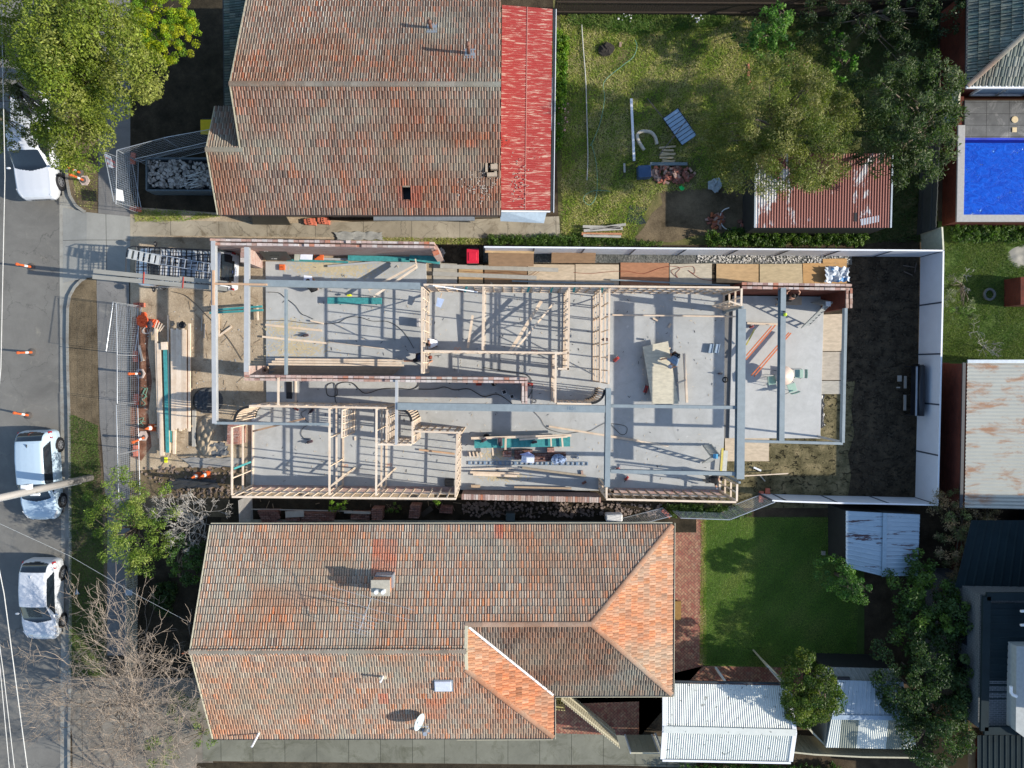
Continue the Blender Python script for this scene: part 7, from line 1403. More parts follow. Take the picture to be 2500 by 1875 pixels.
for u, v, sx, sy, l in ((2210, 933, .12, .62, 'upper pale plank lying by the barbecue'), (2209, 983, .12, .78, 'lower pale plank lying by the barbecue'), (2196, 924, .2, .3, 'grey block at the upper left of the barbecue'), (2193, 946, .16, .06, 'small grey slat left of the barbecue')):
    b = MB(); b.box(P(u, v, .2), (sx, sy, .05)); tag(b.build('loose_board', mat('muddy_board', (.35, .32, .28, 1))), l, 'board')
for a, c, l in (((2237, 642), (2233, 665), 'upright stick of the small timber cross on the dark mud'), ((2205, 648), (2235, 653), 'upper stick lying on the dark mud in the fence corner'), ((2207, 663), (2228, 672), 'lower stick lying on the dark mud in the fence corner')): plank(l, a, .04, c, .04, .04, .03, m=mat('muddy_stick', (.13, .1, .08, 1)))
# plastic tarp bundle on the walkway end
def cloth(label, px, z, m, amp=.18, name='tarpaulin', N=34, seed=3):
    c = PX(px, z); r = np.random.default_rng(seed); g = np.linspace(0, 1, N); U, Vv = np.meshgrid(g, g); A = [np.array(k) for k in c]; X = ((1 - U) * (1 - Vv))[..., None] * A[0] + (U * (1 - Vv))[..., None] * A[1] + (U * Vv)[..., None] * A[2] + ((1 - U) * Vv)[..., None] * A[3]
    H = np.zeros_like(U)
    for _ in range(14): k = r.normal(0, 4.5, 2); H += np.abs(np.sin(U * k[0] + Vv * k[1] + r.uniform(0, 6))) / 14
    X[..., 2] += (H - H.min()) * amp * 2.2; ed = .03 * np.sin(U * 23 + 3 * Vv) + .04 * np.sin(Vv * 19 + 2 * U); X[..., 0] += ed; X[..., 1] += ed[::-1] 
    i = np.arange(N * N).reshape(N, N); Q = np.stack([i[:-1, :-1], i[:-1, 1:], i[1:, 1:], i[1:, :-1]], -1).reshape(-1, 4); return tag(npmesh(name, X.reshape(-1, 3), Q[:, ::-1], m, smooth=False), label, 'tarpaulin')
t_ = NT('printed_white_plastic'); m_tarp = t_.done(t_.mix(t_.ramp(t_.noise(2.3, 2, .4), [(.58, 0), (.6, .9)]), (.52, .57, .62, 1), (.06, .25, .5, 1)), .3, 0, .5)
cloth('crumpled white plastic wrap with blue print heaped on the walkway end', [(2009, 653), (2072, 655), (2068, 690), (2010, 692)], .1, m_tarp, .3); cloth('grey plastic sheet spread along the top of the driveway side brick wall', [(815, 567), (935, 569), (935, 586), (825, 588)], .05, mat('dull_film', (.33, .33, .31, 1), .35), .06)
cloth('black plastic bunched on the muddy bank by the cones', [(420, 1168), (530, 1172), (540, 1190), (400, 1195)], .05, mat('black_film', (.04, .042, .045, 1), .3), .15, seed=5); cloth('grey crumpled plastic against the brick stack on the sand', [(505, 1085), (555, 1080), (565, 1110), (515, 1118)], .05, mat('grey_film', (.12, .125, .13, 1), .3), .2, seed=6); cloth('long grey plastic sheet on the bank below the sand', [(440, 1118), (600, 1120), (600, 1140), (470, 1142)], .05, mat('pale_film', (.28, .27, .25, 1), .3), .08, seed=7)
cloth('dark plastic sheet under the slab edge of the patio', [(1995, 965), (2012, 965), (2012, 1040), (1998, 1050)], .02, MATS['black_film'], .06, seed=8)
# sand heap
def heap(name, label, px, z, m, amp, seed=1, N=30):
    c = PX(px, 0); xs = [p.x for p in c]; ys = [p.y for p in c]; g = np.linspace(-1, 1, N); U, Vv = np.meshgrid(g, g); r = np.random.default_rng(seed); H = np.clip(1 - (U ** 2 + Vv ** 2), 0, 1) ** .7
    for _ in range(10): k = r.normal(0, 6, 2); H *= 1 + .12 * np.sin(U * k[0] + Vv * k[1] + r.uniform(0, 6))
    X = np.stack([(min(xs) + max(xs)) / 2 + U * (max(xs) - min(xs)) / 2, (min(ys) + max(ys)) / 2 + Vv * (max(ys) - min(ys)) / 2, z + H * amp - .02], -1); i = np.arange(N * N).reshape(N, N); Q = np.stack([i[:-1, :-1], i[:-1, 1:], i[1:, 1:], i[1:, :-1]], -1).reshape(-1, 4)
    return tag(npmesh(name, X.reshape(-1, 3), Q, m, smooth=True), label, 'heap')
heap('sand_heap', 'pale sand heap beside the street timber stack', [(478, 1010), (550, 1120)], 0, m_sand, .45, 2); heap('sand_heap', 'dark covered mound under the street side beam', [(470, 945), (545, 1010)], 0, mat('dark_cover', (.06, .065, .07, 1), .7), .45, 3)
# bits right-hand yard
b = MB(); b.lathe([(.28, 0), (.33, .08), (.28, .17), (.2, .12), (.2, .04), (.28, 0)], 24, P(2413, 719, 0.02), cap=False); tag(b.build('old_tyre', mat('grey_tyre', (.13, .14, .13, 1), .8), smooth=True), 'grey old tyre lying on the lawn right of the rear fence', 'tyre')
b = MB(); b.prism([(p.x, p.y) for p in [P(2492, 676, 1.2), P(2560, 676, 1.2), P(2560, 744, 1.2), P(2492, 744, 1.2)]], 0, 1.2); tag(b.build('brick_block', m_redbrick), 'red brick enclosure at the right edge of the lawn', 'brick wall')
heap('rock', 'pale concrete rubble patch on the lawn near the right edge', [(2455, 595), (2560, 660)], 0, mat('pale_crust', (.33, .31, .26, 1), .9, scale=5), .12, 5)
# side passage unit etc.
ac = thing('air_conditioner', 'white rounded air conditioner unit beside the orange roofed house', 'air conditioner', tuple(P(1498, 1262, .5))); b = MB(); b.box(P(1498, 1262, .55), (.82, .38, .6)); b.build('casing', m_refl, ac, bevel=.06); b = MB(); b.box(P(1490, 1257, .87), (.5, .03, .02)); b.build('vent', m_lead, ac)
b = MB(); b.box(P(1246, 1262, .4), (.45, .5, .7)); tag(b.build('gas_meter_box', mat('dark_box', (.06, .08, .08, 1), .6), bevel=.02), 'dark meter box against the side wall of the orange roofed house', 'box')
rocks('rubble', 'scattered stones and broken brick in the dark side passage', [(1130, 1225), (1700, 1232), (1640, 1262), (1130, 1262)], 420, .012, .05, .16, mat('dim_stone', (.22, .17, .14, 1), .9, var=.5, scale=3), 'rubble', stack=.04)
rocks('rubble', 'pale stones on the gravel strip below the white north fence', [(1700, 622), (2075, 622), (2075, 642), (1700, 642)], 500, .012, .03, .1, mat('pale_pebble', (.5, .48, .44, 1), .9), 'rubble', stack=.02)
rocks('rubble', 'small clods on the sandy front soil', [(330, 760), (640, 760), (610, 1120), (330, 1130)], 260, .008, .02, .07, m_rub, 'clods', stack=.0)
rocks('rubble', 'broken masonry at the foot of the end of the pink brick wall', [(1055, 600), (1085, 610), (1085, 640), (1040, 640)], 120, .01, .05, .14, m_rub, 'rubble', stack=.15)
rocks('rubble', 'broken bricks along the muddy bank by the cones', [(330, 1140), (600, 1130), (600, 1215), (420, 1215)], 200, .01, .04, .16, mat('bank_stone', (.2, .15, .12, 1), .9, var=.5, scale=3), 'rubble', stack=.05)
# clods on mud
rocks('mud', 'dark clods of churned mud at the rear end of the plot', [(2085, 640), (2240, 640), (2230, 1200), (2075, 1210)], 900, .0, .03, .1, mat('clod', (.055, .045, .03, 1), 1), 'mud', stack=.01)
b = MB(); b.box(P(2010, 1350, .2), (.18, .2, .1)); tag(b.build('concrete_block', mat('dim_block', (.3, .27, .22, 1))), 'small pale block on the dark lawn by the blue-grey shed', 'block'); b = MB(); b.box(P(1652, 1490, .15), (.42, .95, .12)); tag(b.build('door_mat', mat('ochre_mat', (.25, .14, .04, 1), .9)), 'ochre door mat on the brick paving by the orange roof', 'mat')
# orange marks on the slab
for k, (u, v) in enumerate(((840, 1137), (947, 1135), (1116, 852), (1303, 858), (1455, 780))):
    b = MB(); pz = P(u, v, .1042); 
    b.lathe([(.05, 0), (.085, 0)], 14, pz + Vector((-.06, 0, 0)), cap=False); b.lathe([(.05, 0), (.08, 0)], 14, pz + Vector((.12, 0, 0)), cap=False); tag(b.build('spray_mark', mat('spray_orange', (.65, .33, .2, 1), .9)), 'sprayed orange numeral mark on the slab', 'paint mark', 'orange slab marks')
text('1B51', .22, Matrix.Translation(P(1395, 997, 2.953)), mat('pencil_blue', (.12, .18, .23, 1)), bpy.data.objects['steel_beam.004'])
# ================================================================ PEOPLE
m_skin = mat('skin', (.45, .24, .16, 1), .6, var=.08); m_hair = mat('dark_hair', (.025, .018, .014, 1), .7)
def skinmesh(name, pts, edges, rad, m, root, sub=1, scale=1.0):
    me = bpy.data.meshes.new(name); me.from_pydata([tuple(p) for p in pts], edges, []); me.update(); o = bpy.data.objects.new(name, me); COL.objects.link(o); o.parent = root
    md = o.modifiers.new('skin', 'SKIN'); md.use_smooth_shade = True; sv = me.skin_vertices
    if not len(sv): bpy.context.view_layer.update(); 
    if not me.skin_vertices: 
        bmm = __import__('bmesh').new(); bmm.from_mesh(me); bmm.verts.layers.skin.verify(); bmm.to_mesh(me); bmm.free()
    sd = me.skin_vertices[0].data
    for i, r in enumerate(rad): sd[i].radius = (r * scale, r * scale); sd[i].use_root = (i == 0)
    s = o.modifiers.new('sub', 'SUBSURF'); s.levels = sub; s.render_levels = sub + 1; me.materials.append(m); return o
def person(label, J, u, v, href, z, rz, shirt, pants, boots=m_black, hat=None, belt=None, hair=m_hair, short=True, sleeves=True):
    r = thing('person', label, 'person'); V = Vector; g = {k: V(x) for k, x in J.items()}
    pel, ch, nk, hd = g['pel'], g['ch'], g['nk'], g['hd']; wst = pel.lerp(ch, .45); fw = (hd - nk).normalized()
    pts = [pel, wst, ch, nk, nk.lerp(hd, .35), hd - fw * .03, hd + fw * .09]; rad = [.135, .12, .145, .06, .058, .088, .07]; E = [(0, 1), (1, 2), (2, 3), (3, 4), (4, 5), (5, 6)]
    for s in 'LR':
        i = len(pts); sh, el, ha = g['sh' + s], g['el' + s], g['ha' + s]; d = (ha - el).normalized(); sd = d.cross(V((0, 0, 1))); sd = sd.normalized() if sd.length > .1 else V((0, 1, 0))
        pts += [sh, el, ha, ha + d * .06]; rad += [.06, .043, .03, .038]; E += [(2, i), (i, i + 1), (i + 1, i + 2), (i + 2, i + 3)]
        for k, (a, l) in enumerate(((-.03, .075), (-.012, .09), (.008, .085), (.026, .065))):
            j = len(pts); b0 = ha + d * .07 + sd * a; pts += [b0 + d * .03, b0 + d * l + V((0, 0, -.02))]; rad += [.010, .008]; E += [(i + 3, j), (j, j + 1)]
        j = len(pts); pts += [ha + d * .02 + sd * .05, ha + d * .055 + sd * .075]; rad += [.012, .010]; E += [(i + 2, j), (j, j + 1)]
        i = len(pts); hp, kn, an, to = g['hp' + s], g['kn' + s], g['an' + s], g['to' + s]; pts += [hp, kn, kn.lerp(an, .35), an, to]; rad += [.095, .062, .058, .04, .035]; E += [(0, i), (i, i + 1), (i + 1, i + 2), (i + 2, i + 3), (i + 3, i + 4)]
    skinmesh('body', pts, E, rad, m_skin, r)
    P2 = [wst, pel.lerp(wst, .4), ch, nk.lerp(ch, .35)]; R2 = [.145, .15, .168, .085]; E2 = [(0, 1), (0, 2), (2, 3)]
    for s in 'LR':
        i = len(P2); P2 += [g['sh' + s], g['sh' + s].lerp(g['el' + s], .7)]; R2 += [.078, .062]; E2 += [(2, i), (i, i + 1)]
    skinmesh('shirt', P2, E2, R2, shirt, r)
    P2 = [pel, pel.lerp(wst, .5)]; R2 = [.155, .145]; E2 = [(0, 1)]
    for s in 'LR':
        i = len(P2); k = g['kn' + s]; P2 += [g['hp' + s], g['hp' + s].lerp(k, .85 if short else 1.0)]; R2 += [.112, .088]; E2 += [(0, i), (i, i + 1)]
        if not short: P2 += [g['an' + s]]; R2 += [.06]; E2 += [(i + 1, i + 2)]
    skinmesh('trousers', P2, E2, R2, pants, r)
    for s in 'LR':
        skinmesh('boot', [g['an' + s] + V((0, 0, .05)), g['an' + s], g['to' + s]], [(0, 1), (1, 2)], [.055, .058, .045], boots, r)
        # ears, then eyes
    side = fw.cross(V((1, 0, .2))).normalized() if abs(fw.x) < .9 else V((0, 1, 0)); f2 = V(J['face']).normalized()
    b = MB(); c = hd + fw * .03
    b.blob(c + side * .085, .02, 6, 4, 0, (1, .6, 1.4)); b.blob(c - side * .085, .02, 6, 4, 0, (1, .6, 1.4)); b.build('ear', m_skin, r, True, local=True)
    b = MB(); b.blob(c + f2 * .095, .018, 6, 4, 0, (1.2, .8, 1.2)); b.build('nose', m_skin, r, True, local=True)
    for k in (-1, 1): b = MB(); b.blob(c + f2 * .078 + side * .032 * k + fw * .01, .012, 6, 4); b.build('eye', m_black, r, True, local=True)
    b = MB(); b.blob(c + f2 * .08 - fw * .045, .014, 6, 4, 0, (1, 1.6, .6)); b.build('mouth', mat('lip', (.3, .08, .07, 1)), r, True, local=True)
    b = MB(); b.blob(hd + fw * .045 - f2 * .018, .105, 12, 8, .03); b.build('hat' if hat else 'hair', hat or hair, r, True, local=True)
    if hat: b = MB(); b.blob(hd + fw * .05 + f2 * .09, .07, 10, 4, 0, (1, 1, .18)); b.build('hat_peak', hat, r, True, local=True)
    if belt: b = MB(); a = (wst - pel).normalized(); M = a.to_track_quat('Z', 'Y').to_matrix(); b.lathe([(.165, -.03), (.175, 0), (.165, .03)], 14, pel.lerp(wst, .55), M, False); 
    if belt: b.box(pel + M @ V((.02, .19, 0)), (.12, .08, .16)); b.build('tool_belt', belt, r, local=True)
    p = P(u, v, href); r.location = (p.x, p.y, z); r.rotation_euler = (0, 0, rz); return r
def pose(kind):
    if kind == 'bend': return dict(pel=(0, 0, .92), ch=(.36, 0, 1.0), nk=(.5, 0, .98), hd=(.60, 0, .95), face=(.2, 0, -1), shL=(.38, .19, .96), elL=(.42, .30, .72), haL=(.55, .22, .56), shR=(.38, -.19, .96), elR=(.38, -.33, .74), haR=(.48, -.42, .58), hpL=(-.02, .10, .88), knL=(.05, .14, .48), anL=(-.05, .15, .09), toL=(.1, .17, .04), hpR=(-.02, -.10, .88), knR=(.06, -.14, .48), anR=(-.02, -.16, .09), toR=(.13, -.18, .04))
    if kind == 'squat': return dict(pel=(-.18, 0, .34), ch=(.06, 0, .70), nk=(.16, 0, .84), hd=(.23, 0, .93), face=(.8, 0, -.6), shL=(.08, .19, .72), elL=(.28, .22, .52), haL=(.45, .12, .42), shR=(.08, -.19, .72), elR=(.28, -.22, .52), haR=(.45, -.10, .40), hpL=(-.15, .11, .32), knL=(.22, .2, .46), anL=(.02, .17, .09), toL=(.18, .2, .04), hpR=(-.15, -.11, .32), knR=(.22, -.2, .46), anR=(.02, -.17, .09), toR=(.18, -.2, .04))
    if kind == 'lunge': return dict(pel=(-.12, 0, .52), ch=(.25, 0, .66), nk=(.38, 0, .68), hd=(.49, 0, .68), face=(.5, 0, -1), shL=(.27, .19, .64), elL=(.42, .30, .42), haL=(.62, .28, .28), shR=(.27, -.19, .64), elR=(.36, -.3, .38), haR=(.5, -.2, .14), hpL=(-.12, .10, .5), knL=(.12, .2, .48), anL=(.05, .2, .09), toL=(.2, .22, .04), hpR=(-.14, -.10, .48), knR=(-.42, -.14, .14), anR=(-.82, -.15, .09), toR=(-.85, -.16, .03))
    if kind == 'reach': return dict(pel=(0, 0, .93), ch=(.05, 0, 1.36), nk=(.08, 0, 1.5), hd=(.10, 0, 1.60), face=(1, 0, -.1), shL=(.06, .2, 1.42), elL=(.25, .32, 1.6), haL=(.42, .12, 1.75), shR=(.06, -.2, 1.42), elR=(.25, -.32, 1.6), haR=(.42, -.12, 1.75), hpL=(0, .1, .9), knL=(.03, .12, .5), anL=(0, .12, .09), toL=(.15, .14, .04), hpR=(0, -.1, .9), knR=(.03, -.12, .5), anR=(0, -.12, .09), toR=(.15, -.14, .04))
m_bt = mat('black_shirt', (.012, .012, .014, 1), .9); m_bs = mat('black_trousers', (.018, .018, .02, 1), .9)
person('worker in black crouching under the steel beam with his back turned', pose('squat'), 762, 700, .6, .1, 1.9, m_bt, m_bs, short=False)
person('dark haired worker in a white t-shirt squatting at the left end frame', pose('squat'), 1056, 838, .6, .1, 3.3, mat('white_tee', (.72, .74, .8, 1), .8, var=.04), mat('brown_shorts', (.07, .05, .04, 1), .9))
person('worker in a navy shirt lunging forward with a hammer beneath the cross frame', pose('lunge'), 1026, 873, .5, .1, .02, mat('navy_shirt', (.03, .045, .09, 1), .9), m_bs, boots=mat('tan_boot', (.4, .2, .13, 1), .8), hair=mat('auburn_hair', (.2, .05, .03, 1), .8))
person('worker in a grey-blue shirt and pale cap bent over the plywood sheet', pose('bend'), 1652, 868, .95, .1, -2.15, mat('grey_blue_shirt', (.20, .27, .36, 1), .9), m_bs, hat=mat('pale_cap', (.42, .45, .5, 1), .8), belt=m_black)
person('worker in a black hoodie reaching both arms onto the patio brick wall', pose('reach'), 1932, 728, 2.1, .72, PI / 2, m_bt, m_bs, short=False)
person('worker in a black shirt and grey trousers bent forward at the lower right frame', pose('bend'), 1728, 1170, .95, .1, .05, m_bt, mat('grey_trousers', (.22, .2, .17, 1), .9), belt=m_trim, short=False, hat=m_black)
b = MB(); p = P(1930, 735, .7); b.box((p.x, p.y, .69), (1.1, .4, .04)); tr = tag(b.build('trestle_plank', m_pine2), 'timber platform under the worker at the patio brick wall', 'platform')
for s in (-1, 1):
    b = MB(); b.bar((p.x + s * .45, p.y, .67), (p.x + s * .5, p.y + .15, .12), .05, .05); b.bar((p.x + s * .45, p.y, .67), (p.x + s * .5, p.y - .15, .12), .05, .05); b.build('leg', m_pine2, tr)
hm = thing('hammer', 'claw hammer in the hand of the worker in the navy shirt', 'hammer', tuple(P(1065, 868, .4))); b = MB(); b.tube([P(1060, 869, .42), P(1076, 867, .42)], .014, 6); b.build('handle', m_black, hm); b = MB(); b.box(P(1077, 866, .42), (.03, .13, .03)); b.build('hammer_head', m_lead, hm)
tm = thing('laser_level', 'lime yellow tool clipped on the steel beam over the table', 'tool', tuple(P(1917, 768, 2.9))); b = MB(); b.blob(P(1917, 768, 2.95), .085, 10, 6, .1); b.build('case', mat('lime', (.55, .7, .03, 1), .5), tm); b = MB(); b.box(P(1915, 761, 2.93), (.08, .08, .06)); b.build('clip', m_trim, tm)
b = MB(); b.blob(P(853, 721, .45), .1, 10, 6, .3, (1.3, .6, .3)); tag(b.build('yellow_glove', mat('hi_vis_yellow', (.7, .75, .02, 1))), 'yellow glove lying on top of the solid teal beam', 'glove')
# ================================================================ PLANTS
def leafmat(name, trans=.35):
    t = NT(name); c = t.attr(); c = t.mix(.35, c, t.ramp(t.noise(1.1, 4, .6), [(.35, .6), (.65, 1.0)]), 'MULTIPLY'); t.done(c, .55, 0, .35)
    tr = t.n.new('ShaderNodeBsdfTranslucent'); t.lk(t.mix(1.0, c, (1.0, 1.25, .5, 1), 'MULTIPLY'), tr.inputs[0]); mx = t.n.new('ShaderNodeMixShader'); mx.inputs[0].default_value = trans
    t.lk(t.b.outputs[0], mx.inputs[1]); t.lk(tr.outputs[0], mx.inputs[2]); t.lk(mx.outputs[0], t.n['Material Output'].inputs[0]); return t.m
m_leaf = leafmat('leaf'); m_bark = mat('bark', (.16, .125, .09, 1), .9, scale=8, bump=.4); m_palebark = mat('pale_bark', (.36, .31, .25, 1), .9, scale=8)
def leaves(C, R, n, ls, pal, asp=2.2, shell=.75, up=.25, droop=0.0):
    """C cluster centres (k,3), R radii (k,), n leaves per cluster"""
    k = len(C); N = k * n; d = rng.normal(size=(N, 3)); d[:, 2] += up; d /= np.linalg.norm(d, axis=1)[:, None]
    r = (shell + (1 - shell) * rng.random(N)) * np.repeat(R, n); c = np.repeat(C, n, 0) + d * r[:, None] * np.array([1, 1, .85])
    a = rng.normal(size=(N, 3)) + d * .7; a[:, 2] -= droop; a /= np.linalg.norm(a, axis=1)[:, None]; nn = rng.normal(size=(N, 3)) * .6 + d + np.array([0, 0, .4]); s = np.cross(a, nn); s /= np.linalg.norm(s, axis=1)[:, None] + 1e-9
    L = ls * rng.uniform(.6, 1.3, N)[:, None]; w = L / asp
    V = np.stack([c - a * L * .5, c + s * w * .5, c + a * L * .5, c - s * w * .5], 1).reshape(-1, 3); Q = np.arange(N * 4).reshape(N, 4)
    p = np.array(pal); cc = p[rng.integers(0, len(p), k)] * rng.uniform(.8, 1.2, (k, 1)); cc = np.repeat(cc, n, 0) * rng.uniform(.65, 1.3, (N, 1)); return V, Q, cc
def clusters(blobs, sub, rs, flat=.8, inner=.5):
    C = []; R = []
    for (u, v, h, r) in blobs:
        p = np.array(P(u, v, h)); m = max(3, int(sub * r * r)); d = rng.normal(size=(m, 3)); d[:, 2] = np.abs(d[:, 2]) * .9 - .25; d /= np.linalg.norm(d, axis=1)[:, None]
        q = p + d * (r * (inner + (1 - inner) * rng.random(m) ** .5))[:, None] * np.array([1, 1, flat]); C.append(q); R.append(rs * rng.uniform(.65, 1.35, m))
    return np.concatenate(C), np.concatenate(R)
def branchy(b, base, tips, r0, n=5):
    base = Vector(base)
    for t in tips:
        t = Vector(t); m = base.lerp(t, .5) + Vector((random.uniform(-.3, .3), random.uniform(-.3, .3), .25)); q = base.lerp(m, .5) + Vector((random.uniform(-.15, .15), random.uniform(-.15, .15), .1)); b.tube([base, q, m, t], [r0, r0 * .75, r0 * .5, r0 * .15], n)
def tree(name, label, base, blobs, sub, rs, n, ls, pal, trunk=.18, cat='tree', asp=2.2, flat=.8, bark=None, shell=.75, inner=.5, up=.25, droop=0.0, hb=1.6):
    g = P(*base, 0); t = thing(name, label, cat, tuple(g)); C, R = clusters(blobs, sub, rs, flat, inner); V, Q, c = leaves(C, R, n, ls, pal, asp, shell, up, droop); npmesh('crown', V, Q, m_leaf, t, c)
    b = MB(); top = g + Vector((0, 0, hb)); b.tube([g, g.lerp(top, .6) + Vector((.03, .02, 0)), top], [trunk, trunk * .85, trunk * .7], 10)
    for (u, v, h, r) in blobs:
        p = P(u, v, h - r * .3); branchy(b, top, [p + Vector((random.uniform(-r, r) * .5, random.uniform(-r, r) * .5, random.uniform(0, r) * .5)) for _ in range(3)], trunk * .5)
    b.build('trunk', bark or m_bark, t, True); return t
G1 = [(.17, .22, .022), (.20, .245, .03), (.13, .185, .02), (.24, .26, .055)]
tree('street_tree', 'big olive green street tree overhanging the white truck in the upper left', (120, 190), [(75, 60, 6.5, 1.0), (150, 40, 7.5, 1.7), (235, 45, 7.5, 1.4), (85, 105, 7.4, .9), (150, 110, 8.0, 1.5), (210, 130, 8.4, 1.8), (280, 160, 7.6, 1.5), (325, 190, 6.8, .9), (120, 165, 7.0, .9), (170, 200, 7.6, 1.2), (235, 215, 7.2, 1.1), (300, 215, 6.6, .9)], 6, .62, 470, .12, G1, .3, hb=2.5, inner=.8, shell=.88)
tree('street_tree', 'lower lobed olive green tree crown over the truck cab and footpath', (120, 255), [(145, 275, 5.4, 1.2), (190, 325, 5.0, 1.35), (125, 245, 5.6, .8), (160, 350, 4.4, .9), (225, 335, 4.6, .75)], 8, .5, 400, .115, G1, .18, hb=2.2, inner=.8, shell=.88)
tree('street_tree', 'sparse olive tree sprays over the truck windscreen at the left edge', (20, 300), [(40, 330, 3.4, .7), (88, 345, 3.4, .7), (15, 260, 3.0, .9), (8, 345, 3.2, .5), (60, 290, 3.4, .7), (10, 180, 2.8, 1.1), (30, 90, 3.0, 1.2)], 14, .3, 170, .11, [(.14, .17, .05), (.2, .2, .09)], .12, hb=2.2)
tree('golden_conifer', 'bright yellow green rounded conifer left of the top house', (395, 110), [(405, 55, 4.0, 1.3), (420, 90, 3.6, 1.15), (375, 60, 3.4, 1.1), (395, 20, 3.6, 1.15), (408, 125, 2.6, .8)], 42, .17, 120, .085, [(.36, .42, .012), (.26, .38, .015), (.15, .27, .015), (.42, .44, .015)], .15, asp=2.8, inner=.82, up=.5)
tree('olive_tree', 'tall feathery olive green tree standing over the rusty shed roof', (1870, 350), [(1820, 300, 3.8, 1.6), (1900, 250, 5.6, 1.9), (1985, 300, 5.2, 1.7), (1950, 370, 5.0, 1.7), (1890, 400, 4.5, 1.4), (1980, 230, 4.8, 1.2), (1770, 350, 3.0, 1.1), (1790, 420, 2.6, .8), (2010, 400, 4.2, 1.0), (1850, 420, 3.6, 1.1), (1730, 320, 2.4, .8)], 15, .38, 170, .13, [(.16, .19, .03), (.20, .215, .045), (.13, .165, .03), (.25, .24, .08)], .22, asp=3.6, shell=.4, inner=.6)
tree('gum_tree', 'dark broad leafed tree between the rusty shed and the pool', (2200, 340), [(2150, 230, 3.8, 1.6), (2220, 260, 5.2, 1.9), (2270, 210, 4.8, 1.3), (2245, 350, 4.8, 1.5), (2190, 330, 4.4, 1.4), (2180, 400, 3.8, 1.1), (2120, 330, 3.0, 1.2), (2230, 420, 3.8, .9), (2290, 280, 4.2, .9)], 15, .34, 95, .16, [(.055, .09, .022), (.075, .115, .03), (.11, .14, .06), (.045, .075, .02)], .2, asp=3.2, shell=.4)
tree('broadleaf_shrub', 'bright green leafy shrub catching the sun in the shaded upper yard', (1890, 80), [(1880, 60, 2.4, .9), (1910, 90, 2.2, .8), (1860, 105, 1.8, .8), (1900, 35, 2.0, .6), (1820, 90, 1.2, .6)], 22, .22, 45, .13, [(.10, .22, .03), (.15, .28, .05), (.07, .17, .03)], .08, cat='shrub', asp=1.6, hb=.8, shell=.4)
tree('broadleaf_shrub', 'small bright leafed plant by the square frame in the dark upper yard', (2050, 150), [(2035, 105, 1.2, .5), (2060, 150, 1.2, .6), (2045, 175, .9, .5)], 24, .18, 30, .14, [(.10, .25, .03), (.16, .3, .05)], .05, cat='shrub', asp=1.3, hb=.4, shell=.4)
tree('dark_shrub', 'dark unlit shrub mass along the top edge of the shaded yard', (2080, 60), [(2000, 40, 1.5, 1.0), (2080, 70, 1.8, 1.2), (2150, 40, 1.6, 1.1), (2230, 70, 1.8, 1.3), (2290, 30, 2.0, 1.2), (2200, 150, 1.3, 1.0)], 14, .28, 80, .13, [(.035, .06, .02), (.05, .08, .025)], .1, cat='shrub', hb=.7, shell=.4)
tree('garden_bush', 'light green feathery bush by the footpath below the last fence panel', (360, 1275), [(300, 1200, 2.4, 1.1), (370, 1230, 2.8, 1.2), (260, 1270, 2.2, .9), (330, 1300, 3.0, 1.3), (400, 1320, 2.4, .9), (300, 1360, 2.2, .9), (360, 1370, 2.2, .8), (240, 1220, 1.8, .6)], 20, .28, 75, .12, [(.17, .25, .03), (.22, .30, .05), (.12, .20, .03), (.27, .32, .07)], .12, cat='bush', asp=3.0, shell=.4, hb=.9)
tree('dark_shrub', 'glossy green shrub touching the street end of the orange tiled roof', (460, 1370), [(450, 1345, 2.4, .8), (480, 1370, 2.5, .8), (455, 1395, 2.2, .7)], 28, .2, 70, .11, [(.07, .14, .03), (.11, .2, .035), (.05, .10, .025)], .08, cat='shrub', asp=1.8, hb=.8, shell=.5)
tree('bush', 'green growth under the bare tree at the lower street end of the orange roof', (500, 1780), [(490, 1740, 1.0, .7), (450, 1720, 1.0, .8), (500, 1800, .9, .5), (390, 1840, .6, .9)], 24, .2, 50, .1, [(.14, .22, .04), (.2, .24, .07)], .05, cat='bush', hb=.3, shell=.4)
tree('round_tree', 'dense round dark green tree beside the white shed', (1975, 1690), [(1975, 1680, 3.0, 1.3), (1960, 1640, 2.6, 1.0), (2000, 1700, 2.6, 1.0), (1965, 1725, 2.4, .9)], 32, .24, 110, .11, [(.10, .15, .02), (.15, .19, .025), (.07, .12, .02)], .12, asp=2.0, inner=.8, up=.4)
tree('conifer', 'leaning dark green conifer with layered tips on the shaded lawn', (2040, 1400), [(2030, 1400, 1.8, .8), (2060, 1420, 2.3, .7), (2090, 1440, 2.8, .55), (2115, 1450, 3.1, .35)], 34, .2, 90, .1, [(.07, .17, .03), (.12, .23, .04), (.05, .13, .025)], .1, cat='conifer', inner=.8, up=.3)
tree('dark_tree', 'large dark green tree between the lawn and the dark roofed house', (2230, 1700), [(2225, 1620, 2.9, 1.8), (2260, 1700, 2.9, 1.8), (2200, 1680, 2.4, 1.2), (2280, 1780, 2.8, 1.6), (2300, 1600, 3.0, 1.4), (2240, 1790, 2.4, 1.0)], 16, .32, 130, .13, [(.045, .085, .022), (.065, .11, .03), (.035, .07, .02)], .2, inner=.7)
tree('leafy_tree', 'leafy tree with yellow green tips below the blue-grey shed', (2240, 1480), [(2215, 1420, 2.3, 1.1), (2260, 1470, 2.6, 1.4), (2310, 1500, 2.8, 1.2), (2230, 1530, 2.4, 1.2), (2240, 1380, 2.0, .7)], 16, .3, 85, .14, [(.075, .14, .025), (.12, .2, .03), (.05, .1, .025)], .14, asp=1.7, shell=.5)
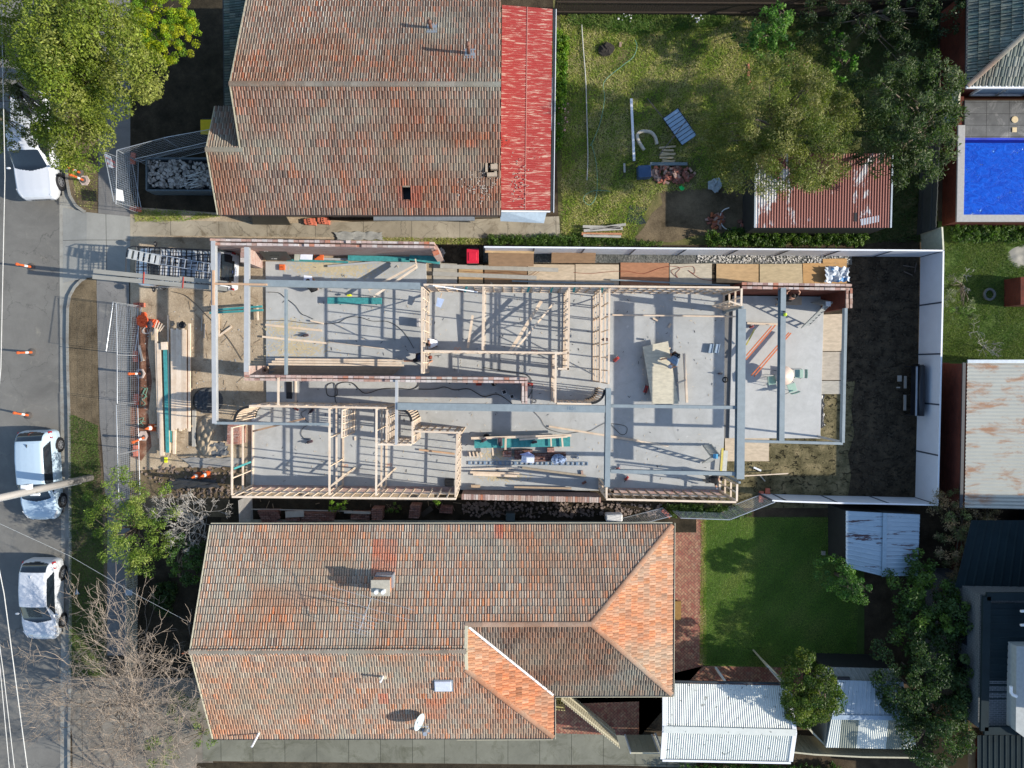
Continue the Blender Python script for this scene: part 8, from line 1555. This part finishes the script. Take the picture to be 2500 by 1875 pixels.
tree('scruffy_bush', 'brownish twiggy bush between the white fence corner and the grey garage', (2320, 1290), [(2310, 1230, 2.0, .8), (2350, 1270, 2.2, .9), (2390, 1250, 2.2, .8), (2320, 1330, 2.0, .9), (2350, 1380, 1.8, .8), (2420, 1265, 2.0, .6), (2330, 1420, 1.8, .7)], 26, .26, 80, .11, [(.30, .22, .13), (.22, .18, .09), (.16, .19, .07), (.34, .22, .12)], .08, cat='bush', asp=4, shell=.3, hb=.8)
tree('palm_shrub', 'spiky green plant by the white rear fence on the right yard lawn', (2340, 700), [(2325, 690, .8, .5), (2340, 740, .9, .7), (2350, 780, .7, .6), (2320, 720, .6, .4)], 26, .2, 40, .17, [(.14, .19, .06), (.1, .17, .03), (.2, .22, .12)], .05, cat='shrub', asp=4, shell=.3, hb=.2)
tree('weed', 'bright green weed sprouting in the side passage below the left frames', (825, 1245), [(820, 1228, .8, .3), (835, 1235, .7, .28), (812, 1240, .6, .2)], 60, .12, 40, .1, [(.2, .34, .03), (.13, .25, .03)], .03, cat='weed', asp=3, hb=.3, shell=.3); tree('weed', 'small fern green weed on the passage wall beside the taller brick stack', (955, 1240), [(950, 1236, .5, .3), (970, 1240, .4, .2)], 60, .12, 40, .09, [(.10, .2, .03), (.14, .24, .04)], .03, cat='weed', asp=3, hb=.2, shell=.3); tree('weed', 'lime green weed tuft beside the dark board in the passage', (1065, 1236), [(1064, 1232, .6, .25)], 60, .12, 60, .1, [(.28, .42, .06), (.2, .34, .04)], .03, cat='weed', asp=2, hb=.2, shell=.3)
# low hedging masses --------------------------------------------------------
def hedge(label, px, n, h, ls, pal, asp=2.2, name='hedge'):
    pl = [(p.x, p.y) for p in PX(px)]; xs = [p[0] for p in pl]; ys = [p[1] for p in pl]; x = rng.uniform(min(xs), max(xs), n * 4); y = rng.uniform(min(ys), max(ys), n * 4); m = inpoly(x, y, pl); x, y = x[m][:n], y[m][:n]
    C = np.stack([x, y, rng.uniform(.1, h, len(x))], 1); V, Q, c = leaves(C, np.full(len(x), .16), 26, ls, pal, asp, .3, .5); return tag(npmesh(name, V, Q, m_leaf, None, c), label, 'hedge')
GG = [(.085, .16, .025), (.13, .21, .035), (.06, .12, .02)]
hedge('green weedy strip along the lower wall of the rusty shed', [(1720, 565), (1860, 562), (2100, 560), (2105, 600), (1880, 602), (1720, 600)], 420, .5, .12, GG, name='weed_strip'); hedge('green grassy strip above the white fence beside the old path', [(1195, 578), (1370, 575), (1560, 590), (1640, 598), (1380, 602), (1190, 600)], 300, .2, .14, GG, 5, 'weed_strip')
hedge('lush green plants with pink flowers along the red lean-to', [(1348, 75), (1385, 90), (1382, 190), (1368, 360), (1350, 380), (1345, 200)], 300, .5, .13, [(.14, .27, .02), (.22, .34, .03), (.09, .19, .02)]); hedge('dark green hedge along the bottom edge behind the white shed', [(1650, 1858), (2075, 1862), (2080, 1900), (1650, 1900)], 420, .9, .11, [(.05, .13, .02), (.08, .18, .03)], name='hedge')
hedge('dark green plants in the narrow brick garden below the long frame', [(1620, 1232), (1800, 1234), (1830, 1255), (1800, 1262), (1640, 1258)], 200, .4, .12, [(.07, .12, .02), (.1, .16, .03)]); hedge('green bank along the pool wall at the edge of the right yard', [(2310, 556), (2520, 556), (2520, 590), (2320, 592)], 240, .4, .12, GG, name='weed_strip')
hedge('dim green shrubs in the front garden of the lower house', [(440, 1420), (420, 1500), (380, 1470), (390, 1420)], 120, .5, .12, [(.04, .08, .02), (.06, .1, .02)])
# grass ------------------------------------------------------------------
def grass(label, px, n, L, pal, w=.03, holes=(), z=.0, patchy=None):
    pl = [(p.x, p.y) for p in PX(px)]; xs = [p[0] for p in pl]; ys = [p[1] for p in pl]; x = rng.uniform(min(xs), max(xs), n); y = rng.uniform(min(ys), max(ys), n); m = inpoly(x, y, pl)
    for hp in holes: m &= ~inpoly(x, y, [(p.x, p.y) for p in PX(hp)])
    f = np.sin(x * 1.7 + 1.3 * np.sin(y * .9)) + np.sin(y * 2.3 + 1.1 * np.sin(x * 1.3)) + .8 * np.sin(x * 4.1 - y * 3.3)
    if patchy is not None: m &= (f + rng.normal(0, .8, n)) > patchy
    x, y, f = x[m], y[m], f[m]; N = len(x); a = rng.uniform(0, 2 * PI, N); l = L * rng.uniform(.5, 1.4, N); ln = rng.uniform(.4, 1.0, N); dx, dy = np.cos(a), np.sin(a)
    B1 = np.stack([x - dy * w / 2, y + dx * w / 2, np.full(N, z)], 1); B2 = np.stack([x + dy * w / 2, y - dx * w / 2, np.full(N, z)], 1); T = np.stack([x + dx * l * ln, y + dy * l * ln, z + l * (1.1 - ln * .7)], 1)
    V = np.stack([B1, B2, T], 1).reshape(-1, 3); Q = np.arange(N * 3).reshape(N, 3); p = np.array(pal); k = np.clip(((f + 2.8) / 5.6 + rng.normal(0, .16, N)) * len(p), 0, len(p) - 1).astype(int); c = p[k] * rng.uniform(.7, 1.3, (N, 1))
    return tag(npmesh('grass', V, Q, m_leaf, None, c), label, 'grass', kind='stuff')
YG = [(.19, .31, .03), (.28, .37, .045), (.37, .41, .08), (.50, .46, .17), (.62, .52, .28), (.29, .37, .06)]
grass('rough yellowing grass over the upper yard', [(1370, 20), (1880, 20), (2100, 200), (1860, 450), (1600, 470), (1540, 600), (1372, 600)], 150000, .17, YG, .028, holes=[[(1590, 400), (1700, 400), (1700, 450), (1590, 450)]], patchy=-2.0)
grass('thick green tussocks along the top of the upper yard', [(1400, 5), (1760, 5), (1780, 60), (1560, 85), (1390, 60)], 12000, .35, [(.08, .16, .03), (.12, .22, .04), (.18, .24, .06)], .04)
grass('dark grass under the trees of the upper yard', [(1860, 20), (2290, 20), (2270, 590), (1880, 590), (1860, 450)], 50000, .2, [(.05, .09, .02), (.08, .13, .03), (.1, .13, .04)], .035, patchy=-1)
grass('short green lawn behind the orange roofed house', [(1722, 1264), (2100, 1264), (2090, 1600), (1960, 1632), (1722, 1622)], 110000, .07, [(.13, .25, .03), (.17, .31, .04), (.22, .34, .055), (.28, .34, .08)], .02)
grass('green grass of the right yard', [(2292, 590), (2520, 590), (2520, 880), (2292, 880)], 45000, .12, [(.09, .17, .025), (.14, .22, .04), (.2, .25, .06), (.13, .2, .03)], .025, holes=[[(2455, 600), (2520, 605), (2520, 655), (2470, 640)]], patchy=-1.9)
grass('green verge grass around the power pole', [(172, 1010), (240, 1040), (240, 1090), (250, 1180), (258, 1650), (170, 1650)], 42000, .09, [(.10, .12, .04), (.09, .15, .03), (.12, .19, .035), (.15, .2, .05)], .025, patchy=-1.6)
grass('sparse dry grass on the upper verges', [(172, 400), (240, 400), (236, 515), (190, 500)], 6000, .08, YG, .02, patchy=0); grass('ragged grass between the old path and the top house', [(330, 512), (460, 515), (540, 528), (440, 540), (330, 540)], 6000, .12, YG, .025, patchy=-1); grass('ragged weeds along the edge of the old path', [(900, 580), (1200, 582), (1200, 596), (900, 596)], 4000, .1, YG, .025, patchy=-.5)
grass('weeds at the joint between the brick paving and the lawn', [(1712, 1266), (1724, 1266), (1724, 1622), (1708, 1622)], 5000, .1, YG, .02)
# bare trees ----------------------------------------------------------------
def bare(label, base, tops, n, r0, m, seed=0, spread=.55, hb=1.4, ln=1.15, name='bare_tree'):
    random.seed(seed); g = P(*base, 0); t = thing(name, label, 'tree', tuple(g)); b = MB(); tw = MB()
    b.tube([g, g + Vector((.05, .03, hb * .6)), g + Vector((0, 0, hb))], [r0, r0 * .9, r0 * .8], 10); 
    def grow(p, d, l, r, lev):
        q = p; pts = [p]; rr = [r]
        for k in range(3): d = (d + Vector((random.gauss(0, .22), random.gauss(0, .22), random.gauss(0, .1) + .02))).normalized(); q = q + d * l / 3; pts.append(q); rr.append(r * (1 - .13 * (k + 1)))
        (b if lev < 2 else tw).tube(pts, rr, 6 if lev < 2 else 3, False)
        if lev >= n: return
        for k in range(3 if lev < 3 else random.choice((2, 3, 3))):
            nd = (d + Vector((random.gauss(0, spread), random.gauss(0, spread), random.gauss(0, .35) + .05))).normalized(); grow(pts[random.choice((2, 3, 3))], nd, l * random.uniform(.5, .78), max(.0075, r * .5), lev + 1)
    top = g + Vector((0, 0, hb))
    for (u, v, h) in tops: d = (P(u, v, h) - top); grow(top, d.normalized(), d.length * .55, r0 * .5, 1)
    b.build('trunk', m, t, True); tw.build('twigs', m, t); random.seed(99)
m_twig = mat('grey_brown_twig', (.27, .22, .175, 1), .9); m_twig2 = mat('pale_grey_twig', (.40, .37, .33, 1), .9)
bare('large bare branching tree in front of the street end of the orange roof', (345, 1690), [(250, 1560, 4.0), (330, 1540, 4.6), (420, 1580, 4.2), (240, 1680, 4.2), (430, 1680, 4.4), (270, 1780, 4.0), (360, 1790, 4.4), (440, 1760, 4.0), (320, 1640, 5.2), (390, 1650, 5), (200, 1740, 3.4), (340, 1720, 5), (290, 1600, 4.6), (370, 1560, 4.4), (230, 1620, 3.8), (300, 1720, 4.6), (400, 1720, 4.8), (450, 1640, 4.2), (210, 1800, 3.4), (300, 1830, 3.8), (400, 1820, 4.2), (260, 1730, 4.2), (350, 1600, 5)], 6, .12, m_twig, 4, hb=1.3)
bare('bare tree crown reaching in at the bottom edge above the pale driveway', (380, 1900), [(300, 1860, 3.5), (380, 1850, 3.8), (440, 1845, 3.8), (240, 1870, 3.2), (480, 1860, 3.5)], 6, .08, m_twig, 9, hb=1.2)
bare('pale bare shrub beside the slatted screen at the corner of the building plot', (500, 1262), [(420, 1230, 2.2), (450, 1290, 2.4), (500, 1225, 2.4), (540, 1260, 2.3), (530, 1310, 2.2), (470, 1250, 2.9), (400, 1270, 2)], 6, .07, m_twig2, 12, hb=.5)
bare('little bare shrub on the right yard lawn above the garage roof', (2400, 850), [(2360, 840, .9), (2400, 825, 1.1), (2440, 845, .9), (2420, 870, .8)], 4, .03, m_twig2, 3, hb=.2, name='bare_shrub')
bare('leafless creeper by the spiky plant along the rear fence', (2340, 690), [(2350, 680, .8), (2365, 710, .7), (2345, 660, .8)], 4, .02, m_twig2, 5, hb=.2, name='bare_shrub')
# pale leaf litter dots and white flowers
def dots(name, label, px, n, s, m, h=(.1, .3), cat='flowers'):
    pl = [(p.x, p.y) for p in PX(px)]; xs = [p[0] for p in pl]; ys = [p[1] for p in pl]; b = MB()
    for _ in range(n):
        x, y = random.uniform(min(xs), max(xs)), random.uniform(min(ys), max(ys))
        if inpoly(np.array([x]), np.array([y]), pl)[0]: b.blob((x, y, random.uniform(*h)), s * random.uniform(.6, 1.3), 5, 3, .2)
    return tag(b.build(name, m), label, cat, kind='stuff')
dots('flowers', 'white flower heads among the tussocks at the top of the yard', [(1505, 20), (1540, 20), (1545, 60), (1500, 50)], 30, .05, m_refl); dots('flowers', 'second patch of white flower heads at the top of the yard', [(1680, 30), (1715, 35), (1712, 65), (1680, 60)], 20, .05, m_refl); dots('flowers', 'pink flower heads along the red lean-to', [(1360, 250), (1390, 250), (1385, 310), (1360, 370)], 26, .05, mat('pink_petal', (.6, .3, .3, 1)), (.3, .6))
def sticks(name, label, px, n, L, z, m, cat):
    pl = [(p.x, p.y) for p in PX(px, z)]; xs = [p[0] for p in pl]; ys = [p[1] for p in pl]; b = MB()
    for _ in range(n):
        x, y, a, l = random.uniform(min(xs), max(xs)), random.uniform(min(ys), max(ys)), random.uniform(0, 3.14), L * random.uniform(.3, 1.3)
        if inpoly(np.array([x]), np.array([y]), pl)[0]: b.bar((x, y, z + .01), (x + l * math.cos(a), y + l * math.sin(a), z + .012), random.uniform(.012, .035), .012)
    return tag(b.build(name, m), label, cat, kind='stuff')
sticks('debris', 'thin sticks and offcuts strewn over the sandy soil before the slab', [(470, 700), (640, 700), (610, 1000), (480, 1120), (400, 1120)], 150, .35, .01, mat('dry_stick', (.30, .22, .14, 1), .9, rnd=.2), 'debris')
sticks('debris', 'tiny wood chips and nails littering the slab', [(655, 650), (1035, 650), (1760, 730), (1755, 1180), (620, 1180), (655, 900)], 420, .10, .102, mat('chip', (.62, .52, .38, 1), .9), 'debris')
sticks('debris', 'dark scuffs of scrap lying about the slab', [(655, 650), (1035, 650), (1760, 730), (1755, 1180), (620, 1180), (655, 900)], 200, .12, .102, mat('scrap', (.10, .10, .10, 1), .9), 'debris')
sticks('debris', 'broken sticks on the muddy bank and side passage', [(330, 1130), (600, 1130), (600, 1262), (1700, 1262), (1700, 1228), (560, 1222)], 160, .4, .02, MATS['dry_stick'], 'debris')
# sawdust on slab
b = MB(); random.seed(5)
for (cu, cv, ru, rv, n) in ((790, 652, 80, 16, 1300), (700, 800, 50, 20, 700), (730, 850, 70, 24, 1000), (850, 660, 70, 22, 700), (1230, 1110, 70, 12, 500), (1230, 1165, 60, 10, 400)):
    for _ in range(n): u, v = random.gauss(cu, ru * .5), random.gauss(cv, rv * .5); p = P(u, v, .104); s = random.uniform(.015, .06); a = random.uniform(0, 3); b.add([p + Vector((s * math.cos(a + k * 1.6), s * .6 * math.sin(a + k * 1.6), random.uniform(0, .002))) for k in range(4)], [(0, 1, 2, 3)])
tag(b.build('sawdust', mat('sawdust', (.50, .42, .27, 1), 1)), 'thin drifts of sawdust lying on the slab around the cut timber', 'sawdust', kind='stuff')
